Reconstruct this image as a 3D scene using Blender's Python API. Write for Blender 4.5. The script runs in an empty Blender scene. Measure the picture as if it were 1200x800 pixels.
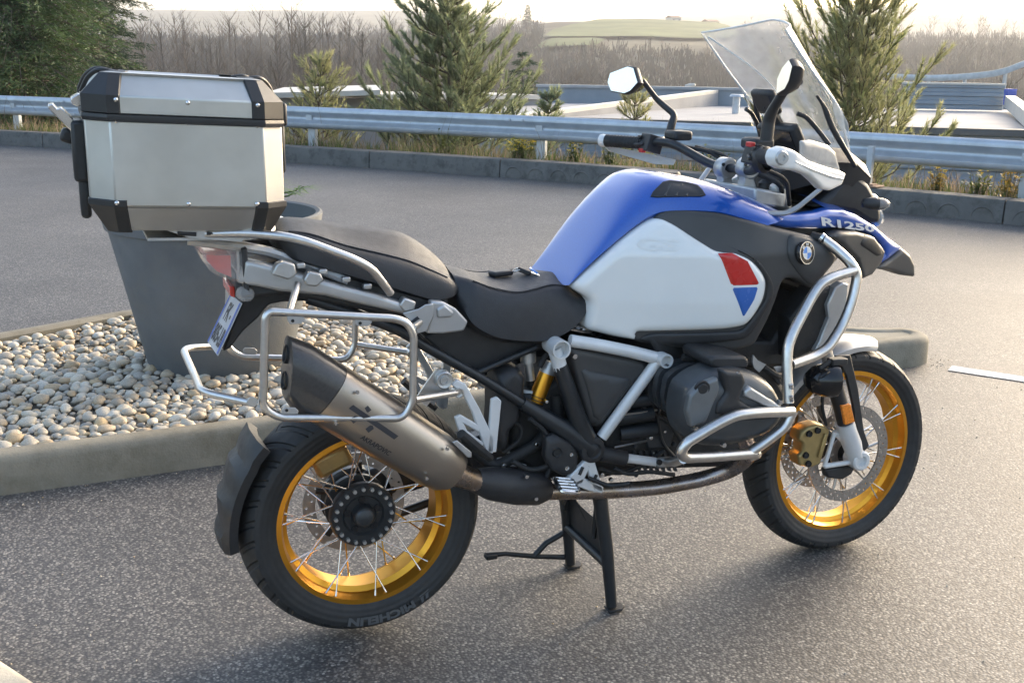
import bpy, bmesh, math, random
from mathutils import Vector, Matrix, Quaternion, noise
from mathutils.geometry import delaunay_2d_cdt
R = math.radians
scene = bpy.context.scene
C = scene.collection
V = Vector
# ------------------------------------------------------------------ camera
CAM = V((-0.64695, -2.60869, 1.47346))
CR = V((0.92694871, -0.37490109, 0.01467214))
CU = V((0.07981929, 0.23526348, 0.96864853))
CF = V((0.36659921, 0.89671638, -0.24800152))
FPX = 1287.82
cd = bpy.data.cameras.new('camera')
cd.sensor_width = 36.0
cd.lens = FPX / 1200 * 36
cd.clip_start = 0.05
cd.clip_end = 9000
co = bpy.data.objects.new('camera', cd)
C.objects.link(co)
m = Matrix((CR, CU, -CF)).transposed().to_4x4()
m.translation = CAM
co.matrix_world = m
scene.camera = co
# ------------------------------------------------------------------ light
SUN_AZ, SUN_EL = R(66), R(17)      # azimuth clockwise from +Y towards +X
w = bpy.data.worlds.new('World')
scene.world = w
w.use_nodes = True
nt = w.node_tree
bg = nt.nodes['Background']
sky = nt.nodes.new('ShaderNodeTexSky')
sky.sky_type = 'NISHITA'
sky.sun_disc = False
sky.sun_elevation = SUN_EL
sky.sun_rotation = SUN_AZ
sky.air_density = 1.0
sky.dust_density = 4.0
sky.ozone_density = 1.0
nt.links.new(sky.outputs[0], bg.inputs[0])
bg.inputs[1].default_value = 0.15
ld = bpy.data.lights.new('sun', 'SUN')
ld.energy = 1.05
ld.angle = R(20)
ld.color = (1.0, 0.86, 0.68)
lo = bpy.data.objects.new('sun', ld)
C.objects.link(lo)
sd = V((math.sin(SUN_AZ) * math.cos(SUN_EL), math.cos(SUN_AZ) * math.cos(SUN_EL), math.sin(SUN_EL)))
lo.rotation_euler = sd.to_track_quat('Z', 'Y').to_euler()
lo.location = (4, 4, 12)
vs = scene.view_settings
vs.view_transform = 'Standard'
vs.look = 'None'
vs.gamma = 1
vs.exposure = 2.0
vs.use_curve_mapping = False
try:
    scene.cycles.volume_step_rate = 4
    scene.cycles.volume_max_steps = 64
    scene.cycles.transparent_max_bounces = 16
    scene.cycles.use_denoising = True
except Exception:
    pass
random.seed(7)


# ------------------------------------------------------------------ survey helpers (calibrated from the wheels: metres)
def ray(px, py):
    return CF + CR * ((px - 600) / FPX) - CU * ((py - 400) / FPX)


def P(px, py, Y):
    d = ray(px, py)
    return CAM + d * ((Y - CAM.y) / d.y)


def G(px, py, Z=0.0):
    d = ray(px, py)
    return CAM + d * ((Z - CAM.z) / d.z)


def D(px, py, depth):
    return CAM + ray(px, py) * depth


def PN(px, py, c, n):
    '''point where the sight line meets the plane through c with normal n'''
    d = ray(px, py)
    n = V(n)
    return CAM + d * ((V(c) - CAM).dot(n) / d.dot(n))


def PL(lst, Y=None):
    return [P(a[0], a[1], a[2] if len(a) > 2 else Y) for a in lst]


# ------------------------------------------------------------------ mesh helpers
class MB:
    def __init__(s):
        s.v = []
        s.f = []
        s.m = []

    def add(s, vs, fs, m=0):
        o = len(s.v)
        s.v += [tuple(q) for q in vs]
        s.f += [tuple(i + o for i in f) for f in fs]
        s.m += [m] * len(fs)
        return s

    def mirror(s):
        n = MB()
        n.v = [(a, -b, c) for a, b, c in s.v]
        n.f = [tuple(reversed(f)) for f in s.f]
        n.m = list(s.m)
        return n

    def join(s, o):
        k = len(s.v)
        s.v += o.v
        s.f += [tuple(i + k for i in f) for f in o.f]
        s.m += o.m
        return s

    def mesh(s, name, mats, smooth=35):
        me = bpy.data.meshes.new(name)
        me.from_pydata(s.v, [], s.f)
        for mt in (mats if isinstance(mats, (list, tuple)) else [mats]):
            me.materials.append(mt)
        if any(s.m):
            me.polygons.foreach_set('material_index', s.m)
        if smooth:
            me.polygons.foreach_set('use_smooth', [True] * len(me.polygons))
            me.update()
            try:
                me.set_sharp_from_angle(angle=R(smooth))
            except Exception:
                pass
        me.update()
        return me


def link(name, me, parent=None, loc=None, rot=None):
    o = bpy.data.objects.new(name, me)
    C.objects.link(o)
    if parent is not None:
        o.parent = parent
    if loc is not None:
        o.location = loc
    if rot is not None:
        o.rotation_mode = 'QUATERNION'
        o.rotation_quaternion = rot
    return o


def obj(name, mb, mats, parent=None, smooth=35, bevel=0, seg=2):
    o = link(name, mb.mesh(name, mats, smooth), parent)
    if parent is not None and parent.type == 'EMPTY':
        o.location = -V(parent.location)
    if bevel:
        b = o.modifiers.new('bevel', 'BEVEL')
        b.width = bevel
        b.segments = seg
        b.limit_method = 'ANGLE'
        b.angle_limit = R(40)
        b.harden_normals = False
    return o


def thing(name, loc, label, cat, group=None):
    o = bpy.data.objects.new(name, None)
    o.empty_display_size = 0.1
    C.objects.link(o)
    o.location = loc
    tag(o, label, cat, group)
    return o


def tag(o, label=None, cat=None, group=None, kind=None):
    if label:
        o['label'] = label
    if cat:
        o['category'] = cat
    if group:
        o['group'] = group
    if kind:
        o['kind'] = kind
    return o


def frame(a):
    a = V(a).normalized()
    t = V((0, 0, 1)) if abs(a.z) < 0.9 else V((1, 0, 0))
    u = a.cross(t).normalized()
    return u, a.cross(u).normalized()


def fillet(pts, b, k=5):
    pts = [V(q) for q in pts]
    if not b:
        return pts
    out = [pts[0]]
    for i in range(1, len(pts) - 1):
        p0, p1, p2 = pts[i - 1], pts[i], pts[i + 1]
        l = min(b, (p0 - p1).length * 0.45, (p2 - p1).length * 0.45)
        a = p1 + (p0 - p1).normalized() * l
        c = p1 + (p2 - p1).normalized() * l
        for j in range(k + 1):
            t = j / k
            out.append(a * (1 - t) ** 2 + p1 * 2 * t * (1 - t) + c * t * t)
    out.append(pts[-1])
    return out


def tube(mb, pts, r, n=10, bend=0, caps=True, closed=False, m=0, flat=1.0):
    if closed:
        pts = [V(q) for q in pts]
        if bend:
            q2 = []
            N = len(pts)
            for i in range(N):
                p0, p1, p2 = pts[i - 1], pts[i], pts[(i + 1) % N]
                l = min(bend, (p0 - p1).length * 0.45, (p2 - p1).length * 0.45)
                a = p1 + (p0 - p1).normalized() * l
                c = p1 + (p2 - p1).normalized() * l
                for j in range(6):
                    t = j / 5
                    q2.append(a * (1 - t) ** 2 + p1 * 2 * t * (1 - t) + c * t * t)
            pts = q2
    else:
        pts = fillet(pts, bend)
    N = len(pts)
    rr = r if isinstance(r, (list, tuple)) else None
    vs = []
    u = None
    for i in range(N):
        if closed:
            d = (pts[(i + 1) % N] - pts[i - 1])
        else:
            d = pts[min(i + 1, N - 1)] - pts[max(i - 1, 0)]
        d = d.normalized() if d.length > 1e-9 else V((1, 0, 0))
        if u is None:
            u, _ = frame(d)
        u = (u - d * u.dot(d))
        u = u.normalized() if u.length > 1e-6 else frame(d)[0]
        w2 = d.cross(u)
        if rr:
            t = i / max(1, N - 1) * (len(rr) - 1)
            k = min(int(t), len(rr) - 2)
            q = rr[k] + (rr[k + 1] - rr[k]) * (t - k)
        else:
            q = r
        for j in range(n):
            a = 2 * math.pi * j / n
            vs.append(pts[i] + u * (q * math.cos(a)) + w2 * (q * math.sin(a) * flat))
    fs = []
    for i in range(N if closed else N - 1):
        for j in range(n):
            a = i * n + j
            b = i * n + (j + 1) % n
            c2 = ((i + 1) % N) * n
            fs.append((a, b, c2 + (j + 1) % n, c2 + j))
    if caps and not closed:
        fs.append(tuple(reversed(range(n))))
        fs.append(tuple(range((N - 1) * n, N * n)))
    mb.add(vs, fs, m)
    return mb


def lathe(mb, prof, o, axis, n=32, m=0, close=False):
    """prof: list of (radius, distance along axis); revolved round axis at o"""
    a = V(axis).normalized()
    u, w2 = frame(a)
    o = V(o)
    k = len(prof)
    vs = []
    for j in range(n):
        t = 2 * math.pi * j / n
        e = u * math.cos(t) + w2 * math.sin(t)
        for r_, h in prof:
            vs.append(o + a * h + e * r_)
    fs = []
    for j in range(n):
        for i in range(k if close else k - 1):
            i2 = (i + 1) % k
            a0 = j * k + i
            b0 = ((j + 1) % n) * k + i
            fs.append((a0, j * k + i2, ((j + 1) % n) * k + i2, b0))
    mb.add(vs, fs, m)
    return mb


def cyl(mb, p0, p1, r0, r1=None, n=16, m=0):
    r1 = r0 if r1 is None else r1
    a = V(p1) - V(p0)
    return lathe(mb, [(0.0, 0.0), (r0, 0.0), (r1, a.length), (0.0, a.length)], p0, a, n, m)


def ring(mb, p, axis, ro, ri, depth, n=24, m=0):
    return lathe(mb, [(ri, 0), (ro, 0), (ro, depth), (ri, depth)], p, axis, n, m, close=True)


def box(mb, c, s, rot=None, m=0):
    c = V(c)
    vs = []
    for x in (-1, 1):
        for y in (-1, 1):
            for z in (-1, 1):
                q = V((x * s[0] / 2, y * s[1] / 2, z * s[2] / 2))
                if rot is not None:
                    q = rot @ q
                vs.append(c + q)
    mb.add(vs, [(0, 1, 3, 2), (4, 6, 7, 5), (0, 4, 5, 1), (2, 3, 7, 6), (0, 2, 6, 4), (1, 5, 7, 3)], m)
    return mb


def prism(mb, pts, off, m=0):
    pts = [V(q) for q in pts]
    off = V(off)
    n = len(pts)
    nn = V((0, 0, 0))
    for i in range(n):
        nn += pts[i].cross(pts[(i + 1) % n])
    if nn.dot(off) > 0:
        pts.reverse()
    vs = pts + [q + off for q in pts]
    fs = [tuple(range(n)), tuple(reversed(range(n, 2 * n)))]
    for i in range(n):
        j = (i + 1) % n
        fs.append((i, n + i, n + j, j))
    mb.add(vs, fs, m)
    return mb


def loft(mb, rings, caps=True, closed=True, m=0):
    n = len(rings[0])
    vs = [q for r_ in rings for q in r_]
    fs = []
    for i in range(len(rings) - 1):
        for j in range(n if closed else n - 1):
            fs.append((i * n + j, i * n + (j + 1) % n, (i + 1) * n + (j + 1) % n, (i + 1) * n + j))
    if caps:
        fs.append(tuple(reversed(range(n))))
        fs.append(tuple(range((len(rings) - 1) * n, len(rings) * n)))
    mb.add(vs, fs, m)
    return mb


def catmull(pts, k=6, closed=False):
    pts = [V(q) for q in pts]
    N = len(pts)
    out = []
    for i in range(N if closed else N - 1):
        if closed:
            p0, p1, p2, p3 = pts[i - 1], pts[i], pts[(i + 1) % N], pts[(i + 2) % N]
        else:
            p0 = pts[max(i - 1, 0)]
            p1, p2 = pts[i], pts[i + 1]
            p3 = pts[min(i + 2, N - 1)]
        for j in range(k):
            t = j / k
            out.append(0.5 * ((2 * p1) + (p2 - p0) * t + (2 * p0 - 5 * p1 + 4 * p2 - p3) * t * t + (3 * p1 - p0 - 3 * p2 + p3) * t ** 3))
    if not closed:
        out.append(pts[-1])
    return out


def segdist(p, a, b):
    ab = b - a
    t = max(0, min(1, (p - a).dot(ab) / max(ab.length_squared, 1e-12)))
    return (p - a - ab * t).length


def inpoly(p, poly):
    c = False
    n = len(poly)
    j = n - 1
    for i in range(n):
        a, b = poly[i], poly[j]
        if (a.y > p.y) != (b.y > p.y) and p.x < (b.x - a.x) * (p.y - a.y) / (b.y - a.y) + a.x:
            c = not c
        j = i
    return c


def surf(px, py, fn):
    Y = -0.2
    for _ in range(8):
        q = P(px, py, Y)
        Y = fn(q.x, q.z)
    return P(px, py, Y)


def panel(pts, fn=None, bulge=0.01, wid=0.03, th=0.02, step=0.016, rnd=0.0, m=0, mb=None):
    """side body panel: closed outline (3D points, right flank, -Y outside); fn(X,Z) gives Y, else taken from the outline"""
    pts = [V(q) for q in pts]
    if rnd:
        q2 = []
        N = len(pts)
        for i in range(N):
            p0, p1, p2 = pts[i - 1], pts[i], pts[(i + 1) % N]
            l = min(rnd, (p0 - p1).length * 0.45, (p2 - p1).length * 0.45)
            a = p1 + (p0 - p1).normalized() * l
            c = p1 + (p2 - p1).normalized() * l
            for j in range(4):
                t = j / 3
                q2.append(a * (1 - t) ** 2 + p1 * 2 * t * (1 - t) + c * t * t)
        pts = q2
    bd = []
    for i in range(len(pts)):
        a, b = pts[i], pts[(i + 1) % len(pts)]
        k = max(1, int((b - a).length / step))
        for j in range(k):
            bd.append(a + (b - a) * (j / k))
    b2 = [V((q.x, q.z)) for q in bd]
    n = len(b2)
    x0, x1 = min(q.x for q in b2), max(q.x for q in b2)
    z0, z1 = min(q.y for q in b2), max(q.y for q in b2)
    inner = []
    if sum(b2[i].cross(b2[(i + 1) % n]) for i in range(n)) < 0:
        sgn = -1
    else:
        sgn = 1
    rows_ = []
    for fr in (0.13, 0.38, 0.75, 1.08):
        for i in range(n):
            t_ = b2[(i + 1) % n] - b2[i - 1]
            if t_.length < 1e-9:
                continue
            t_.normalize()
            q = b2[i] + V((-t_.y, t_.x)) * sgn * wid * fr
            if inpoly(q, b2):
                d = min(segdist(q, b2[k], b2[(k + 1) % n]) for k in range(n))
                if d > wid * fr * 0.93 and all((q - r_).length_squared > (step * 0.3) ** 2 for r_ in rows_[-200:]):
                    rows_.append(q)
                    inner.append((q, d))
    row = 0
    z = z0 + step * 0.5
    while z < z1:
        x = x0 + step * (0.5 if row % 2 else 0.0)
        while x < x1:
            q = V((x, z))
            if inpoly(q, b2):
                d = min(segdist(q, b2[i], b2[(i + 1) % n]) for i in range(n))
                if d > wid * 1.08 + step * 0.45:
                    inner.append((q, d))
            x += step
        z += step * 0.87
        row += 1
    # extra row close to the rim for a rounded edge
    allp = b2 + [q for q, _ in inner]
    vo, eo, fo, ov, oe, of = delaunay_2d_cdt(allp, [(i, (i + 1) % n) for i in range(n)], [], 1, 1e-7)
    vs = []
    isb = []
    for i, q in enumerate(vo):
        src = ov[i][0] if ov[i] else None
        if src is not None and src < n:
            d = 0.0
            yb = bd[src].y
        else:
            d = min(segdist(q, b2[k], b2[(k + 1) % n]) for k in range(n))
            if fn is None:
                sw = sy = 0
                for k in range(n):
                    ww = 1 / ((q - b2[k]).length_squared + 1e-6) ** 1.5
                    sw += ww
                    sy += ww * bd[k].y
                yb = sy / sw
        if fn is not None:
            yb = fn(q.x, q.y)
        t = min(d / wid, 1)
        g = math.sqrt(max(0, 1 - (1 - t) ** 2))
        vs.append(V((q.x, yb - bulge * g, q.y)))
    fs = []
    for f in fo:
        a, b, c = [vo[i] for i in f[:3]]
        if (b - a).cross(c - a) < 0:
            f = tuple(reversed(f))
        fs.append(tuple(f))
    # rim: boundary edges
    cnt = {}
    for f in fs:
        for i in range(len(f)):
            e = (f[i], f[(i + 1) % len(f)])
            cnt[e] = cnt.get(e, 0) + 1
    base = len(vs)
    mp = {}
    for e in list(cnt):
        if (e[1], e[0]) not in cnt:
            for q in e:
                if q not in mp:
                    mp[q] = len(vs)
                    vs.append(vs[q] + V((0, th, 0)))
            fs.append((e[1], e[0], mp[e[0]], mp[e[1]]))
    mb = mb or MB()
    mb.add(vs, fs, m)
    return mb


_txt = {}


def text_geo(s, bold=0.0, res=2):
    """flat glyph triangles, 2D, cap height about 0.7"""
    key = (s, bold)
    if key not in _txt:
        cu = bpy.data.curves.new('glyphs', 'FONT')
        cu.body = s
        cu.offset = bold
        cu.resolution_u = res
        cu.fill_mode = 'FRONT'
        o = bpy.data.objects.new('glyphs', cu)
        C.objects.link(o)
        dg = bpy.context.evaluated_depsgraph_get()
        me = o.evaluated_get(dg).to_mesh()
        vs = [V(q.co) for q in me.vertices]
        fs = [tuple(f.vertices) for f in me.polygons]
        o.evaluated_get(dg).to_mesh_clear()
        bpy.data.objects.remove(o)
        bpy.data.curves.remove(cu)
        x0 = min(q.x for q in vs)
        x1 = max(q.x for q in vs)
        vs = [V((q.x - x0, q.y, 0)) for q in vs]
        _txt[key] = (vs, fs, x1 - x0)
    return _txt[key]


def lettering(mb, s, fnmap, width, height, bold=0.02, m=0):
    """maps glyphs: x in 0..width, y in 0..height through fnmap(x, y) -> 3D"""
    vs, fs, L = text_geo(s, bold)
    mb.add([fnmap(q.x / L * width, q.y / 0.7 * height) for q in vs], fs, m)
    return mb


# ------------------------------------------------------------------ materials
def mat(name, col, rough=0.5, metal=0.0, var=0.12, scale=12.0, bump=0.0, bscale=None, coat=0.0, spec=0.5, dust=0.0, alt=None, randobj=0.0, detail=4.0):
    mt = bpy.data.materials.new(name)
    mt.use_nodes = True
    t = mt.node_tree
    b = t.nodes['Principled BSDF']
    b.inputs['Roughness'].default_value = rough
    b.inputs['Metallic'].default_value = metal
    b.inputs['Specular IOR Level'].default_value = spec
    if coat:
        b.inputs['Coat Weight'].default_value = coat
        b.inputs['Coat Roughness'].default_value = 0.06
    tc = t.nodes.new('ShaderNodeTexCoord')
    nz = t.nodes.new('ShaderNodeTexNoise')
    nz.inputs['Scale'].default_value = scale
    nz.inputs['Detail'].default_value = detail
    nz.inputs['Roughness'].default_value = 0.6
    t.links.new(tc.outputs['Object'], nz.inputs['Vector'])
    cr = t.nodes.new('ShaderNodeValToRGB')
    c0 = [max(0, c * (1 - var)) for c in col] + [1]
    c1 = [min(1, c * (1 + var)) for c in (alt or col)] + [1]
    cr.color_ramp.elements[0].position = 0.3
    cr.color_ramp.elements[0].color = c0
    cr.color_ramp.elements[1].position = 0.7
    cr.color_ramp.elements[1].color = c1
    t.links.new(nz.outputs['Fac'], cr.inputs['Fac'])
    last = cr.outputs['Color']
    if randobj:
        oi = t.nodes.new('ShaderNodeObjectInfo')
        hs = t.nodes.new('ShaderNodeHueSaturation')
        mr = t.nodes.new('ShaderNodeMapRange')
        mr.inputs['To Min'].default_value = 1 - randobj
        mr.inputs['To Max'].default_value = 1 + randobj
        t.links.new(oi.outputs['Random'], mr.inputs['Value'])
        t.links.new(mr.outputs[0], hs.inputs['Value'])
        t.links.new(last, hs.inputs['Color'])
        last = hs.outputs['Color']
    t.links.new(last, b.inputs['Base Color'])
    mr2 = t.nodes.new('ShaderNodeMapRange')
    mr2.inputs['To Min'].default_value = max(0.02, rough * 0.8)
    mr2.inputs['To Max'].default_value = min(1, rough * 1.25 + 0.02)
    nz2 = t.nodes.new('ShaderNodeTexNoise')
    nz2.inputs['Scale'].default_value = scale * 2.7
    nz2.inputs['Detail'].default_value = 5
    t.links.new(tc.outputs['Object'], nz2.inputs['Vector'])
    t.links.new(nz2.outputs['Fac'], mr2.inputs['Value'])
    t.links.new(mr2.outputs[0], b.inputs['Roughness'])
    if bump:
        nb = t.nodes.new('ShaderNodeTexNoise')
        nb.inputs['Scale'].default_value = bscale or scale * 8
        nb.inputs['Detail'].default_value = 3
        t.links.new(tc.outputs['Object'], nb.inputs['Vector'])
        bp = t.nodes.new('ShaderNodeBump')
        bp.inputs['Strength'].default_value = bump
        bp.inputs['Distance'].default_value = 0.004
        t.links.new(nb.outputs['Fac'], bp.inputs['Height'])
        t.links.new(bp.outputs[0], b.inputs['Normal'])
    return mt


def leafmat(name, col, col2, trans=0.35, rough=0.55, scale=3.0):
    mt = bpy.data.materials.new(name)
    mt.use_nodes = True
    t = mt.node_tree
    b = t.nodes['Principled BSDF']
    b.inputs['Roughness'].default_value = rough
    b.inputs['Specular IOR Level'].default_value = 0.3
    tc = t.nodes.new('ShaderNodeTexCoord')
    nz = t.nodes.new('ShaderNodeTexNoise')
    nz.inputs['Scale'].default_value = scale
    nz.inputs['Detail'].default_value = 6
    t.links.new(tc.outputs['Object'], nz.inputs['Vector'])
    cr = t.nodes.new('ShaderNodeValToRGB')
    cr.color_ramp.elements[0].position = 0.35
    cr.color_ramp.elements[0].color = (*col, 1)
    cr.color_ramp.elements[1].position = 0.65
    cr.color_ramp.elements[1].color = (*col2, 1)
    t.links.new(nz.outputs['Fac'], cr.inputs['Fac'])
    t.links.new(cr.outputs[0], b.inputs['Base Color'])
    tr = t.nodes.new('ShaderNodeBsdfTranslucent')
    t.links.new(cr.outputs[0], tr.inputs['Color'])
    mx = t.nodes.new('ShaderNodeMixShader')
    mx.inputs[0].default_value = trans
    t.links.new(b.outputs[0], mx.inputs[1])
    t.links.new(tr.outputs[0], mx.inputs[2])
    t.links.new(mx.outputs[0], t.nodes['Material Output'].inputs['Surface'])
    return mt


M = {}
M['black'] = mat('black_plastic', (0.022, 0.022, 0.023), 0.48, var=0.2, scale=30, bump=0.06, bscale=900)
M['blackgloss'] = mat('black_gloss', (0.012, 0.012, 0.013), 0.12, var=0.2)
M['grey_plastic'] = mat('anthracite_plastic', (0.05, 0.049, 0.048), 0.42, var=0.12, scale=10, bump=0.08, bscale=700)
M['frame_black'] = mat('black_frame_paint', (0.016, 0.018, 0.02), 0.35, var=0.2, scale=25)
M['rubber'] = mat('rubber', (0.018, 0.018, 0.018), 0.7, var=0.25, scale=40, bump=0.1, bscale=300)
M['seat'] = mat('seat_vinyl', (0.022, 0.023, 0.026), 0.5, var=0.15, scale=20, bump=0.25, bscale=450)
M['seatgrey'] = mat('seat_top_vinyl', (0.028, 0.03, 0.035), 0.55, var=0.12, scale=20, bump=0.3, bscale=420)
M['steel'] = mat('brushed_stainless_tube', (0.62, 0.6, 0.57), 0.3, metal=1.0, var=0.08, scale=60, bump=0.03, bscale=400)
M['chrome'] = mat('polished_metal', (0.7, 0.69, 0.67), 0.18, metal=1.0, var=0.06)
M['silver'] = mat('silver_paint', (0.46, 0.46, 0.455), 0.36, metal=0.6, var=0.06, scale=15)
M['alu'] = mat('cast_aluminium', (0.5, 0.5, 0.49), 0.42, metal=0.85, var=0.1, scale=35, bump=0.1, bscale=300)
M['whiteframe'] = mat('light_silver_frame_paint', (0.66, 0.66, 0.65), 0.35, metal=0.15, var=0.06, scale=12)
M['gold'] = mat('gold_anodised', (0.74, 0.34, 0.035), 0.3, metal=0.9, var=0.08, scale=9)
M['goldc'] = mat('gold_caliper', (0.4, 0.29, 0.12), 0.4, metal=0.55, var=0.12, scale=30)
M['white'] = mat('white_gloss_paint', (0.78, 0.78, 0.75), 0.22, var=0.03, scale=5, coat=0.6)
M['whiteshade'] = mat('white_relief_shade', (0.745, 0.745, 0.715), 0.3, var=0.03)  # greyer than the panel: shading of the wordmark's relief put into the colour
M['whiteplastic'] = mat('white_plastic', (0.72, 0.72, 0.7), 0.35, var=0.04, scale=8)
M['red'] = mat('red_gloss_paint', (0.55, 0.02, 0.015), 0.25, var=0.04, coat=0.5)
M['bluedecal'] = mat('blue_gloss_decal', (0.03, 0.12, 0.42), 0.25, var=0.04, coat=0.5)
M['blue'] = mat('blue_metallic_paint', (0.006, 0.08, 0.4), 0.3, metal=0.12, var=0.1, scale=300, coat=1.0)
M['engine'] = mat('engine_grey', (0.06, 0.065, 0.07), 0.4, metal=0.5, var=0.15, scale=25, bump=0.1, bscale=250)
M['enginecover'] = mat('engine_cover_grey', (0.075, 0.082, 0.088), 0.38, metal=0.5, var=0.1, scale=18, bump=0.06, bscale=300)
M['enginelight'] = mat('engine_cover_light_grey', (0.17, 0.18, 0.185), 0.4, metal=0.5, var=0.1, scale=18, bump=0.06, bscale=300)
M['dark'] = mat('dark_machinery', (0.014, 0.014, 0.014), 0.55, var=0.3, scale=40, bump=0.2, bscale=200)
M['disc'] = mat('brake_disc_steel', (0.42, 0.39, 0.36), 0.33, metal=0.9, var=0.15, scale=50)
M['carbon'] = mat('carbon_end_cap', (0.035, 0.033, 0.032), 0.3, var=0.25, scale=160, coat=0.3)
M['spring'] = mat('spring_white', (0.6, 0.6, 0.58), 0.4, var=0.05)
M['orange'] = mat('orange_reflector', (0.85, 0.24, 0.02), 0.2, var=0.25, scale=180, coat=0.5)
M['reflred'] = mat('red_reflector', (0.6, 0.05, 0.03), 0.2, var=0.1, coat=0.5)
M['plate'] = mat('number_plate_white', (0.5, 0.51, 0.53), 0.4, var=0.06, scale=30)
M['plateblue'] = mat('number_plate_blue', (0.05, 0.14, 0.55), 0.4, var=0.06)
M['ink'] = mat('black_ink', (0.03, 0.03, 0.035), 0.5, var=0.1)
M['tyretext'] = mat('raised_tyre_letters', (0.075, 0.078, 0.08), 0.6, var=0.1)
M['badgeblue'] = mat('badge_blue', (0.03, 0.22, 0.62), 0.25, var=0.05, coat=0.4)
M['lettersilver'] = mat('light_grey_letter', (0.68, 0.7, 0.72), 0.3, metal=0.2, var=0.05)
M['switchred'] = mat('red_switch', (0.55, 0.03, 0.03), 0.4, var=0.05)
M['case'] = mat('brushed_aluminium_sheet', (0.55, 0.54, 0.5), 0.4, metal=0.9, var=0.12, scale=5)
M['caseband'] = mat('brushed_aluminium_trim', (0.5, 0.5, 0.48), 0.36, metal=0.92, var=0.06, scale=6)
M['caseblack'] = mat('case_corner_plastic', (0.02, 0.02, 0.02), 0.42, var=0.15, scale=20, bump=0.1, bscale=500)
M['pot'] = mat('grey_planter_plastic', (0.11, 0.12, 0.128), 0.6, var=0.22, scale=7, bump=0.05, bscale=60)
M['galv'] = mat('galvanised_steel', (0.45, 0.485, 0.52), 0.42, metal=0.55, var=0.13, scale=5, bump=0.03, bscale=60)
M['rust'] = mat('rusty_plate', (0.28, 0.17, 0.11), 0.75, var=0.3, scale=14, bump=0.2)
M['bark'] = mat('bark', (0.10, 0.075, 0.055), 0.85, var=0.3, scale=25, bump=0.5, bscale=60)


def brushed(mt, stretch, strength=0.12, sc=60):
    """fine horizontal brushing for sheet metal"""
    t = mt.node_tree
    b = t.nodes['Principled BSDF']
    tc = t.nodes.new('ShaderNodeTexCoord')
    mp = t.nodes.new('ShaderNodeMapping')
    mp.inputs['Scale'].default_value = stretch
    nz = t.nodes.new('ShaderNodeTexNoise')
    nz.inputs['Scale'].default_value = sc
    nz.inputs['Detail'].default_value = 3
    bp = t.nodes.new('ShaderNodeBump')
    bp.inputs['Strength'].default_value = strength
    bp.inputs['Distance'].default_value = 0.002
    t.links.new(tc.outputs['Object'], mp.inputs[0])
    t.links.new(mp.outputs[0], nz.inputs[0])
    t.links.new(nz.outputs[0], bp.inputs['Height'])
    t.links.new(bp.outputs[0], b.inputs['Normal'])


brushed(M['case'], (1, 1, 14), 0.07, 45)
brushed(M['caseband'], (1, 1, 14), 0.1, 25)


def tyre_material(c, axis_ang=0):
    """black rubber with moulded diagonal tread grooves as fine relief"""
    mt = mat('tyre_rubber', (0.021, 0.021, 0.021), 0.62, var=0.22, scale=30)
    t = mt.node_tree
    b = t.nodes['Principled BSDF']
    tc = t.nodes.new('ShaderNodeTexCoord')
    sp = t.nodes.new('ShaderNodeSeparateXYZ')
    t.links.new(tc.outputs['Object'], sp.inputs[0])

    def M2(op, a=None, b2=None):
        n = t.nodes.new('ShaderNodeMath')
        n.operation = op
        for i, q in enumerate((a, b2)):
            if q is None:
                continue
            if isinstance(q, (int, float)):
                n.inputs[i].default_value = q
            else:
                t.links.new(q, n.inputs[i])
        return n.outputs[0]
    X, Y, Z = sp.outputs
    ang = M2('ARCTAN2', Z, X)
    ab = M2('ABSOLUTE', Y)
    rad = M2('SQRT', M2('ADD', M2('MULTIPLY', X, X), M2('MULTIPLY', Z, Z)))
    s = M2('SINE', M2('ADD', M2('MULTIPLY', ang, 34.0), M2('MULTIPLY', ab, 75.0)))
    g = M2('MINIMUM', M2('MAXIMUM', M2('MULTIPLY', M2('SUBTRACT', s, 0.35), 2.2), 0.0), 1.0)
    tr = M2('GREATER_THAN', rad, c)
    h = M2('SUBTRACT', 1.0, M2('MULTIPLY', g, tr))
    # fine moulded ribs on the sidewall
    rb = M2('MULTIPLY', M2('SINE', M2('MULTIPLY', rad, 420.0)), 0.025)
    bp = t.nodes.new('ShaderNodeBump')
    bp.inputs['Strength'].default_value = 1.0
    bp.inputs['Distance'].default_value = 0.014
    t.links.new(M2('ADD', h, rb), bp.inputs['Height'])
    t.links.new(bp.outputs[0], b.inputs['Normal'])
    return mt


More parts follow.
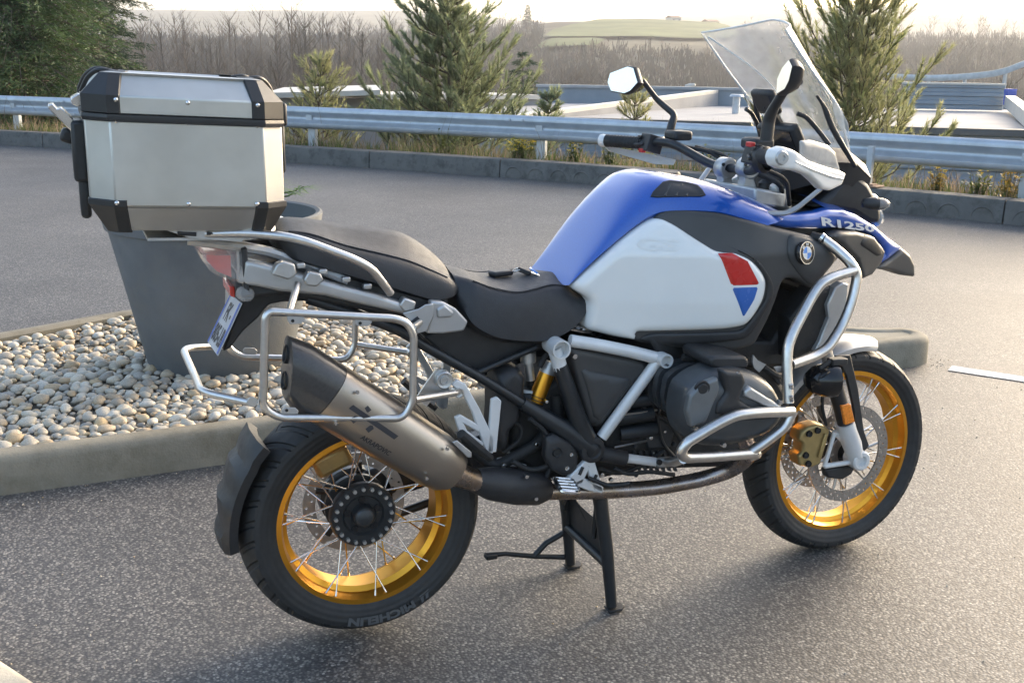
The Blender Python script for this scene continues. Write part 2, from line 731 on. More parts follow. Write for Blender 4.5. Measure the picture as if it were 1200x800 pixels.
def asphalt():
    mt = bpy.data.materials.new('coarse_asphalt')
    mt.use_nodes = True
    t = mt.node_tree
    b = t.nodes['Principled BSDF']
    tc = t.nodes.new('ShaderNodeTexCoord')
    vo = t.nodes.new('ShaderNodeTexVoronoi')
    vo.inputs['Scale'].default_value = 135
    vo.inputs['Randomness'].default_value = 1.0
    t.links.new(tc.outputs['Object'], vo.inputs['Vector'])
    cr = t.nodes.new('ShaderNodeValToRGB')
    e = cr.color_ramp.elements
    e[0].position = 0.0
    e[0].color = (0.04, 0.039, 0.039, 1)
    e[1].position = 1.0
    e[1].color = (0.42, 0.395, 0.345, 1)
    for pos, c in ((0.3, (0.07, 0.067, 0.066)), (0.5, (0.117, 0.11, 0.103)), (0.7, (0.185, 0.173, 0.155)), (0.88, (0.29, 0.27, 0.238))):
        q = e.new(pos)
        q.color = (*c, 1)
    t.links.new(vo.outputs['Color'], cr.inputs['Fac'])
    # dark binder between the stones
    mr = t.nodes.new('ShaderNodeMapRange')
    mr.inputs['From Min'].default_value = 0.35
    mr.inputs['From Max'].default_value = 0.75
    t.links.new(vo.outputs['Distance'], mr.inputs['Value'])
    mx = t.nodes.new('ShaderNodeMixRGB')
    mx.inputs[2].default_value = (0.04, 0.039, 0.039, 1)
    t.links.new(mr.outputs[0], mx.inputs[0])
    t.links.new(cr.outputs[0], mx.inputs[1])
    nz = t.nodes.new('ShaderNodeTexNoise')
    nz.inputs['Scale'].default_value = 0.9
    nz.inputs['Detail'].default_value = 7
    nz.inputs['Roughness'].default_value = 0.62
    t.links.new(tc.outputs['Object'], nz.inputs['Vector'])
    mr2 = t.nodes.new('ShaderNodeMapRange')
    mr2.inputs['From Min'].default_value = 0.3
    mr2.inputs['From Max'].default_value = 0.7
    mr2.inputs['To Min'].default_value = 0.72
    mr2.inputs['To Max'].default_value = 1.15
    t.links.new(nz.outputs['Fac'], mr2.inputs['Value'])
    mu = t.nodes.new('ShaderNodeMixRGB')
    mu.blend_type = 'MULTIPLY'
    mu.inputs[0].default_value = 1
    t.links.new(mx.outputs[0], mu.inputs[1])
    t.links.new(mr2.outputs[0], mu.inputs[2])
    st = t.nodes.new('ShaderNodeTexNoise')
    st.inputs['Scale'].default_value = 2.3
    st.inputs['Detail'].default_value = 4
    st.inputs['Distortion'].default_value = 0.6
    t.links.new(tc.outputs['Object'], st.inputs['Vector'])
    ms = t.nodes.new('ShaderNodeMapRange')
    ms.inputs['From Min'].default_value = 0.6
    ms.inputs['From Max'].default_value = 0.72
    ms.inputs['To Max'].default_value = 0.45
    t.links.new(st.outputs['Fac'], ms.inputs['Value'])
    mst = t.nodes.new('ShaderNodeMixRGB')
    mst.inputs[2].default_value = (0.055, 0.052, 0.05, 1)
    t.links.new(ms.outputs[0], mst.inputs[0])
    t.links.new(mu.outputs[0], mst.inputs[1])
    t.links.new(mst.outputs[0], b.inputs['Base Color'])
    b.inputs['Roughness'].default_value = 0.64
    b.inputs['Specular IOR Level'].default_value = 0.5
    bp = t.nodes.new('ShaderNodeBump')
    bp.inputs['Strength'].default_value = 0.3
    bp.inputs['Distance'].default_value = 0.003
    bp.invert = True
    t.links.new(vo.outputs['Distance'], bp.inputs['Height'])
    t.links.new(bp.outputs[0], b.inputs['Normal'])
    return mt


def concrete(name, col, moss=(0.2, 0.17, 0.11), amt=0.35, scale=3.0):
    mt = mat(name, col, 0.85, var=0.16, scale=scale, bump=0.5, bscale=140, spec=0.3, detail=8)
    t = mt.node_tree
    b = t.nodes['Principled BSDF']
    src = b.inputs['Base Color'].links[0].from_socket
    tc = t.nodes.new('ShaderNodeTexCoord')
    nz = t.nodes.new('ShaderNodeTexNoise')
    nz.inputs['Scale'].default_value = scale * 1.7
    nz.inputs['Detail'].default_value = 9
    nz.inputs['Roughness'].default_value = 0.7
    t.links.new(tc.outputs['Object'], nz.inputs['Vector'])
    mr = t.nodes.new('ShaderNodeMapRange')
    mr.inputs['From Min'].default_value = 0.48
    mr.inputs['From Max'].default_value = 0.66
    mr.inputs['To Max'].default_value = amt
    t.links.new(nz.outputs['Fac'], mr.inputs['Value'])
    mx = t.nodes.new('ShaderNodeMixRGB')
    mx.inputs[2].default_value = (*moss, 1)
    t.links.new(mr.outputs[0], mx.inputs[0])
    t.links.new(src, mx.inputs[1])
    t.links.new(mx.outputs[0], b.inputs['Base Color'])
    return mt


M['pot'] = concrete('stained_grey_planter', (0.14, 0.15, 0.157), moss=(0.17, 0.165, 0.15), amt=0.4, scale=4)
M['asphalt'] = asphalt()
M['kerb'] = concrete('weathered_kerb_concrete', (0.22, 0.2, 0.155), moss=(0.1, 0.085, 0.055), amt=0.6)
M['kerbpale'] = concrete('pale_kerb_concrete', (0.5, 0.45, 0.36), amt=0.15)
M['kerbdark'] = concrete('dark_kerb_concrete', (0.12, 0.117, 0.11), moss=(0.045, 0.045, 0.04), amt=0.7, scale=4)
M['paint'] = concrete('worn_white_road_paint', (0.62, 0.62, 0.6), moss=(0.2, 0.2, 0.2), amt=0.5, scale=20)
M['stone'] = mat('river_pebble', (0.38, 0.35, 0.3), 0.6, var=0.25, scale=9, bump=0.1, bscale=120)


def pebble_material():
    mt = M['stone']
    t = mt.node_tree
    b = t.nodes['Principled BSDF']
    src = b.inputs['Base Color'].links[0].from_socket
    oi = t.nodes.new('ShaderNodeObjectInfo')
    at = t.nodes.new('ShaderNodeAttribute')
    at.attribute_name = 'tone'
    ad = t.nodes.new('ShaderNodeMath')
    ad.operation = 'ADD'
    t.links.new(oi.outputs['Random'], ad.inputs[0])
    t.links.new(at.outputs['Fac'], ad.inputs[1])
    fr = t.nodes.new('ShaderNodeMath')
    fr.operation = 'FRACT'
    t.links.new(ad.outputs[0], fr.inputs[0])
    cr = t.nodes.new('ShaderNodeValToRGB')
    cr.color_ramp.interpolation = 'LINEAR'
    e = cr.color_ramp.elements
    e[0].color = (0.85, 0.84, 0.8, 1)
    e[1].color = (1.25, 1.28, 1.3, 1)
    for pos, c in ((0.12, (1.35, 1.3, 1.2)), (0.25, (0.75, 0.77, 0.8)), (0.38, (1.2, 0.95, 0.6)), (0.5, (1.5, 1.5, 1.45)), (0.62, (0.95, 0.9, 0.8)), (0.72, (1.15, 0.9, 0.62)), (0.8, (0.62, 0.64, 0.66)), (0.9, (1.2, 1.15, 1.05))):
        q = e.new(pos)
        q.color = (*c, 1)
    t.links.new(fr.outputs[0], cr.inputs['Fac'])
    mu = t.nodes.new('ShaderNodeMixRGB')
    mu.blend_type = 'MULTIPLY'
    mu.inputs[0].default_value = 1
    t.links.new(src, mu.inputs[1])
    t.links.new(cr.outputs[0], mu.inputs[2])
    t.links.new(mu.outputs[0], b.inputs['Base Color'])


pebble_material()


def glassmat(name, col, alpha, rough=0.03):
    """thin clear sheet: mostly see-through with a surface gloss"""
    mt = bpy.data.materials.new(name)
    mt.use_nodes = True
    t = mt.node_tree
    b = t.nodes['Principled BSDF']
    b.inputs['Base Color'].default_value = (*col, 1)
    b.inputs['Roughness'].default_value = rough
    b.inputs['Alpha'].default_value = alpha
    tc = t.nodes.new('ShaderNodeTexCoord')
    nz = t.nodes.new('ShaderNodeTexNoise')
    nz.inputs['Scale'].default_value = 40
    nz.inputs['Detail'].default_value = 8
    t.links.new(tc.outputs['Object'], nz.inputs['Vector'])
    mr = t.nodes.new('ShaderNodeMapRange')
    mr.inputs['From Min'].default_value = 0.35
    mr.inputs['From Max'].default_value = 0.75
    mr.inputs['To Min'].default_value = alpha * 0.88
    mr.inputs['To Max'].default_value = alpha * 1.15
    t.links.new(nz.outputs['Fac'], mr.inputs['Value'])
    t.links.new(mr.outputs[0], b.inputs['Alpha'])
    return mt


M['screen'] = glassmat('clear_windscreen', (0.85, 0.85, 0.83), 0.34, 0.1)
M['deflector'] = glassmat('smoked_deflector', (0.55, 0.55, 0.53), 0.62, 0.15)
M['screenedge'] = mat('bright_screen_edge', (0.75, 0.75, 0.72), 0.2, var=0.05)
M['mirror'] = mat('mirror_glass', (0.9, 0.92, 0.95), 0.02, metal=1.0, var=0.02)
M['lens'] = glassmat('clear_lamp_lens', (0.8, 0.76, 0.72), 0.26, 0.06)
M['lamplens'] = mat('fog_lamp_lens', (0.35, 0.42, 0.5), 0.08, metal=0.6, var=0.2, coat=0.8)


def titanium():
    mt = mat('titanium_muffler', (0.35, 0.31, 0.265), 0.32, metal=0.95, var=0.07, scale=5)
    return mt


def header():
    """heat-tinted exhaust pipe: bands of straw, bronze and blue along its length"""
    mt = mat('heat_tinted_steel', (0.42, 0.3, 0.18), 0.26, metal=0.95, var=0.35, scale=14, alt=(0.3, 0.27, 0.27))
    return mt


M['titan'] = titanium()
M['header'] = header()
M['brown'] = mat('dry_stalk', (0.2, 0.15, 0.09), 0.8, var=0.3)
# ================================================================== SETTING
KP = [V((x, y, 0)) for x, y in ((-30, 40), (-12, 27), (-5.6, 21.3), (-1.57, 17.44), (2.38, 13.27), (5.42, 9.55), (7.86, 5.27), (9.5, 1.0), (10.8, -5.0), (12.5, -14.0), (16, -30))]
KC = catmull(KP, 10)


def kerb_s(x, y):
    """signed distance beyond the kerb line (positive = outside the car park)"""
    best = 1e9
    sg = 1
    q = V((x, y))
    for i in range(len(KC) - 1):
        a, b = KC[i].xy, KC[i + 1].xy
        d = segdist(q, a, b)
        if d < best:
            best = d
            sg = 1 if (b - a).cross(q - a) > 0 else -1
    return best * sg


def interp(tab, x):
    if x <= tab[0][0]:
        return tab[0][1:]
    for i in range(len(tab) - 1):
        if x <= tab[i + 1][0]:
            t = (x - tab[i][0]) / (tab[i + 1][0] - tab[i][0])
            return [tab[i][k] + (tab[i + 1][k] - tab[i][k]) * t for k in range(1, len(tab[0]))]
    return tab[-1][1:]


CAMAZ = math.atan2(CF.x, CF.y)
# hill skyline survey: bearing (as picture column), elevation rows of the middle ridge and the far ridge
HILLS = [(-900, 60, 30), (-300, 50, 20), (170, 47, 17), (330, 46, 15), (450, 42, 15), (540, 33, 18), (600, 33, 25), (640, 27, 27), (740, 26, 24), (830, 30, 20), (900, 44, 15), (1000, 48, 13), (1200, 46, 10), (1700, 62, 15), (2600, 64, 30)]


def bearing(x, y):
    a = math.atan2(x - CAM.x, y - CAM.y) - CAMAZ
    return (a + math.pi) % (2 * math.pi) - math.pi


def terrain_z(x, y, s=None):
    d = math.hypot(x - CAM.x, y - CAM.y)
    a = bearing(x, y)
    if d > 60 and abs(a) < 1.2:
        s = d - 18
    elif s is None:
        s = kerb_s(x, y)
    if s < 0.6:
        return -0.35
    a2 = max(-1.1, min(1.1, a))
    px = 600 + FPX * math.tan(a2)
    ym, yf = interp(HILLS, px)
    hor = 70 + 0.0151 * (max(-600, min(1800, px)) - 600)
    zm = 1.47 + (hor - ym) / FPX * 620
    z4 = 1.47 + (hor - (ym + 26)) / FPX * 400
    zf = 1.47 + (hor - yf) / FPX * 1900
    fall = 1.0 if abs(a) < 1.3 else max(0.0, 1 - (abs(a) - 1.3) / 0.5)
    tab = [(0, -0.35), (0.6, -0.4), (1.6, -0.5), (4, -1.3), (14, -4.2), (60, -9.0), (200, -13.0), (400, z4), (620, zm), (900, zm - 14), (1900, zf), (3100, zf - 25)]
    z = interp(tab, s)[0]
    n = noise.noise(V((x * 0.012, y * 0.012, 3.1))) * min(2.2, s * 0.01) + noise.noise(V((x * 0.4, y * 0.4, 0))) * min(0.12, max(0, s - 0.8) * 0.04)
    return z * fall + (1 - fall) * -0.25 + n * fall


# --- terrain: one sheet from below the car park to the horizon
mb = MB()
ds = [0.0, 4, 6, 8, 9, 10, 11, 12, 13, 14, 15, 16, 17, 18, 19, 20, 21, 22, 24, 26, 29, 33, 38, 45, 55, 70, 90, 115, 145, 180, 215, 260, 300, 340, 380, 420, 470, 520, 570, 620, 680, 760, 880, 1050, 1250, 1500, 1750, 1950, 2300, 2700, 3100]
az = [i * 1.0 - 42 for i in range(85)] + [45 + 5 * i for i in range(1, 54)]
vs = []
for a in az:
    t = CAMAZ + R(a)
    for d in ds:
        x, y = CAM.x + math.sin(t) * d, CAM.y + math.cos(t) * d
        vs.append((x, y, terrain_z(x, y) if d > 3 else -0.25))
n = len(ds)
fs = []
for i in range(len(az)):
    j = (i + 1) % len(az)
    for k in range(n - 1):
        if k == 0:
            fs.append((i * n, i * n + 1, j * n + 1))
        else:
            fs.append((i * n + k, i * n + k + 1, j * n + k + 1, j * n + k))
mb.add(vs, fs)
M['terrain'] = mat('winter_hillside', (0.085, 0.07, 0.055), 0.95, var=0.7, scale=0.035, spec=0.1, alt=(0.085, 0.075, 0.05), detail=9)
o = obj('hills', mb, M['terrain'])
tag(o, kind='structure')
M['field'] = mat('green_field', (0.12, 0.135, 0.055), 0.9, var=0.3, scale=0.04, spec=0.1, detail=6)


def field(rows):
    """a meadow draped on the hillside: rows = [(column_left, column_right, distance)]"""
    mb = MB()
    vs = []
    for xl, xr, d in rows:
        for k in range(13):
            a = CAMAZ + math.atan((xl + (xr - xl) * k / 12 - 600) / FPX)
            x, y = CAM.x + math.sin(a) * d, CAM.y + math.cos(a) * d
            vs.append((x, y, terrain_z(x, y) + 1.5))
    fs = [(i * 13 + k, i * 13 + k + 1, (i + 1) * 13 + k + 1, (i + 1) * 13 + k) for i in range(len(rows) - 1) for k in range(12)]
    mb.add(vs, fs)
    return tag(obj('field', mb, M['field']), kind='structure')


field([(640, 790, 446), (632, 838, 470), (640, 850, 520), (660, 846, 560), (690, 838, 600), (700, 825, 622)])
field([(620, 690, 395), (628, 700, 415), (640, 690, 430)])
field([(930, 1010, 1300), (940, 1030, 1500), (950, 1020, 1650)])

# --- planted verge between the kerb wall and the slope
def verge_z(s):
    return interp([(0.15, 0.15), (0.7, 0.12), (1.6, -0.06), (2.6, -0.5), (4.2, -1.45)], s)[0]


# --- the car park surface
mb = MB()
vs = [q + V((0, 0, 0)) for q in KC] + [V((16, -40, 0)), V((-45, -40, 0)), V((-45, 40, 0))]
mb.add(vs, [tuple(reversed(range(len(vs))))])
tag(obj('asphalt_ground', mb, M['asphalt'], smooth=0), kind='structure')
# painted parking line
a, b = G(1115, 432), G(1200, 445)
dr = (b - a).normalized()
nr = V((-dr.y, dr.x, 0))
mb = MB()
k = 24
vs = []
for i in range(k + 1):
    q = a + dr * (3.4 * i / k)
    for sgn in (-1, 1):
        vs.append(q + nr * sgn * (0.052 + random.uniform(-0.003, 0.003)) + V((0, 0, 0.004)) + (dr * random.uniform(-0.01, 0.01) if i == 0 else V((0, 0, 0))))
mb.add(vs, [(2 * i, 2 * i + 2, 2 * i + 3, 2 * i + 1) for i in range(k)])
tag(obj('road_marking', mb, M['paint'], smooth=0), kind='structure')


# --- planted island: kerb ring, soil, pebbles
def kerb_ring(name, outer, width, h, mt, rnd=0.02):
    """kerb along a closed outline (anticlockwise): rounded upper edge, real thickness"""
    N = len(outer)
    mb = MB()
    prof = [(0, -0.05), (0.004, h - 0.03), (0.012, h - 0.01), (0.03, h), (width - 0.02, h + 0.002), (width, h - 0.012), (width, -0.05)]
    rings = []
    for i in range(N):
        p0, p1, p2 = outer[i - 1], outer[i], outer[(i + 1) % N]
        t = ((p1 - p0).normalized() + (p2 - p1).normalized()).normalized()
        nn = V((-t.y, t.x, 0))
        jit = noise.noise(V((p1.x * 3, p1.y * 3, 0))) * 0.006
        rings.append([p1 + nn * (w_ + jit) + V((0, 0, z)) for w_, z in prof])
    rings.append(rings[0])
    loft(mb, rings, caps=False, closed=False)
    return obj(name, mb, mt, smooth=50)


def dense(pts, step):
    out = []
    for i in range(len(pts)):
        a, b = pts[i], pts[(i + 1) % len(pts)]
        k = max(1, int((b - a).length / step))
        out += [a + (b - a) * (j / k) for j in range(k)]
    return out


isl = [V((x, y, 0)) for x, y in ((-2.6, 1.22), (-0.936, 1.305), (-0.195, 1.351), (1.4, 1.46), (2.9, 1.57), (3.28, 1.585), (3.43, 1.68), (3.4, 1.84), (3.1, 1.98), (2.3, 2.75), (1.5, 3.5), (0.9, 3.75), (0.3, 3.72), (-0.34, 3.56), (-1.0, 3.22), (-2.2, 2.62), (-2.75, 2.1))]
isl = dense(catmull(isl, 6, closed=True), 0.06)
KW, KH = 0.105, 0.14
kr = kerb_ring('island_kerb', isl, KW, KH, M['kerb'])
tag(kr, kind='structure')
inner = []
for i in range(len(isl)):
    t = (isl[(i + 1) % len(isl)] - isl[i - 1]).normalized()
    inner.append(isl[i] + V((-t.y, t.x, 0)) * (KW - 0.005))
mb = MB()
mb.add([q + V((0, 0, 0.085)) for q in inner], [tuple(range(len(inner)))])
M['soil'] = mat('grey_grit', (0.14, 0.125, 0.1), 0.9, var=0.4, scale=60, bump=0.6, bscale=120)
bed = tag(obj('gravel_bed', mb, M['soil'], smooth=0), kind='structure')


nose = [q for q in inner if q.x > 2.25]
i0 = min(range(len(inner)), key=lambda k: 0 if inner[k].x > 2.25 and inner[k - 1].x <= 2.25 else 1)
nose = [inner[(i0 + k) % len(inner)] for k in range(len(nose))]
mb = MB()
mb.add([q + V((0, 0, KH - 0.006)) for q in nose] + [q + V((0, 0, 0.05)) for q in (nose[0], nose[-1])], [tuple(range(len(nose))), (0, len(nose) - 1, len(nose) + 1, len(nose))])
tag(obj('island_nose', mb, M['kerb'], smooth=0), kind='structure')


def pebble_mesh(seed, sub=2):
    rd = random.Random(seed)
    bm = bmesh.new()
    bmesh.ops.create_icosphere(bm, subdivisions=sub, radius=1.0)
    sx, sy, sz = 1.0, rd.uniform(0.62, 0.85), rd.uniform(0.4, 0.6)
    for v_ in bm.verts:
        q = v_.co
        k = 1 + 0.3 * noise.noise(q * 0.9 + V((seed * 3.7, 0, 0))) + 0.1 * noise.noise(q * 2.3 + V((0, seed * 1.9, 0)))
        v_.co = V((q.x * sx * k, q.y * sy * k, q.z * sz * k))
    me = bpy.data.meshes.new('pebble')
    bm.to_mesh(me)
    bm.free()
    me.materials.append(M['stone'])
    me.polygons.foreach_set('use_smooth', [True] * len(me.polygons))
    at = me.attributes.new('tone', 'FLOAT', 'POINT')
    at.data.foreach_set('value', [0.0] * len(me.vertices))
    return me


POTC = V((-0.03, 2.47, 0.0))
inner2 = [q.xy for q in inner]
rd = random.Random(11)
spots = []
cell = {}


def free(x, y, r_):
    cx, cy = int(x / 0.06), int(y / 0.06)
    for i in (-1, 0, 1):
        for j in (-1, 0, 1):
            for (a, b, r2) in cell.get((cx + i, cy + j), ()):
                if (a - x) ** 2 + (b - y) ** 2 < (0.72 * (r_ + r2)) ** 2:
                    return False
    return True


for tries in range(34000):
    x, y = rd.uniform(-2.0, 2.22), rd.uniform(1.35, 3.7)
    if tries < 3600:
        r_ = rd.uniform(0.023, 0.036)
    elif tries < 12000:
        r_ = rd.uniform(0.014, 0.023)
    else:
        r_ = rd.uniform(0.008, 0.014)
    if not inpoly(V((x, y)), inner2) or (V((x, y)) - POTC.xy).length < 0.29 + r_ * 0.6:
        continue
    if min((q - V((x, y))).length_squared for q in inner2[::3]) < (r_ * 0.7) ** 2:
        continue
    if not free(x, y, r_):
        continue
    cell.setdefault((int(x / 0.06), int(y / 0.06)), []).append((x, y, r_))
    spots.append((x, y, r_))


def vis_rank(sp):
    x, y, r_ = sp
    q = V((x, y, 0.12)) - CAM
    dep = q.dot(CF)
    px = 600 + FPX * q.dot(CR) / dep
    py = 400 - FPX * q.dot(CU) / dep
    on = (-5 < px < 320 and py > 340) or (335 < px < 600 and 350 < py < 520)
    return (0 if on else 1, -r_ / dep)


spots.sort(key=vis_rank)
pm = [pebble_mesh(i) for i in range(9)]
restv, restf, tone = [], [], []
for i, (x, y, r_) in enumerate(spots):
    q = Quaternion((0, 0, 1), rd.uniform(0, 6.28)) @ Quaternion((1, 0, 0), rd.uniform(-0.3, 0.3)) @ Quaternion((0, 1, 0), rd.uniform(-0.3, 0.3))
    hz = 0.088 + r_ * 0.34 + rd.uniform(0, 0.016) + 0.02 * noise.noise(V((x * 1.6, y * 1.6, 5)))
    me = pm[i % 9]
    if i < 300:
        o = link('pebble', me, bed, (x, y, hz), q)
        o.scale = (r_ * 1.15, r_ * 1.15, r_ * 1.15)
    else:
        o0 = len(restv)
        mtx = Matrix.Translation((x, y, hz)) @ q.to_matrix().to_4x4() @ Matrix.Scale(r_ * 1.15, 4)
        restv += [tuple(mtx @ v_.co) for v_ in me.vertices]
        restf += [tuple(k + o0 for k in f.vertices) for f in me.polygons]
        tone += [rd.random()] * len(me.vertices)
mb = MB()
mb.v, mb.f, mb.m = restv, restf, [0] * len(restf)
me = mb.mesh('pebbles', M['stone'], 180)
at = me.attributes.new('tone', 'FLOAT', 'POINT')
at.data.foreach_set('value', tone)
o = link('pebbles', me, bed)
o['kind'] = 'stuff'

# --- loose grit along the kerb foot and on the asphalt
rd = random.Random(41)
gv, gf, gt_ = [], [], []
for i in range(900):
    if i < 620:
        q = isl[rd.randrange(len(isl))]
        t = V((rd.gauss(0, 0.05), -abs(rd.gauss(0, 0.05)) - 0.012, 0)) if q.y < 2 else V((rd.gauss(0, .05), abs(rd.gauss(0, .05)) + .012, 0))
        x, y = q.x + t.x, q.y + t.y
    else:
        x, y = rd.uniform(-1.2, 4), rd.uniform(-0.9, 1.2)
    r_ = rd.uniform(0.002, 0.0045)
    mtx = Matrix.Translation((x, y, r_ * .4)) @ Quaternion((0, 0, 1), rd.uniform(0, 6.28)).to_matrix().to_4x4() @ Matrix.Scale(r_, 4)
    o0 = len(gv)
    gv += [tuple(mtx @ V(p_)) for p_ in ((1, 0, 0), (0, .8, 0), (-1, .1, 0), (0, -.9, 0), (.1, 0, .7), (0, 0, -.5))]
    gf += [tuple(k + o0 for k in f) for f in ((0, 1, 4), (1, 2, 4), (2, 3, 4), (3, 0, 4), (1, 0, 5), (2, 1, 5), (3, 2, 5), (0, 3, 5))]
    gt_ += [rd.random()] * 6
mb = MB()
mb.v, mb.f, mb.m = gv, gf, [0] * len(gf)
me = mb.mesh('grit', M['stone'], 0)
me.attributes.new('tone', 'FLOAT', 'POINT').data.foreach_set('value', gt_)
o = link('grit', me)
tag(o, 'loose grit scattered along the foot of the island kerb', 'grit', kind='stuff')

# --- pale kerb corner close to the camera
a, b = G(0, 765, 0.12), G(55, 800, 0.12)
dr = (b - a).normalized()
nl = V((dr.y, -dr.x, 0))
if nl.x > 0:
    nl = -nl
base = [a - dr * 0.9, b + dr * 1.5]
corner = [base[0], base[1], base[1] + nl * 0.9, base[0] + nl * 0.9]
corner = [V((q.x, q.y, 0)) for q in corner]
ar = sum(corner[i].x * corner[(i + 1) % 4].y - corner[(i + 1) % 4].x * corner[i].y for i in range(4))
if ar < 0:
    corner.reverse()
o = kerb_ring('pavement_kerb', dense(corner, 0.08), 0.3, 0.12, M['kerbpale'])
tag(o, kind='structure')
mb = MB()
cen = sum(corner, V((0, 0, 0))) / 4
mb.add([q + (cen - q) * 0.3 + V((0, 0, 0.11)) for q in corner], [(0, 1, 2, 3)])
tag(obj('pavement', mb, M['kerbpale'], smooth=0), kind='structure')

# ================================================================== BOUNDARY KERB WALL
kt = thing('kerb_wall', (KC[30].x, KC[30].y, 0), 'low dark concrete kerb wall along the far edge of the asphalt, under the guardrail', 'kerb')
L = [0.0]
for i in range(len(KC) - 1):
    L.append(L[-1] + (KC[i + 1] - KC[i]).length)


def along(s):
    s = max(0, min(L[-1] - 1e-4, s))
    for i in range(len(L) - 1):
        if s <= L[i + 1]:
            t = (s - L[i]) / (L[i + 1] - L[i])
            q = KC[i] + (KC[i + 1] - KC[i]) * t
            dr_ = (KC[i + 1] - KC[i]).normalized()
            return q, dr_, V((-dr_.y, dr_.x, 0))
    return KC[-1], V((1, 0, 0)), V((0, 1, 0))


s_of = lambda q: min(((KC[i] - q).length, L[i]) for i in range(len(KC)))[1]
BL = 2.05
sj = s_of(V((4.6, 10.6, 0)))
s = sj - BL * 14
while s < sj + BL * 9:
    mb = MB()
    rings = []
    for k in range(9):
        q, dr_, nn = along(s + 0.008 + (BL - 0.016) * k / 8)
        prof = [(0.0, -0.04), (0.012, 0.2), (0.03, 0.228), (0.26, 0.232), (0.28, 0.21), (0.28, -0.04)]
        rings.append([q + nn * w_ + V((0, 0, z + noise.noise(V((q.x, q.y, w_ * 9))) * 0.006)) for w_, z in prof])
    loft(mb, rings, closed=False, caps=False)
    nr_ = len(rings) - 1
    mb.add(rings[0], [tuple(range(6))])
    mb.add(rings[-1], [tuple(reversed(range(6)))])
    blk = obj('kerb_block', mb, M['kerbdark'], kt)
    # cast scallops in the face
    if s > sj - 0.2:
        mb = MB()
        for k in range(6):
            q, dr_, nn = along(s + 0.2 + k * 0.33)
            pts = []
            for j in range(9):
                t = math.pi * j / 8
                pts.append(q - nn * 0.004 + nn * 0.008 + dr_ * (0.11 * math.cos(t)) + V((0, 0, 0.035 + 0.11 * math.sin(t))))
            pts = [q2 + nn * 0.004 for q2 in pts]
            tube(mb, pts, 0.009, 6)
            obj('cast_arch', mb, M['kerbdark'], blk)
            mb = MB()
    s += BL

mb = MB()
rows = []
for k in range(int(L[-1] / 0.5)):
    q, dr_, nn = along(k * 0.5)
    rows.append([q + nn * s_ + V((0, 0, verge_z(s_) + (0.04 * noise.noise(V((q.x, q.y, s_))) if s_ > 0.3 else 0))) for s_ in (0.2, 0.5, 0.9, 1.3, 1.8, 2.4, 3.2, 4.2)])
loft(mb, rows, caps=False, closed=False)
mb.f = [tuple(reversed(f)) for f in mb.f]
M['verge'] = mat('verge_soil', (0.13, 0.105, 0.065), 0.95, var=0.4, scale=3, spec=0.1, alt=(0.1, 0.11, 0.05), detail=8, bump=0.5, bscale=30)
tag(obj('verge', mb, M['verge']), kind='structure')

# ================================================================== GUARDRAIL
gt = thing('guardrail', (KC[30].x, KC[30].y, 0.1), 'galvanised steel guardrail with a ribbed beam running along the kerb wall behind the motorcycle', 'guardrail')
OFF = 0.42
prof = [(0.035, 0.0), (0.012, 0.02), (0.0, 0.045), (0.0, 0.075), (0.055, 0.115), (0.078, 0.135), (0.078, 0.175), (0.055, 0.195), (0.0, 0.235), (0.0, 0.265), (0.012, 0.29), (0.035, 0.31)]
SEG = 4.0
z0 = 0.462
sp0 = s_of(V((4.75, 10.8, 0)))
for k in range(-8, 6):
    mb = MB()
    rings = []
    for j in range(17):
        q, dr_, nn = along(sp0 + k * SEG + (SEG + 0.16) * j / 16 - 0.08)
        of = OFF + (0.004 if k % 2 else 0.0)
        rings.append([q + nn * (of + w_) + V((0, 0, z0 + z)) for w_, z in prof] + [q + nn * (of + w_ + 0.004) + V((0, 0, z0 + z)) for w_, z in reversed(prof)])
    loft(mb, rings, caps=True)
    bm_ = obj('beam', mb, M['galv'], gt, smooth=50)
    mb = MB()
    q, dr_, nn = along(sp0 + k * SEG)
    for dx in (-0.1, 0.1):
        for z in (0.06, 0.25):
            cyl(mb, q + nn * (OFF + 0.004) + dr_ * dx + V((0, 0, z0 + z)), q + nn * (OFF - 0.014) + dr_ * dx + V((0, 0, z0 + z)), 0.016, n=8)
            obj('bolt', mb, M['galv'], bm_)
            mb = MB()


def s_at(px, off):
    best = (1e9, 0)
    for k in range(int(L[-1] * 20)):
        q, dr_, nn = along(k * 0.05)
        q = q + nn * off - CAM
        if q.dot(CF) > 1:
            best = min(best, (abs(600 + FPX * q.dot(CR) / q.dot(CF) - px), k * 0.05))
    return best[1]


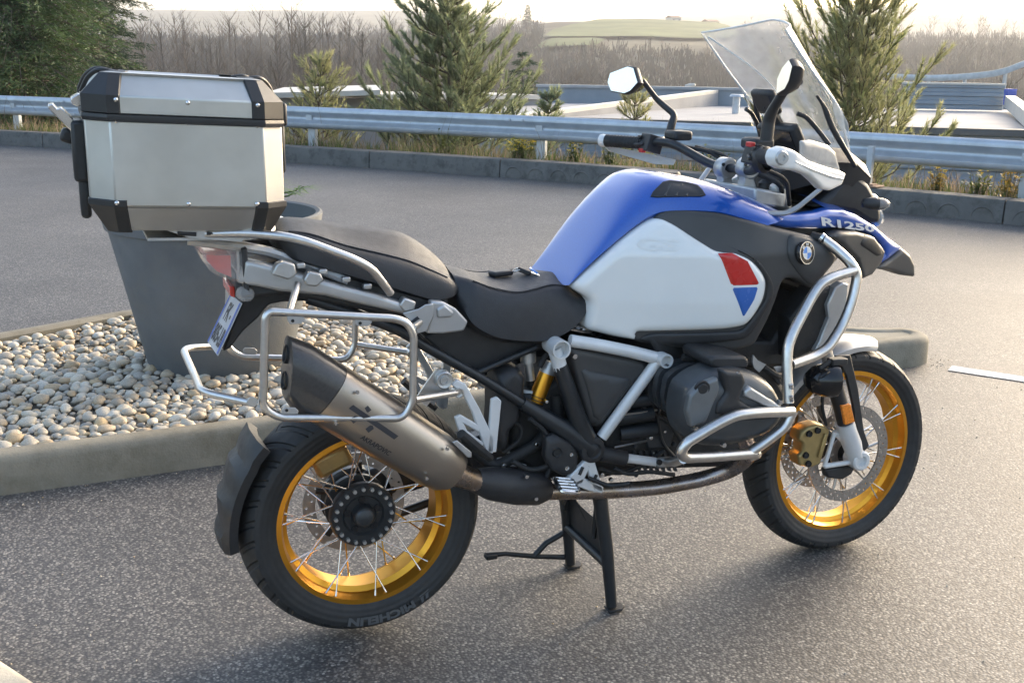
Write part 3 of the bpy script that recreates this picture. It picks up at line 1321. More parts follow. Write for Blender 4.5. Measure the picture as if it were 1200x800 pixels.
POSTS = [s_at(px, OFF + 0.15) for px in (24, 368, 634, 1197)]
gap = POSTS[2] - POSTS[1]
POSTS += [POSTS[2] + (POSTS[3] - POSTS[2]) * t for t in ((0.5,) if POSTS[3] - POSTS[2] < 2.6 * gap else (0.33, 0.67))]
POSTS += [POSTS[0] - gap * k for k in (1, 2, 3)] + [POSTS[3] + gap * k for k in (1, 2)] + ([(POSTS[0] + POSTS[1]) / 2] if POSTS[1] - POSTS[0] > 1.5 * gap else [])
for s in POSTS:
    q, dr_, nn = along(s)
    mb = MB()
    c = q + nn * (OFF + 0.15)
    # C-shaped post
    for (a, b, sx, sy) in ((0, -0.03, 0.12, 0.006), (-0.06, 0, 0.006, 0.06), (0.06, 0, 0.006, 0.06)):
        rot = Matrix((dr_, nn, V((0, 0, 1)))).transposed()
        box(mb, c + dr_ * a + nn * b + V((0, 0, 0.3)), (sx, sy, 0.92), rot)
    obj('post', mb, M['galv'], gt)
    mb = MB()
    box(mb, q + nn * (OFF + 0.1) + V((0, 0, 0.62)), (0.1, 0.08, 0.2), Matrix((dr_, nn, V((0, 0, 1)))).transposed())
    obj('spacer', mb, M['galv'], gt)
# plated post standing on the kerb wall
q = G(1036, 214, 0.236)
s = min((abs((along(L[0] + k * 0.1)[0] - q).length), k * 0.1) for k in range(int(L[-1] * 10)))[1]
q, dr_, nn = along(s)
rot = Matrix((dr_, nn, V((0, 0, 1)))).transposed()
mb = MB()
box(mb, q + nn * 0.13 + V((0, 0, 0.241)), (0.3, 0.2, 0.014), rot)
box(mb, q + nn * 0.13 + V((0, 0, 0.256)), (0.18, 0.13, 0.014), rot)
bp_ = obj('base_plate', mb, M['rust'], gt, bevel=0.003)
mb = MB()
box(mb, q + nn * 0.16 + V((0, 0, 0.45)), (0.06, 0.06, 0.4), rot)
obj('post', mb, M['galv'], gt)

# ================================================================== BUILDINGS BELOW THE CAR PARK
M['clad'] = mat('blue_grey_cladding', (0.22, 0.26, 0.3), 0.5, metal=0.25, var=0.08, scale=1.5)
M['cap'] = mat('grey_coping', (0.3, 0.31, 0.32), 0.5, var=0.12, scale=2)
M['capdark'] = mat('dark_coping', (0.1, 0.1, 0.1), 0.6, var=0.12, scale=2)
M['capwhite'] = mat('white_coping', (0.5, 0.47, 0.42), 0.5, var=0.1, scale=2)
M['roof'] = mat('flat_roof_membrane', (0.27, 0.27, 0.275), 0.75, var=0.12, scale=0.8, detail=8)
M['bluepanel'] = mat('blue_box_paint', (0.04, 0.09, 0.42), 0.5, var=0.08)


def horizon_y(px):
    return 70.3 + 0.0151 * (px - 600)


def upright(mb, a, b, h, th, ridges=0, m=0):
    """wall panel from top line a-b downwards; ridges > 0 gives horizontal corrugation"""
    a, b = V(a), V(b)
    d = (b - a)
    nn = V((d.y, -d.x, 0)).normalized()
    if nn.dot(CAM - a) < 0:
        nn = -nn
    if not ridges:
        prism(mb, [a, b, b - V((0, 0, h)), a - V((0, 0, h))], -nn * th, m)
    else:
        rows = []
        for k in range(ridges):
            z1 = h * k / ridges
            z2 = h * (k + 1) / ridges
            w_ = z2 - z1
            for zz, off in ((z1, 0), (z1 + w_ * 0.35, 0), (z1 + w_ * 0.45, -0.05), (z1 + w_ * 0.85, -0.05), (z1 + w_ * 0.97, 0)):
                rows.append([a + nn * off - V((0, 0, zz)), b + nn * off - V((0, 0, zz))])
        loft(mb, rows, caps=False, closed=False, m=m)
    return mb


def lev(px, z, depth):
    """point on bearing px at height z and given depth"""
    q = D(px, 400, depth)
    return q + CU * ((z - q.z) / CU.z)


bt = thing('industrial_building', lev(1000, -6, 28), 'low flat-roofed industrial building with corrugated blue-grey cladding beyond the guardrail on the right', 'building')
zr = 0.12
mb = MB()
prism(mb, [lev(548, zr, 24.5), lev(1420, zr, 21), lev(1420, zr, 36), lev(548, zr, 37)], (0, 0, -0.2))
obj('roof', mb, M['roof'], bt, smooth=0)
mb = MB()
upright(mb, lev(548, zr + 0.16, 24.4), lev(1420, zr + 0.16, 20.9), 0.13, 0.35)
obj('coping', mb, M['capdark'], bt)
for xa, xb in ((548, 830), (830, 1075), (1075, 1420)):
    fa, fb = (xa - 548) / 872, (xb - 548) / 872
    mb = MB()
    upright(mb, lev(xa, zr + 0.03, 24.45 - 3.5 * fa), lev(xb, zr + 0.03, 24.45 - 3.5 * fb), 5.4, 0.1, ridges=18)
    obj('cladding_panel', mb, M['clad'], bt, smooth=0)
mb = MB()
upright(mb, lev(630, 0.62, 36.6), lev(975, 0.62, 35.6), 0.5, 0.25)
par = obj('parapet', mb, M['clad'], bt)
mb = MB()
upright(mb, lev(628, 0.7, 36.5), lev(977, 0.7, 35.5), 0.09, 0.35)
obj('coping', mb, M['cap'], par)
mb = MB()
upright(mb, lev(1058, 0.93, 34.8), lev(1178, 0.93, 34.3), 0.78, 0.2, ridges=3)
par = obj('parapet', mb, M['clad'], bt, smooth=0)
mb = MB()
upright(mb, lev(1056, 0.98, 34.75), lev(1180, 0.98, 34.25), 0.06, 0.3)
obj('coping', mb, M['capwhite'], par)
mb = MB()
upright(mb, lev(1178, 0.62, 34.2), lev(1222, 0.40, 21.3), 0.34, 0.3)
obj('parapet', mb, M['capwhite'], bt)
mb = MB()
upright(mb, lev(604, 0.24, 25.2), lev(842, 0.62, 35.8), 0.1, 0.3)
obj('coping', mb, M['capwhite'], bt)
mb = MB()
upright(mb, lev(605, 0.14, 25.25), lev(842, 0.52, 35.85), 0.45, 0.25)
obj('parapet', mb, M['roof'], bt)
mb = MB()
q = lev(862, zr, 30.5)
cyl(mb, q, q + V((0, 0, 0.46)), 0.1, n=12)
cyl(mb, q + V((0, 0, 0.46)), q + V((0, 0, 0.52)), 0.2, 0.16, n=12)
obj('roof_vent', mb, M['galv'], bt)

b2 = thing('flat_roofed_shed', lev(390, -6, 30), 'pale flat-roofed shed with a white roof edge half hidden behind the young pine', 'building')
mb = MB()
upright(mb, lev(310, 0.36, 30), lev(640, 0.3, 34), 5.5, 0.2)
obj('wall', mb, M['roof'], b2)
mb = MB()
upright(mb, lev(308, 0.5, 29.9), lev(446, 0.62, 30.2), 0.14, 6.0)
upright(mb, lev(446.5, 0.5, 30.2), lev(633, 0.44, 33.8), 0.13, 3.0)
obj('roof', mb, M['capwhite'], b2)

# distant crash barrier and blue cabinet by the ramp
rt_ = thing('ramp_barrier', lev(1150, 0.2, 46), 'curved pale crash barrier on the ramp beyond the industrial roof at upper right', 'guardrail')
pts = [lev(1040, 1.02, 47), lev(1090, 0.98, 47), lev(1140, 1.1, 46), lev(1175, 1.3, 45), lev(1210, 1.72, 44), lev(1300, 2.5, 42)]
pts = catmull(pts, 6)
mb = MB()
loft(mb, [[q + V((0, 0, 0.13)), q + V((0.03, 0.05, 0.13)), q + V((0.03, 0.05, -0.13)), q + V((0, 0, -0.13)), q + V((0, -0.03, 0))] for q in pts])
obj('beam', mb, M['galv'], rt_)
for px in (1092, 1135, 1178, 1230):
    i = min(range(len(pts)), key=lambda k: abs((pts[k] - CAM).dot(CR) / (pts[k] - CAM).dot(CF) - (px - 600) / FPX))
    mb = MB()
    box(mb, pts[i] + V((0.05, 0.12, -1.4)), (0.12, 0.1, 3.0))
    obj('post', mb, M['galv'], rt_)
ct = thing('utility_cabinet', lev(1181, -1, 38), 'small blue cabinet at the corner of the industrial roof below the curved barrier', 'cabinet')
mb = MB()
box(mb, lev(1181, 0.46, 38), (0.4, 0.35, 0.5))
ob = obj('body', mb, M['bluepanel'], ct, bevel=0.01)
mb = MB()
box(mb, lev(1181, 0.73, 38), (0.46, 0.4, 0.04))
obj('lid', mb, M['bluepanel'], ct)
mb = MB()
box(mb, lev(1181, -0.4, 38), (0.3, 0.3, 1.2))
obj('plinth', mb, M['cap'], ct)
# street lamp far behind
lt = thing('street_lamp', lev(803, -5, 60), 'slim white street lamp beyond the flat roof, seen between mirror and windscreen', 'street lamp')
mb = MB()
q = lev(803, 0, 60)
tube(mb, [q + V((0, 0, -6)), q + V((0, 0, 0.1)), q + V((0.15, -0.06, 0.22))], [0.09, 0.06], 8)
obj('pole', mb, M['capwhite'], lt)
mb = MB()
lathe(mb, [(0, 0), (0.09, 0.03), (0.14, 0.25), (0.1, 0.55), (0, 0.62)], q + V((-0.05, 0, 0.2)), (0.93, -0.37, 0.15), 10)
obj('lamp_head', mb, M['capwhite'], lt)
# small white houses on the far slope
for i, (px, d, zz, sz, lab) in enumerate(((776, 640, None, 6, 'tiny white house on the hilltop above the green field, the left one of the two'), (818, 655, None, 7, 'tiny white house on the hilltop above the green field, the right one of the two'))):
    a = CAMAZ + math.atan((px - 600) / FPX)
    x, y = CAM.x + math.sin(a) * d, CAM.y + math.cos(a) * d
    z = terrain_z(x, y)
    ht = thing('farm_house', (x, y, z), lab, 'house', 'houses on the far hilltop')
    mb = MB()
    box(mb, (x, y, z + 0.9), (sz, 7, 3.6))
    obj('wall', mb, M['capwhite'], ht)
    mb = MB()
    prism(mb, [V((x - sz / 2 - 0.4, y - 3.9, z + 2.72)), V((x - sz / 2 - 0.4, y + 3.9, z + 2.72)), V((x - sz / 2 - 0.4, y, z + 4.0))], (sz + 0.8, 0, 0))
    obj('roof', mb, M['rust'], ht)
    for dx in (-2.4, 2.2):
        mb = MB()
        box(mb, (x + dx * sz / 8, y - 3.52, z + 1.4), (0.8, 0.1, 1.0))
        obj('window', mb, M['capdark'], ht)


# ================================================================== TREES
def bare_tree(mb, base, h, wd, nb, rd, tw=0.05):
    """leafless tree: tapered trunk and a fan of rising twigs"""
    base = V(base)
    top = base + V((rd.uniform(-0.06, 0.06) * h, rd.uniform(-0.06, 0.06) * h, h))
    tube(mb, [base, base.lerp(top, 0.5) + V((rd.uniform(-0.02, 0.02) * h, 0, 0)), top], [0.011 * h, 0.007 * h, 0.002 * h], 3, caps=False)
    for k in range(nb):
        t = rd.uniform(0.25, 0.98)
        p0 = base.lerp(top, t)
        a = rd.uniform(0, 6.283)
        l = wd * (1.25 - t) * rd.uniform(0.7, 1.3) + 0.1 * h * 0.5
        d_ = V((math.cos(a), math.sin(a), rd.uniform(0.6, 1.6))).normalized()
        p1 = p0 + d_ * l
        sd_ = V((CR.x, CR.y, 0)) * tw * rd.uniform(0.6, 1.3)
        mb.add([p0 - sd_, p0 + sd_, p1], [(0, 1, 2)])
        for q in range(3):
            p2 = p0.lerp(p1, rd.uniform(0.3, 0.9))
            a2 = a + rd.uniform(-1.2, 1.2)
            d2 = V((math.cos(a2), math.sin(a2), rd.uniform(0.6, 2.4))).normalized()
            p3 = p2 + d2 * l * rd.uniform(0.3, 0.6)
            mb.add([p2 - sd_ * 0.5, p2 + sd_ * 0.5, p3], [(0, 1, 2)])


M['twig'] = mat('bare_twigs', (0.2, 0.16, 0.125), 0.9, var=0.3, scale=0.05, spec=0.1)
M['twigdark'] = mat('bare_twigs_brown', (0.125, 0.1, 0.078), 0.9, var=0.3, scale=0.05, spec=0.1)
M['evergreen'] = leafmat('far_evergreen', (0.03, 0.05, 0.025), (0.05, 0.08, 0.035), 0.2, scale=0.1)
rd = random.Random(5)
mb = MB()
mbd = MB()
for i in range(2900):
    px = rd.uniform(-550, 1950)
    d = rd.choice((rd.uniform(120, 250), rd.uniform(230, 400), rd.uniform(350, 640)))
    # keep the meadow open
    if 628 < px < 850 and d > 385:
        continue
    a = CAMAZ + math.atan((px - 600) / FPX)
    x, y = CAM.x + math.sin(a) * d, CAM.y + math.cos(a) * d
    h = rd.uniform(6, 11) * (0.6 if 640 < px < 860 else 1.0)
    bare_tree(mb if rd.random() < 0.5 else mbd, (x, y, terrain_z(x, y) - 0.3), h, h * 0.42, 18, rd, 0.07)
for i in range(120):   # tall slender trees of the valley floor
    px = rd.uniform(130, 470) if i < 85 else rd.choice((rd.uniform(640, 700), rd.uniform(880, 1230)))
    d = rd.uniform(125, 190)
    a = CAMAZ + math.atan((px - 600) / FPX)
    x, y = CAM.x + math.sin(a) * d, CAM.y + math.cos(a) * d
    h = rd.uniform(12, 18) if i < 85 else rd.uniform(8, 13)
    bare_tree(mb if rd.random() < 0.6 else mbd, (x, y, terrain_z(x, y) - 0.3), h, h * 0.24, 50, rd, 0.03)
o = obj('wood', mb, M['twig'], smooth=0)
tag(o, 'pale leafless winter wood covering the hillside in the background', 'wood', kind='stuff')
o = obj('wood', mbd, M['twigdark'], smooth=0)
tag(o, 'brown leafless winter wood covering the hillside in the background', 'wood', kind='stuff')
# undergrowth of the wood
mb = MB()
for i in range(30000):
    px = rd.uniform(-550, 1950)
    d = rd.uniform(95, 600)
    if 628 < px < 850 and d > 385:
        continue
    a = CAMAZ + math.atan((px - 600) / FPX)
    x, y = CAM.x + math.sin(a) * d, CAM.y + math.cos(a) * d
    z = terrain_z(x, y)
    h = rd.uniform(1.5, 5.5)
    for k in range(4):
        q = V((x, y, z)) + V((CR.x, CR.y, 0)) * rd.uniform(-1.6, 1.6)
        wv = V((CR.x, CR.y, 0)) * 0.16
        tp_ = q + V((rd.uniform(-1.2, 1.2), 0, h * rd.uniform(0.5, 1)))
        mb.add([q - wv, q + wv, tp_ + wv * 0.6, tp_ - wv * 0.6], [(0, 1, 2, 3)])
o = obj('undergrowth', mb, M['twigdark'], smooth=0)
tag(o, 'brown scrub between the far bare trees', 'scrub', kind='stuff')

TREES = [(182, 130, 15), (212, 150, 17), (229, 140, 15), (268, 165, 18), (292, 150, 16), (321, 140, 16.5), (348, 160, 17), (390, 150, 17), (413, 170, 18), (655, 190, 11), (905, 170, 10), (1120, 190, 13), (1160, 160, 11), (1190, 175, 12)]
ORD = ['first', 'second', 'third', 'fourth', 'fifth', 'sixth', 'seventh', 'eighth', 'ninth', 'tenth', 'eleventh', 'twelfth', 'thirteenth', 'fourteenth']
for i, (px, d, h) in enumerate(TREES):
    a = CAMAZ + math.atan((px - 600) / FPX)
    x, y = CAM.x + math.sin(a) * d, CAM.y + math.cos(a) * d
    z = terrain_z(x, y)
    rt2 = thing('bare_tree', (x, y, z), 'leafless tree standing out of the wood behind the guardrail, %s from the left' % ORD[i], 'tree', 'leafless trees standing out of the wood')
    mb = MB()
    rr = random.Random(100 + i)
    bare_tree(mb, (x, y, z - 0.3), h, h * 0.26, 70, rr, 0.035)
    obj('crown', mb, M['twig'], rt2, smooth=0)
    mb = MB()
    tube(mb, [(x, y, z - 0.4), (x, y, z + h * 0.4)], [0.19, 0.12], 6)
    obj('trunk', mb, M['twig'], rt2)


def needles(mb, p0, p1, n, ln, w_, rd, spread=0.8):
    ax = (p1 - p0)
    l = ax.length
    ax = ax.normalized()
    u, v_ = frame(ax)
    for k in range(n):
        t = rd.random()
        a = rd.uniform(0, 6.283)
        e = u * math.cos(a) + v_ * math.sin(a)
        d_ = (ax * rd.uniform(0.55, 1.0) + e * rd.uniform(0.45, 1.0) * spread).normalized()
        b = p0 + ax * (l * t)
        s_ = d_.cross(e).normalized() * w_
        c = b + d_ * ln * rd.uniform(0.7, 1.2)
        mb.add([b - s_, b + s_, c], [(0, 1, 2)])


def pine(name, base, h, rad, seed, label, mats, lean=(0, 0), whorls=9, per=5, ln=0.085, nn=46, wd=0.007, top_bias=1.0, up=0.8, group=None):
    rd = random.Random(seed)
    base = V(base)
    t = thing(name, base, label, 'tree', group)
    top = base + V((lean[0], lean[1], h))
    tr = MB()
    axis = [base + V((0, 0, -0.4)), base.lerp(top, 0.35) + V((rd.uniform(-.04, .04), 0, 0)), base.lerp(top, 0.7), top]
    tube(tr, axis, [0.03 * h * 0.55, 0.02 * h * 0.55, 0.011 * h * 0.5, 0.004 * h], 8)
    nd = MB()
    br = MB()
    needles(nd, base.lerp(top, 0.9), top + V((0, 0, 0.12)), nn * 2, ln, wd, rd)
    for i in range(whorls):
        f = 0.1 + 0.86 * i / (whorls - 1)
        c = base.lerp(top, f)
        L_ = rad * (1 - f * 0.86) ** 0.8 * top_bias
        for k in range(per):
            a = 2 * math.pi * k / per + i * 0.9 + rd.uniform(-0.25, 0.25)
            l = L_ * rd.uniform(0.5, 1.2)
            d_ = V((math.cos(a), math.sin(a), 0))
            p1 = c + d_ * l * 0.55 + V((0, 0, l * 0.28 * up))
            p2 = c + d_ * l + V((0, 0, l * 0.85 * up + rd.uniform(0, 0.12)))
            path = [c, p1, p2]
            tube(br, path, [0.012, 0.008, 0.004], 4, caps=False)
            needles(nd, p1, p2, nn, ln, wd, rd)
            ns = max(2, int(l / 0.16))
            for s_ in range(ns):
                q = c.lerp(p1, 0.35 + 0.65 * s_ / ns) if s_ < ns * 0.5 else p1.lerp(p2, (s_ - ns * 0.5) / (ns * 0.5))
                for sg in (-1, 1):
                    a2 = a + sg * rd.uniform(0.4, 1.1)
                    d2 = V((math.cos(a2), math.sin(a2), rd.uniform(0.5, 1.6) * up)).normalized()
                    l2 = rd.uniform(0.2, 0.42) * min(1.0, l / 0.8 + 0.35)
                    q2 = q + d2 * l2
                    tube(br, [q, q2], [0.005, 0.003], 3, caps=False)
                    needles(nd, q + d2 * l2 * 0.15, q2 + V((0, 0, 0.05)), nn, ln, wd, rd)
    obj('trunk', tr, M['bark'], t)
    obj('branches', br, M['bark'], t)
    obj('crown', nd, mats, t, smooth=0)
    return t


M['pine'] = leafmat('pine_needles', (0.18, 0.22, 0.13), (0.34, 0.37, 0.2), 0.55, scale=2.2)
M['pine2'] = leafmat('yellow_pine_needles', (0.24, 0.27, 0.12), (0.38, 0.37, 0.2), 0.6, scale=2.0)
M['conifer'] = leafmat('conifer_sprays', (0.035, 0.07, 0.03), (0.1, 0.15, 0.055), 0.3, scale=1.2)
M['darkfir'] = leafmat('dark_cedar', (0.03, 0.055, 0.03), (0.06, 0.085, 0.045), 0.2, scale=1.0)


def ground_at(px, d):
    q = lev(px, 0, d)
    return V((q.x, q.y, terrain_z(q.x, q.y)))


b = ground_at(532, 17.6)
pine('pine_tree', b, 2.62 - b.z, 1.6, 3, 'bushy young pine behind the guardrail between top case and tank, with upright shoots', M['pine'], whorls=13, per=7, nn=80, lean=(-0.1, 0.1), ln=0.1)
b = ground_at(984, 14.6)
pine('pine_tree', b, 2.75 - b.z, 1.35, 8, 'yellowish young pine behind the guardrail beside the windscreen, leaning in backlight', M['pine2'], whorls=12, per=7, nn=75, lean=(0.1, 0), up=1.1, ln=0.1)
b = ground_at(368, 17.5)
pine('pine_tree', b, 1.4 - b.z, 0.85, 12, 'thin small pine sapling behind the guardrail just right of the top case', M['pine2'], whorls=12, per=3, nn=40, lean=(.15, 0), ln=0.09)
b = ground_at(741, 16.5)
pine('pine_tree', b, 1.12 - b.z, 0.6, 14, 'tiny pine sapling below the left mirror behind the guardrail', M['pine2'], whorls=10, per=3, nn=40, ln=0.09)
b = ground_at(622, 15.8)
pine('pine_tree', b, 0.95 - b.z, 0.5, 17, 'little pine shoot leaning at the right foot of the bushy young pine', M['pine'], whorls=9, per=3, nn=40, lean=(0.3, 0), ln=0.09)


def conifer(name, base, h, rad, seed, label, mt, layers=26, per=11, droop=0.25, leaf=0.05, dens=60, full=0.75, group=None):
    rd = random.Random(seed)
    base = V(base)
    t = thing(name, base, label, 'tree', group)
    tr, lf, br = MB(), MB(), MB()
    tube(tr, [base - V((0, 0, 0.4)), base + V((0, 0, h * 0.5)), base + V((0, 0, h))], [0.16, 0.1, 0.02], 8)
    for i in range(layers):
        f = i / (layers - 1)
        c = base + V((0, 0, h * (0.03 + 0.95 * f)))
        L_ = rad * min(1.0, (1 - f) ** full + 0.06)
        for k in range(per):
            a = rd.uniform(0, 6.283)
            l = L_ * rd.uniform(0.65, 1.12)
            d_ = V((math.cos(a), math.sin(a), 0))
            rise = rd.uniform(-0.05, 0.35)
            p1 = c + d_ * l * 0.5 + V((0, 0, rise * l))
            p2 = c + d_ * l + V((0, 0, rise * l - droop * l * rd.uniform(0.5, 1.2)))
            tube(br, [c, p1, p2], [0.02, 0.012, 0.004], 3, caps=False)
            for s_ in range(int(dens * (0.35 + l / rad))):
                tt = rd.uniform(0.2, 1.0)
                q = c.lerp(p1, tt * 2) if tt < 0.5 else p1.lerp(p2, tt * 2 - 1)
                sw = 0.3 * (1.15 - tt) * l + 0.05
                sd_ = V((-d_.y, d_.x, 0))
                q = q + sd_ * rd.uniform(-sw, sw) + V((0, 0, rd.uniform(-0.09, 0.05)))
                e = (d_ * rd.uniform(0.2, 1) + sd_ * rd.uniform(-1, 1) + V((0, 0, rd.uniform(-0.7, 0.25)))).normalized()
                u, v_ = frame(e)
                uu = (u * math.cos(s_) + v_ * math.sin(s_)) * leaf * 0.22
                lf.add([q - uu, q + uu, q + e * leaf * rd.uniform(1.6, 3.2)], [(0, 1, 2)])
    obj('trunk', tr, M['bark'], t)
    obj('branches', br, M['bark'], t)
    obj('crown', lf, mt, t, smooth=0)
    return t


b = ground_at(30, 22.5)
conifer('conifer_tree', b, 3.9 - b.z, 2.7, 21, 'large bright green conifer behind the guardrail at the left edge', M['conifer'], layers=40, per=16, dens=130, full=0.4)
b = ground_at(118, 27)
conifer('conifer_tree', b, 4.6 - b.z, 1.6, 22, 'darker cedar-like conifer just right of the large green one, behind the top case', M['darkfir'], layers=26, per=12, droop=0.12, dens=130, full=0.3)
b = ground_at(612, 62)
conifer('conifer_tree', b, 2.0 - b.z, 1.7, 23, 'small dark round conifer far behind the right flank of the bushy pine', M['evergreen'], layers=18, per=9, leaf=0.14, dens=30, full=0.4)
a = CAMAZ + math.atan((612 - 600) / FPX)
x, y = CAM.x + math.sin(a) * 600, CAM.y + math.cos(a) * 600
conifer('conifer_tree', (x, y, terrain_z(x, y)), 11, 3.4, 24, 'lone dark conifer standing on the skyline above the bushy pine', M['evergreen'], layers=14, per=8, leaf=0.5, dens=20, full=0.8)


# --- dry grass and weeds along the kerb
M['drygrass'] = leafmat('dry_grass', (0.2, 0.145, 0.1), (0.32, 0.25, 0.17), 0.4, scale=3)
M['greengrass'] = leafmat('green_weeds', (0.06, 0.09, 0.025), (0.15, 0.17, 0.05), 0.35, scale=3)
M['yellow'] = leafmat('yellow_flowers', (0.6, 0.5, 0.04), (0.75, 0.62, 0.08), 0.3)
M['ochre'] = leafmat('ochre_leaves', (0.3, 0.2, 0.04), (0.42, 0.3, 0.07), 0.35)
rd = random.Random(31)


def blades(n, smin, smax, h0, h1, wd, slo, shi):
    mb = MB()
    k = 0
    while k < n:
        s = rd.uniform(slo, shi)
        q, dr_, nn_ = along(s)
        of = rd.uniform(smin, smax)
        dens = noise.noise(V((s * 0.9, of * 0.8, 0))) * 0.5 + 0.55
        if rd.random() > dens:
            continue
        k += 1
        b_ = q + nn_ * of
        b_.z = verge_z(of) - 0.03
        h = rd.uniform(h0, h1) * (0.6 + dens)
        lx = V((rd.uniform(-0.4, 0.4), rd.uniform(-0.4, 0.4), 0)) * h
        a = rd.uniform(0, 3.14)
        sd_ = V((math.cos(a), math.sin(a), 0)) * wd
        mid = b_ + V((0, 0, h * 0.6)) + lx * 0.35
        mb.add([b_ - sd_, b_ + sd_, mid + sd_ * 0.7, mid - sd_ * 0.7, b_ + V((0, 0, h)) + lx], [(0, 1, 2, 3), (3, 2, 4)])
    return mb


s0, s1 = s_of(V((-6, 21.5, 0))), s_of(V((9, 2.5, 0)))
o = obj('dry_grass', blades(9000, 0.3, 1.9, 0.08, 0.3, 0.005, s0, s1), M['drygrass'], smooth=0)
tag(o, 'dry pinkish-brown grass along the back of the kerb wall', 'grass', kind='stuff')
o = obj('green_grass', blades(12000, 0.3, 1.9, 0.06, 0.24, 0.008, s0, s1), M['greengrass'], smooth=0)
tag(o, 'green grass and weeds under the guardrail', 'grass', kind='stuff')
o = obj('dry_stalks', blades(420, 0.4, 1.4, 0.4, 0.75, 0.004, s0, s1), M['brown'], smooth=0)
tag(o, 'thin dead stalks standing behind the guardrail', 'grass', kind='stuff')


def weed(q, h, wd, n, fl, label, seed, mleaf):
    rd = random.Random(seed)
    t = thing('weed', q, label, 'weed', 'weeds under the guardrail')
    lf, fw, st = MB(), MB(), MB()
    for k in range(n):
        a = rd.uniform(0, 6.283)
        d_ = V((math.cos(a), math.sin(a), 0)) * rd.uniform(0, wd)
        p0 = q + d_ * 0.3
        p1 = q + d_ + V((0, 0, h * rd.uniform(0.5, 1.05)))
        tube(st, [p0, p0.lerp(p1, 0.5) + V((0, 0, 0.02)), p1], [0.004, 0.003, 0.002], 3, caps=False)
        for j in range(9):
            b_ = p0.lerp(p1, rd.uniform(0.15, 1))
            e = V((rd.uniform(-1, 1), rd.uniform(-1, 1), rd.uniform(-0.2, 0.8))).normalized()
            u, v_ = frame(e)
            ll = rd.uniform(0.03, 0.07)
            lf.add([b_, b_ + e * ll * 0.5 + u * ll * 0.28, b_ + e * ll, b_ + e * ll * 0.5 - u * ll * 0.28], [(0, 1, 2, 3)])
        if rd.random() < fl:
            for j in range(5):
                c = p1 + V((rd.uniform(-.02, .02), rd.uniform(-.02, .02), rd.uniform(0, .03)))
                for z in range(5):
                    e = V((math.cos(z * 1.256), math.sin(z * 1.256), 0.4)) * 0.017
                    u = V((-e.y, e.x, 0)) * 0.5
                    fw.add([c, c + e * 0.6 + u, c + e, c + e * 0.6 - u], [(0, 1, 2, 3)])
    obj('stems', st, M['greengrass'], t)
    obj('leaves', lf, mleaf, t, smooth=0)
    if fw.v:
        obj('flowers', fw, M['yellow'], t, smooth=0)['kind'] = 'stuff'
    return t


WEEDS = [(590, 186, .30, .24, 60, .95, 'low bright yellow flowering weed at the kerb wall, left of the rail post', 'greengrass'),
         (660, 190, .34, .15, 26, .5, 'sparse yellow-flowered weed just right of the rail post below the pine', 'greengrass'),
         (700, 192, .36, .14, 24, .3, 'upright green weed under the left handlebar grip', 'greengrass'),
         (1092, 222, .28, .11, 26, .2, 'ochre-green weed clump right of the rusty base plate', 'ochre'),
         (1150, 224, .22, .16, 34, .2, 'low green weed clump between two ochre ones at the right', 'greengrass'),
         (1183, 226, .30, .15, 36, .3, 'tall ochre weed clump near the right edge', 'ochre'),
         (800, 205, .3, .2, 30, .3, 'green weed behind the front of the blue tank', 'greengrass'),
         (480, 182, .34, .3, 40, .0, 'leafy green weed under the rail below the bushy pine', 'greengrass')]
for i, (px, py, h, wd, n_, fl, lab, ml) in enumerate(WEEDS):
    q = G(px, py, 0.236)
    s = min((abs((along(k * 0.1)[0] - q).length), k * 0.1) for k in range(int(L[-1] * 10)))[1]
    q, dr_, nn = along(s)
    q = q + nn * 0.55
    weed(V((q.x, q.y, 0.1)), h + 0.1, wd, n_, fl, lab, 60 + i, M[ml])

# --- the air
hz = MB()
box(hz, (0, 0, 60), (6600, 6600, 210))
vm = bpy.data.materials.new('haze')
vm.use_nodes = True
t = vm.node_tree
t.nodes.remove(t.nodes['Principled BSDF'])
pv = t.nodes.new('ShaderNodeVolumePrincipled')
pv.inputs['Color'].default_value = (0.82, 0.85, 0.9, 1)
pv.inputs['Density'].default_value = 0.00036
pv.inputs['Anisotropy'].default_value = 0.4
t.links.new(pv.outputs[0], t.nodes['Material Output'].inputs['Volume'])
o = obj('haze', hz, vm, smooth=0)
tag(o, 'pale winter haze in the valley air', 'haze', kind='stuff')
# ================================================================== MOTORCYCLE
bike = thing('motorcycle', (0.66, 0, 0), 'blue and white adventure motorcycle with gold spoked wheels parked on its centre stand', 'motorcycle')


def part(name, mb, mats, parent=None, **k):
    return obj(name, mb, mats, parent or bike, **k)


def both(name, mb, mats, parent=None, **k):
    a = part(name, mb, mats, parent, **k)
    b = part(name, mb.mirror(), mats, parent, **k)
    return a, b


def tubes(name, pts, r, mt, parent=None, bend=0.03, mir=False, n=12, **k):
    mb = MB()
    tube(mb, pts, r, n, bend=bend, **k)
    if mir:
        return both(name, mb, mt, parent, smooth=60)
    return part(name, mb, mt, parent, smooth=60)


def lerp_tab(tab, x):
    return interp(tab, x)[0]


LIFT = 0.0153
RC = V((0, 0, 0.318 + LIFT))
FC = V((1.504, 0, 0.325))
M['tyre_r'] = tyre_material(0.285)
M['tyre_f'] = tyre_material(0.295)


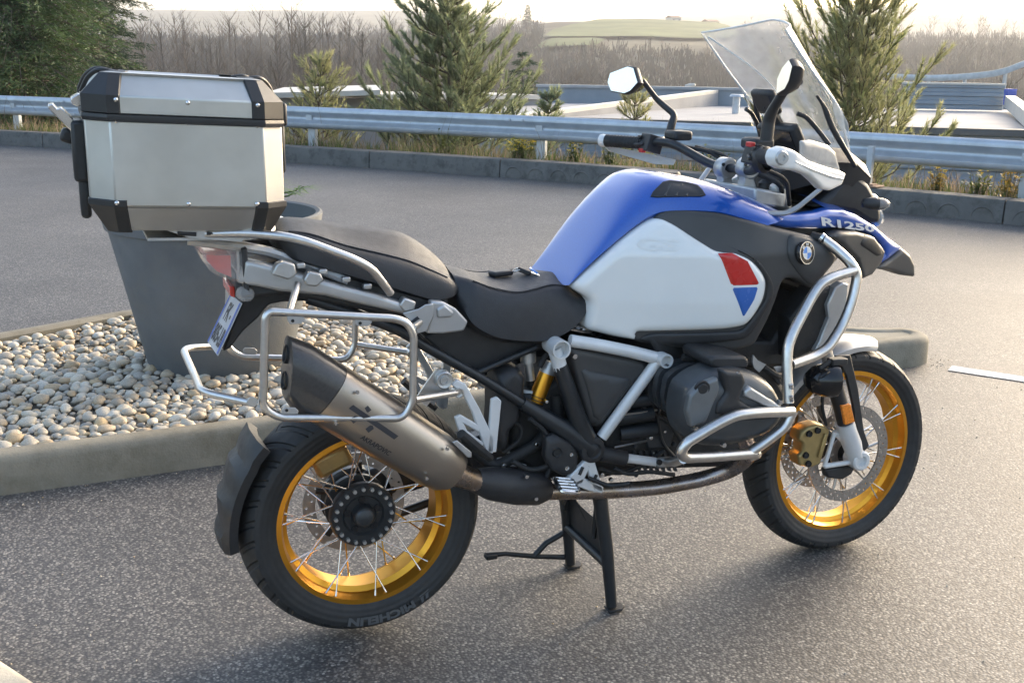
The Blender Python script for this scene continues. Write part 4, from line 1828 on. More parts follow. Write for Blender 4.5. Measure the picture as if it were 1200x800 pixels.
def perforated(ro, ri, holes, th):
    """flat disc with real drilled holes: holes = [(radius, count, phase, hole radius)]"""
    pts, edges, hc = [], [], []

    def circ(cx, cy, r_, n_):
        o = len(pts)
        for j in range(n_):
            a = 2 * math.pi * j / n_
            pts.append(V((cx + r_ * math.cos(a), cy + r_ * math.sin(a))))
        edges.extend((o + j, o + (j + 1) % n_) for j in range(n_))
    circ(0, 0, ro, 72)
    circ(0, 0, ri, 60)
    for hr, cnt, ph, rr in holes:
        for j in range(cnt):
            a = 2 * math.pi * (j + ph) / cnt
            cx, cy = hr * math.cos(a), hr * math.sin(a)
            circ(cx, cy, rr, 6)
            hc.append((cx, cy, rr))
    vo, eo, fo, _, _, _ = delaunay_2d_cdt(pts, edges, [], 0, 1e-7)
    fs = []
    for f in fo:
        c = (vo[f[0]] + vo[f[1]] + vo[f[2]]) / 3
        if c.length > ro or c.length < ri * 0.995 or any((c.x - a) ** 2 + (c.y - b) ** 2 < (r_ * 0.9) ** 2 for a, b, r_ in hc):
            continue
        fs.append(f)
    mb = MB()
    n_ = len(vo)
    vs = [V((q.x, -th / 2, q.y)) for q in vo] + [V((q.x, th / 2, q.y)) for q in vo]
    cnt = {}
    for f in fs:
        for i in range(3):
            cnt[(f[i], f[(i + 1) % 3])] = 1
    al = [tuple(f) for f in fs] + [tuple(n_ + i for i in reversed(f)) for f in fs]
    for e in cnt:
        if (e[1], e[0]) not in cnt:
            al.append((e[1], e[0], n_ + e[0], n_ + e[1]))
    mb.add(vs, al)
    return mb


def wheel(c, tyre_r, tyre_hw, rim_r, rim_hw, tmat, spokes, hub_prof, hub_mat, rot=None, flange=0.08, fy=0.03):
    mb = MB()
    lathe(mb, hub_prof, (0, 0, 0), (0, 1, 0), 40, close=False)
    hub = link('wheel', mb.mesh('wheel', hub_mat, 40), bike, V(c) - V(bike.location), rot)
    # tyre
    k = tyre_hw
    prof = [(rim_r - 0.006, -rim_hw + 0.002), (rim_r + 0.006, -rim_hw - 0.004), (rim_r + 0.02, -k * 0.93), ((rim_r + tyre_r) * 0.5 - 0.004, -k), ((rim_r + tyre_r) * 0.5 + 0.012, -k * 0.985)]
    for t in (-0.92, -0.8, -0.64, -0.45, -0.22, 0):
        prof.append((tyre_r - (tyre_r - (rim_r + tyre_r) * 0.5 - 0.012) * abs(t) ** 2.3, k * t))
    prof = prof + [(r_, -y) for r_, y in reversed(prof[:-1])]
    prof += [(rim_r - 0.012, rim_hw - 0.01), (rim_r - 0.012, -rim_hw + 0.01)]
    mb = MB()
    lathe(mb, prof, (0, 0, 0), (0, 1, 0), 120, close=True)
    link('tyre', mb.mesh('tyre', tmat, 50), hub)
    # rim: lip, shoulder, drop centre, with thickness
    h = rim_hw
    pr = [(rim_r + 0.004, -h), (rim_r + 0.006, -h + 0.004), (rim_r - 0.006, -h + 0.008), (rim_r - 0.009, h - 0.008), (rim_r + 0.006, h - 0.004), (rim_r + 0.004, h), (rim_r - 0.014, h + 0.001), (rim_r - 0.02, h - 0.014), (rim_r - 0.021, h * 0.55), (rim_r - 0.034, h * 0.42), (rim_r - 0.034, -h * 0.42), (rim_r - 0.021, -h * 0.55), (rim_r - 0.02, -h + 0.014), (rim_r - 0.014, -h - 0.001)]
    mb = MB()
    lathe(mb, pr, (0, 0, 0), (0, 1, 0), 96, close=True)
    rim = link('rim', mb.mesh('rim', M['gold'], 30), hub)
    # spokes, crossing in pairs
    sm = {}
    for side in (-1, 1):
        for lean in (-1, 1):
            a0 = V((flange * math.cos(0), side * fy, 0))
            off = lean * 0.42
            r1 = rim_r - 0.016
            b0 = V((r1 * math.cos(off), side * (h - 0.006), r1 * math.sin(off)))
            mb = MB()
            tube(mb, [a0, b0], 0.0021, 6)
            cyl(mb, b0.lerp(a0, 0.0), b0.lerp(a0, 0.09), 0.0034, 0.003, n=6)
            sm[side, lean] = mb.mesh('spoke', M['chrome'], 60)
    n_ = spokes
    for j in range(n_):
        for side in (-1, 1):
            for lean in (-1, 1):
                o = link('spoke', sm[side, lean], hub)
                o.rotation_euler = (0, 2 * math.pi * (j + 0.25 * side + 0.06 * lean) / n_, 0)
    return hub, rim


hubp = [(0.0, -0.05), (0.026, -0.05), (0.03, -0.044), (0.032, -0.03), (0.05, -0.03), (0.055, -0.036), (0.083, -0.036), (0.087, -0.03), (0.087, -0.016), (0.07, 0.0), (0.06, 0.03), (0.085, 0.036), (0.085, 0.05), (0.06, 0.06), (0.06, 0.1), (0.0, 0.1)]
rw, rrim = wheel(RC, 0.318, 0.085, 0.231, 0.071, M['tyre_r'], 10, hubp, M['frame_black'], flange=0.076, fy=0.024)
# polished cap, bolts of the rear hub
mb = MB()
lathe(mb, [(0, -0.056), (0.018, -0.055), (0.024, -0.051), (0.0265, -0.045)], (0, 0, 0), (0, 1, 0), 28)
link('hub_cap', mb.mesh('hub_cap', M['engine'], 40), rw)
mb = MB()
cyl(mb, (0, -0.036, 0), (0, -0.044, 0), 0.0055, 0.005, n=8)
bm_ = mb.mesh('bolt', M['alu'])
for j in range(20):
    a = 2 * math.pi * j / 20
    link('bolt', bm_, rw, (0.073 * math.cos(a), 0, 0.073 * math.sin(a)))
mb = MB()
cyl(mb, (0, -0.03, 0), (0, -0.0325, 0), 0.0095, n=12)
bm_ = mb.mesh('hub_hole', M['blackgloss'])
for j in range(5):
    a = 2 * math.pi * (j + 0.3) / 5
    link('hub_hole', bm_, rw, (0.042 * math.cos(a), -0.0, 0.042 * math.sin(a)))
mb = perforated(0.1375, 0.105, [(0.128, 20, 0, 0.0035), (0.115, 20, 0.5, 0.0035)], 0.005)
link('brake_disc', mb.mesh('brake_disc', M['disc'], 30), rw, (0, 0.062, 0))
mb = MB()
for j in range(5):
    a = 2 * math.pi * j / 5
    tube(mb, [(0.055 * math.cos(a), 0.06, 0.055 * math.sin(a)), (0.112 * math.cos(a + .2), 0.06, 0.112 * math.sin(a + .2))], 0.009, 6)
ring(mb, (0, 0.057, 0), (0, 1, 0), 0.066, 0.04, 0.006)
link('disc_carrier', mb.mesh('disc_carrier', M['dark'], 40), rw)
# sidewall lettering, moulded into the rubber
def on_side(c_ang, r0, hw, upright=True):
    def f(x, y):
        a = c_ang + x / r0 * (-1)
        r_ = r0 + y
        return V((r_ * math.cos(a), -hw - 0.0012, r_ * math.sin(a)))
    return f


mb = MB()


def side_map(x, y):
    # reads with its feet towards the hub, along the lower right of the tyre
    a = R(-64) - x / 0.268
    r_ = 0.262 + y
    return V((r_ * math.cos(a), -0.0862, r_ * math.sin(a)))


lettering(mb, 'MICHELIN', side_map, 0.18, 0.021, 0.05)
link('lettering', mb.mesh('lettering', M['tyretext'], 0), rw)
mb = MB()
for pts in ([(-0.004, 0), (0.03, 0), (0.03, 0.004), (0.004, 0.004)], [(0.004, 0.006), (0.012, 0.02), (0.02, 0.02), (0.014, 0.006)], [(0.02, 0.006), (0.028, 0.022), (0.034, 0.022), (0.03, 0.006)]):
    mb.add([side_map(x - 0.05, y) for x, y in pts], [(0, 1, 2, 3)])
link('emblem', mb.mesh('emblem', M['tyretext'], 0), rw)

STEER = Quaternion((-math.sin(R(24.5)), 0, math.cos(R(24.5))), R(2.6))
hubf = [(0.0, -0.062), (0.02, -0.062), (0.024, -0.05), (0.045, -0.05), (0.06, -0.046), (0.062, -0.03), (0.04, -0.02), (0.034, 0.02), (0.06, 0.03), (0.062, 0.046), (0.045, 0.05), (0.024, 0.05), (0.02, 0.062), (0, 0.062)]
fwh, frim = wheel(FC, 0.325, 0.06, 0.255, 0.046, M['tyre_f'], 10, hubf, M['frame_black'], rot=STEER, flange=0.056, fy=0.036)
for sgn in (-1, 1):
    mb = perforated(0.1525, 0.118, [(0.145, 30, 0, 0.0042), (0.1345, 30, 0.5, 0.0042), (0.124, 30, 0, 0.0036)], 0.005)
    link('brake_disc', mb.mesh('brake_disc', M['disc'], 30), fwh, (0, sgn * 0.066, 0))
    mb = MB()
    for j in range(6):
        a = 2 * math.pi * j / 6
        tube(mb, [(0.05 * math.cos(a), sgn * 0.056, 0.05 * math.sin(a)), (0.122 * math.cos(a + .15), sgn * 0.062, 0.122 * math.sin(a + .15))], [0.006, 0.004], 6)
    ring(mb, (0, sgn * 0.056 - 0.003, 0), (0, 1, 0), 0.06, 0.035, 0.006)
    link('disc_carrier', mb.mesh('disc_carrier', M['disc'], 40), fwh)


# ---------------------------------------------------------------- frame and subframe
FR = M['whiteframe']
tubes('frame_tube', PL([(668, 399, -.165), (700, 404, -.175), (740, 412, -.19), (772, 420, -.2)]), 0.0165, FR, mir=True)
tubes('frame_tube', PL([(772, 421, -.2), (705, 512, -.172)]), 0.0155, FR, mir=True)
tubes('frame_tube', PL([(650, 408, -.165), (657, 432, -.166)]), 0.019, FR, mir=True)
mb = MB()
q = P(650, 405, -.15)
lathe(mb, [(0.023, 0.03), (0.0245, 0.0), (0.0245, -0.045), (0.0205, -0.045), (0.0205, -0.02), (0.0, -0.02)], q, (0.0, 1, 0), 28)
both('frame_node', mb, FR)
mb = MB()
q = P(775, 420, -.205)
lathe(mb, [(0.016, 0.03), (0.0185, 0.0), (0.0185, -0.03), (0.0145, -0.03), (0.0145, -0.012), (0, -0.012)], q, (0, 1, 0), 24)
both('frame_node', mb, FR)
mb = MB()
tube(mb, PL([(656, 428, -.166), (664, 452, -.168), (676, 488, -.172), (688, 518, -.172)]), [0.019, 0.022, 0.024, 0.03], 14)
both('frame_tube', mb, M['frame_black'], smooth=60)
mb = MB()
tube(mb, PL([(692, 524, -.172), (660, 502, -.165), (634, 486, -.158), (612, 472, -.15)]), [0.034, 0.026, 0.021, 0.017], 14)
both('frame_tube', mb, M['frame_black'], smooth=60)
tubes('subframe_tube', PL([(612, 472, -.15), (556, 438, -.14), (500, 407, -.13), (470, 388, -.125), (430, 372, -.115), (360, 350, -.1)]), 0.0125, M['frame_black'], mir=True)
tubes('subframe_tube', PL([(556, 438, -.138), (590, 423, -.13), (628, 407, -.12)]), 0.0085, M['frame_black'], mir=True)
mb = MB()
q = P(690, 524, -.17)
lathe(mb, [(0.035, 0.03), (0.036, 0.0), (0.036, -0.02), (0.033, -0.028), (0.022, -0.03), (0.018, -0.026), (0.0, -0.027)], q, (0, 1, 0), 32)
both('pivot_cap', mb, M['black'])
mb = MB()
cyl(mb, P(704, 531, -.18), P(733, 537, -.19), 0.021, 0.02, n=18)
both('engine_mount', mb, M['black'])
tubes('frame_tube', PL([(730, 536, -.19), (768, 541, -.2)]), 0.0125, FR, mir=True)
mb = MB()
box(mb, P(779, 541, -.215), (0.048, 0.02, 0.026), Matrix.Rotation(R(4), 3, 'Y'))
a, b = both('mount_bracket', mb, M['alu'], bevel=0.006)
for par_, sg in ((a, 1), (b, -1)):
    for px in (772, 785):
        mb = MB()
        q = P(px, 541, -.226)
        cyl(mb, q, q + V((0, -0.006, 0)), 0.008, n=10)
        part('bolt', mb if sg > 0 else mb.mirror(), M['dark'], par_)

# ---------------------------------------------------------------- engine
mb = MB()
prism(mb, PL([(735, 440), (800, 425), (905, 425), (930, 470), (915, 520), (880, 548), (760, 552), (705, 540), (700, 500)], -.15), (0, 0.3, 0))
eng = part('engine_block', mb, M['dark'], bevel=0.02)
mb = MB()   # gearbox behind
prism(mb, PL([(600, 470), (660, 440), (760, 440), (790, 480), (770, 548), (690, 566), (640, 566), (600, 540)], -.11), (0, 0.22, 0))
part('gearbox', mb, M['dark'], bevel=0.02)
mb = MB()   # finned starter housing under the side cover
for k, (px, py) in enumerate(((733, 470), (737, 487), (741, 505))):
    cyl(mb, P(px - 15, py + 3, -.15), P(px + 28, py - 3, -.17), 0.02, n=14)
part('starter_housing', mb, M['frame_black'])
tubes('engine_bolt', PL([(730, 486, -.178), (770, 480, -.178)]), 0.003, M['steel'], n=6)
tubes('engine_bolt', PL([(720, 524, -.178), (758, 516, -.178)]), 0.003, M['steel'], n=6)
cylo = [(801, 462), (806, 452), (818, 442), (838, 433), (860, 430), (885, 436), (903, 448), (914, 468), (917, 482), (909, 498), (892, 511), (865, 519), (838, 524), (815, 521), (801, 507), (797, 488)]
mb = MB()   # barrel with cooling ribs
c0 = P(857, 478, -.42)
for k in range(9):
    y = -.15 - k * 0.021
    ringp = [V((c0.x + (q.x - c0.x) * (0.74 if k % 2 else 0.66), y, c0.z + (q.z - c0.z) * (0.74 if k % 2 else 0.66))) for q in PL(cylo, -.42)]
    prism(mb, ringp, (0, -0.0205, 0))
both('cylinder', mb, M['engine'], smooth=30)
ol = PL(cylo, -.385)
mb = panel(ol, fn=lambda X, Z: -0.372, bulge=0.05, wid=0.055, th=0.06, step=0.008, rnd=0.02)
ca, cb = both('cylinder_head_cover', mb, M['enginecover'], smooth=60)
hc = lambda X, Z: -0.418
def HC(l):
    return [surf(x, y, hc) for x, y in l]


mbs = panel(HC([(843, 432), (868, 434), (872, 446), (864, 466), (884, 478), (902, 482), (905, 490), (876, 492), (850, 488), (836, 484), (838, 472), (848, 458)]), fn=hc, bulge=0.014, wid=0.012, th=0.012, step=0.005, rnd=0.006)
for pr_, mm in ((ca, mbs), (cb, mbs.mirror())):
    part('cover_strap', mm, M['black'], pr_, smooth=60)
mbs = panel(HC([(869, 456), (876, 451), (913, 474), (911, 478), (896, 477), (868, 463)]), fn=hc, bulge=0.0145, wid=0.006, th=0.01, step=0.004, rnd=0.002)
for pr_, mm in ((ca, mbs), (cb, mbs.mirror())):
    part('cover_plate', mm, M['alu'], pr_, smooth=60)
mbs = panel(HC([(807, 462), (818, 450), (840, 441), (842, 455), (834, 474), (826, 494), (808, 500), (803, 482)]), fn=hc, bulge=0.0095, wid=0.007, th=0.01, step=0.005, rnd=0.006)
for pr_, mm in ((ca, mbs), (cb, mbs.mirror())):
    part('cover_plate', mm, M['enginelight'], pr_, smooth=60)
mbs = MB()
q = P(823, 455, -.424)
lathe(mbs, [(0.0, -0.006), (0.012, -0.006), (0.014, -0.002), (0.019, -0.003), (0.02, 0.004)], q, (0.1, 1, 0.1), 20)
for pr_, mm in ((ca, mbs), (cb, mbs.mirror())):
    part('oil_filler_cap', mm, M['black'], pr_)
for px, py in ((813, 501), (862, 437), (912, 470), (846, 520)):
    mbs = MB()
    q = P(px, py, -.418)
    cyl(mbs, q, q + V((0, -0.012, 0)), 0.0065, 0.006, n=10)
    for pr_, mm in ((ca, mbs), (cb, mbs.mirror())):
        part('bolt', mm, M['chrome'], pr_)
mb = MB()   # throttle/plug housing above the cylinder
prism(mb, PL([(832, 420), (838, 417), (874, 417), (879, 423), (877, 432), (846, 434), (833, 430)], -.37), (0, 0.14, 0))
both('intake_stub', mb, M['black'], bevel=0.008)
mb = MB()   # small bright bracket
prism(mb, PL([(883, 416), (888, 422), (898, 427), (890, 436), (884, 431), (882, 424)], -.36), (0, 0.006, 0))
part('bracket', mb, M['alu'])
mb = MB()
for (x0, y0, x1, y1, yy) in ((790, 420, 800, 470, -.2), (800, 418, 850, 420, -.24), (895, 430, 915, 440, -.26)):
    tube(mb, PL([(x0, y0, yy), ((x0 + x1) / 2 + 4, (y0 + y1) / 2 + 5, yy - 0.01), (x1, y1, yy)]), 0.009, 8, bend=0.02)
    part('hose', mb, M['rubber'])
    mb = MB()
# radiator/intake void panels behind the tank flank
mb = MB()
prism(mb, PL([(760, 395), (905, 400), (935, 350), (960, 335), (985, 345), (960, 405), (930, 430), (780, 430)], -.2), (0, 0.4, 0))
part('airbox', mb, M['dark'], bevel=0.01)
rdm = random.Random(9)
for px, py in ((748, 452), (758, 470), (752, 500), (762, 512), (770, 462), (782, 450), (786, 480), (778, 505), (766, 530), (744, 522), (790, 520), (735, 534), (640, 470), (632, 500), (628, 520), (648, 560), (610, 548), (655, 500), (590, 545), (786, 408), (822, 412), (705, 556), (716, 562), (745, 556)):
    mb = MB()
    q = P(px, py, -.153 if px > 700 else -.14)
    r_ = rdm.uniform(.004, .007)
    lathe(mb, [(0, -.007), (r_ * .6, -.007), (r_ * .65, -.005), (r_, -.005), (r_ * 1.1, .004)], q, (0, 1, 0), 8)
    part('bolt', mb, M['chrome'] if rdm.random() < .45 else M['engine'])
for pts, r_ in (([(738, 446), (756, 450), (775, 442), (792, 446), (803, 470)], .007), ([(744, 470), (762, 482), (784, 494), (800, 520)], .006), ([(765, 436), (778, 460), (770, 490), (776, 520), (800, 545)], .005), ([(700, 548), (725, 556), (752, 546), (778, 528)], .006), ([(806, 430), (800, 446), (788, 460), (790, 500)], .008), ([(905, 440), (915, 452), (905, 430), (890, 420)], .006), ([(620, 490), (640, 505), (650, 535), (640, 560)], .006), ([(600, 540), (622, 552), (645, 545), (660, 530)], .007)):
    tubes('hose', PL(pts, -.168), r_, M['rubber'] if r_ > .0055 else M['frame_black'], bend=0.03, n=8)
for k in range(7):   # cast ribs on the crankcase
    mb = MB()
    prism(mb, PL([(742 + k * 7, 528), (745 + k * 7, 528), (752 + k * 7, 552), (749 + k * 7, 552)], -.157), (0, 0.01, 0))
    part('casting_rib', mb, M['engine'], eng)
for ol in ([(744, 446), (776, 438), (792, 452), (788, 470), (762, 480), (746, 470)], [(750, 492), (778, 486), (792, 500), (786, 524), (760, 526)]):
    mb = MB()
    prism(mb, PL(ol, -.158), (0, 0.012, 0))
    part('casting_cover', mb, M['engine'], eng, bevel=0.004)
# exhaust header and collector
tubes('exhaust_header', PL([(868, 505, -.33), (880, 530, -.31), (862, 549, -.24), (825, 561, -.19), (770, 571, -.165), (715, 575, -.155), (640, 576, -.15)]), 0.0215, M['header'], bend=0.05, n=18)
tubes('exhaust_header', [V((q.x, -q.y, q.z)) for q in PL([(868, 505, -.33), (880, 530, -.31), (862, 549, -.24), (825, 561, -.19), (770, 571, -.165), (715, 575, -.13), (670, 576, .0)])], 0.0215, M['header'], bend=0.05, n=18)
mb = MB()
tube(mb, PL([(556, 562, -.185), (575, 566, -.175), (605, 570, -.165), (630, 572, -.155), (640, 574, -.15)]), [0.03, 0.043, 0.047, 0.044, 0.03], 20)
part('heat_shield', mb, M['black'], smooth=60)
for px, py in ((617, 558), (628, 584)):
    mb = MB()
    q = P(px, py, -.206)
    cyl(mb, q + V((0, 0.01, 0)), q + V((0, -0.004, 0)), 0.006, 0.005, n=10)
    part('bolt', mb, M['chrome'])
mb = MB()
tube(mb, PL([(520, 548, -.2), (540, 557, -.195), (566, 566, -.185)]), [0.042, 0.03, 0.026], 18)
part('exhaust_link_pipe', mb, M['header'], smooth=60)

# muffler
m0, m1 = P(346, 437, -.215), P(527, 549, -.2)
ax = (m1 - m0)
ml = ax.length
ax.normalize()
uu = V((0, 1, 0)) - ax * ax.y
uu.normalize()
ww = ax.cross(uu)
if ww.z < 0:
    ww = -ww


def mring(t, a, b, n_=36, ex=2.5, sh=0.0):
    c = m0 + ax * (t * ml)
    out = []
    for j in range(n_):
        an = 2 * math.pi * j / n_
        ca_, sa_ = math.cos(an), math.sin(an)
        x = math.copysign(abs(ca_) ** (2 / ex), ca_) * a
        y = math.copysign(abs(sa_) ** (2 / ex), sa_) * b
        out.append(c + uu * x + ww * y + ax * (sh * y))
    return out


mb = MB()
loft(mb, [mring(t, a, b, sh=0.05 if t < .3 else 0.0) for t, a, b in ((0.18, .067, .0735), (0.2, .068, .0745), (0.5, .068, .074), (0.8, .066, .07), (0.86, .066, .07), (0.885, .066, .07), (0.97, .06, .063), (1.03, .045, .048))])
muf = part('muffler', mb, M['titan'], smooth=40)
mb = MB()
loft(mb, [mring(t, a, b, sh=s_) for t, a, b, s_ in ((-0.055, .046, .053, -.62), (-0.05, .055, .062, -.6), (0.03, .064, .0735, -.35), (0.176, .068, .0745, .05))])
cap_ = part('muffler_end_cap', mb, M['carbon'], smooth=40)
for dz in (-0.026, 0.026):
    mb = MB()
    c = m0 - ax * (0.055 * ml) + ww * dz - ax * (0.62 * dz)
    lathe(mb, [(0.0, 0.002), (0.015, 0.002), (0.018, -0.005), (0.021, -0.005), (0.022, 0.006)], c, (.96, .0, -.2), 20)
    part('exhaust_outlet', mb, M['dark'], cap_)
for t in (0.26, 0.84):
    for an in (2.75, 4.1):
        mb = MB()
        c = m0 + ax * (t * ml) + uu * (-.0665) + ww * (0.045 if an < 3 else -0.04)
        cyl(mb, c, c - uu * 0.006, 0.0045, 0.004, n=8)
        part('rivet', mb, M['chrome'], muf)
mb = MB()
ring(mb, m0 + ax * (0.175 * ml), ax, 0.07, 0.06, 0.004, 32)


def muf_map(x, y):
    # lettering wraps the flank of the muffler
    yy = 0.008 + y
    b_ = max(0.0, 1 - abs(yy / 0.0745) ** 2.5) ** (1 / 2.5)
    return m0 + ax * (0.31 * ml + x) - uu * (.0684 * b_ + 0.0008) + ww * yy


mb = MB()
for sx, wd in ((0.0, 0.013), (0.045, 0.012)):
    mb.add([muf_map(sx + a, b) for a, b in ((0, -.024), (wd, -.028), (wd + .018, .02), (.018, .024))], [(0, 1, 2, 3)])
mb.add([muf_map(a, b) for a, b in ((-.018, -.004), (.12, -.01), (.124, .002), (-.014, .008))], [(0, 1, 2, 3)])
part('emblem', mb, M['ink'], muf, smooth=0)
mb = MB()
lettering(mb, 'AKRAPOVIC', lambda x, y: muf_map(0.05 + x, -0.05 + y), 0.085, 0.012, 0.02)
part('lettering', mb, M['ink'], muf, smooth=0)
# muffler hanger
mb = MB()
prism(mb, PL([(488, 466, -.2), (500, 448, -.2), (512, 432, -.2), (526, 434, -.2), (530, 450, -.2), (515, 458, -.2), (500, 476, -.2)]), (0, 0.005, 0))
part('muffler_bracket', mb, M['steel'])
mb = MB()
q = P(519, 444, -.2)
lathe(mb, [(0.0, -0.014), (0.006, -0.014), (0.0065, -0.017), (0.011, -0.017), (0.012, -0.013), (0.019, -0.015), (0.0215, -0.012), (0.0215, 0.0)], q, (0, 1, 0), 24)
part('hanger_boss', mb, M['alu'])

# shock absorber
a, b = P(647, 418, -.05), P(622, 482, -.05)
mb = MB()
cyl(mb, P(641, 437, -.1), P(626, 474, -.1), 0.0215, n=20)
part('shock_body', mb, M['gold'])
mb = MB()
for t in (0.72, 0.82, 0.92):
    c = P(641, 437, -.1).lerp(P(626, 474, -.1), t)
    ring(mb, c, (P(626, 474, -.1) - P(641, 437, -.1)), 0.0222, 0.018, 0.002, 20)
part('shock_ring', mb, M['dark'])
mb = MB()
cyl(mb, P(646, 424, -.1), P(641, 437, -.1), 0.019, 0.022, n=18)
part('shock_top', mb, M['alu'])
mb = MB()
cyl(mb, P(652, 462, -.11), P(653, 476, -.11), 0.019, n=18)
cyl(mb, P(653, 476, -.11), P(653, 486, -.11), 0.02, n=18)
part('brake_fluid_reservoir', mb, [M['dark']])
mb = MB()
cyl(mb, P(619, 412, -.09), P(619, 424, -.09), 0.02, n=16)
cyl(mb, P(619, 424, -.09), P(622, 445, -.09), 0.012, n=12)
part('preload_adjuster', mb, M['alu'])
mb = MB()
pts = []
p0, p1 = P(622, 455, -.06), P(602, 545, -.06)
u_, v_ = frame(p1 - p0)
for j in range(121):
    t = j / 120
    an = t * 6.5 * 2 * math.pi
    pts.append(p0.lerp(p1, t) + u_ * 0.043 * math.cos(an) + v_ * 0.043 * math.sin(an))
tube(mb, pts, 0.0058, 8)
part('shock_spring', mb, M['spring'], smooth=60)
mb = MB()
cyl(mb, P(625, 440, -.06), P(600, 556, -.06), 0.02, n=14)
part('shock_rod', mb, M['dark'])
mb = panel(PL([(582, 436), (594, 429), (608, 430), (614, 440), (613, 470), (607, 498), (597, 503), (592, 530), (582, 528), (577, 500)], -.12), fn=lambda X, Z: -.115, bulge=0.025, wid=0.02, th=0.06)
part('mud_guard_box', mb, M['black'], smooth=60)
# swing arm (left side paralever) and axle drive
mb = MB()
loft(mb, [[V((x, y + dy, z + dz)) for dy, dz in ((-w_, -h_), (w_, -h_), (w_, h_), (-w_, h_))] for x, y, z, w_, h_ in ((0.0, .1, RC.z, .035, .07), (.12, .12, RC.z + .03, .03, .05), (.4, .12, .42, .035, .05), (.6, .08, .5, .06, .06))])
part('swing_arm', mb, M['frame_black'], bevel=0.015)
mb = MB()
lathe(mb, [(0, -.01), (.06, -.01), (.085, .0), (.085, .05), (.06, .075), (0, .08)], (0, .09, RC.z), (0, 1, 0), 28)
part('final_drive', mb, M['frame_black'])
mb = MB()
box(mb, (-0.06, 0.062, RC.z + 0.128), (0.1, 0.06, 0.062), Matrix.Rotation(R(-22), 3, 'Y'))
part('brake_caliper', mb, M['goldc'], bevel=0.014)
tubes('torque_rod', [(0.06, 0.11, RC.z - .09), (0.55, 0.1, 0.36)], 0.012, M['frame_black'])

# side cover
SC = lambda X, Z: -0.15 - 0.03 * max(0, (X - 0.5) / 0.3)
mb = panel([surf(x, y, SC) for x, y in ((664, 404), (690, 409), (725, 416), (757, 423), (762, 430), (745, 446), (702, 500), (690, 498), (676, 450))], fn=SC, bulge=0.012, wid=0.02, th=0.05)
sca, scb = both('side_cover', mb, M['grey_plastic'], smooth=60)
rib = panel([surf(x, y, SC) for x, y in ((674, 424), (690, 432), (735, 440), (740, 444), (700, 496), (692, 488), (684, 455))], fn=SC, bulge=0.019, wid=0.012, th=0.02)
part('raised_face', rib, M['grey_plastic'], sca, smooth=60)
mb = MB()
q = P(673, 417, -.168)
cyl(mb, q, q + V((0, -0.006, 0)), 0.0065, n=10)
part('bolt', mb, M['chrome'], sca)

# ---------------------------------------------------------------- bodywork: tank, flanks, beak
ss = lambda t: 0 if t < 0 else (1 if t > 1 else t * t * (3 - 2 * t))


def FL(X, Z):
    y = -(0.118 + 0.157 * ss((X - 0.46) / 0.55))
    y += 0.32 * max(0.0, Z - 1.0)
    y += 0.12 * max(0.0, 0.88 - Z)
    return y


T_ = [(653, 311, 0), (675, 280, 0), (699, 246, 0), (715.5, 225, 0), (729.5, 211.5, 0), (741, 203, 0), (754, 199.5, 0), (773, 201, 0), (795, 204.5, 0), (815, 210, 0), (846, 222, 0), (880, 238, 0)]
B_ = [(667, 334), (686, 315), (706, 296), (726, 279), (745, 264), (760, 254), (776, 248), (795, 246.5), (815, 246.5), (843, 248.5), (872, 256), (900, 264)]
rings = []
for t_, b_ in zip(T_, B_):
    Tp = P(*t_)
    Bp = surf(b_[0], b_[1], FL)
    r_ = []
    for j in range(17):
        an = math.pi * j / 16
        c_, s_ = math.cos(an), math.sin(an)
        yy = Bp.y * math.copysign(abs(c_) ** 0.62, c_)
        h_ = abs(s_) ** 0.85
        r_.append(V((Bp.x + (Tp.x - Bp.x) * h_, yy, Bp.z + (Tp.z - Bp.z) * h_)))
    dz_ = -0.006 if len(rings) < 2 else -0.03
    lo_ = r_[0] + V((0.0, 0.03, dz_))
    hi_ = r_[-1] + V((0.0, -0.03, dz_))
    rings.append([lo_] + r_ + [hi_])
mb = MB()
k = 4
fine = []
cols = [catmull([r_[j] for r_ in rings], k) for j in range(len(rings[0]))]
for i in range(len(cols[0])):
    fine.append([c_[i] for c_ in cols])
loft(mb, fine, caps=True, closed=True)
tank = part('tank', mb, M['blue'], smooth=50)
# filler cap on top of the tank
mb = MB()
q = V((0.86, 0, 1.176))
lathe(mb, [(0, .012), (.035, .012), (.04, .006), (.042, -.01)], q, (-0.03, 0, 1), 28)
part('filler_cap', mb, M['black'], tank)


def tank_y(px, py):
    """surface of the tank under a picture point, by ray casting on its mesh"""
    from mathutils.bvhtree import BVHTree
    if not hasattr(tank_y, 't'):
        tank_y.t = BVHTree.FromPolygons([V(q) for q in MBT.v], MBT.f)
    h = tank_y.t.ray_cast(CAM, ray(px, py).normalized())
    return h[0], h[1]


MBT = mb_t = MB()
loft(MBT, fine, caps=True, closed=True)
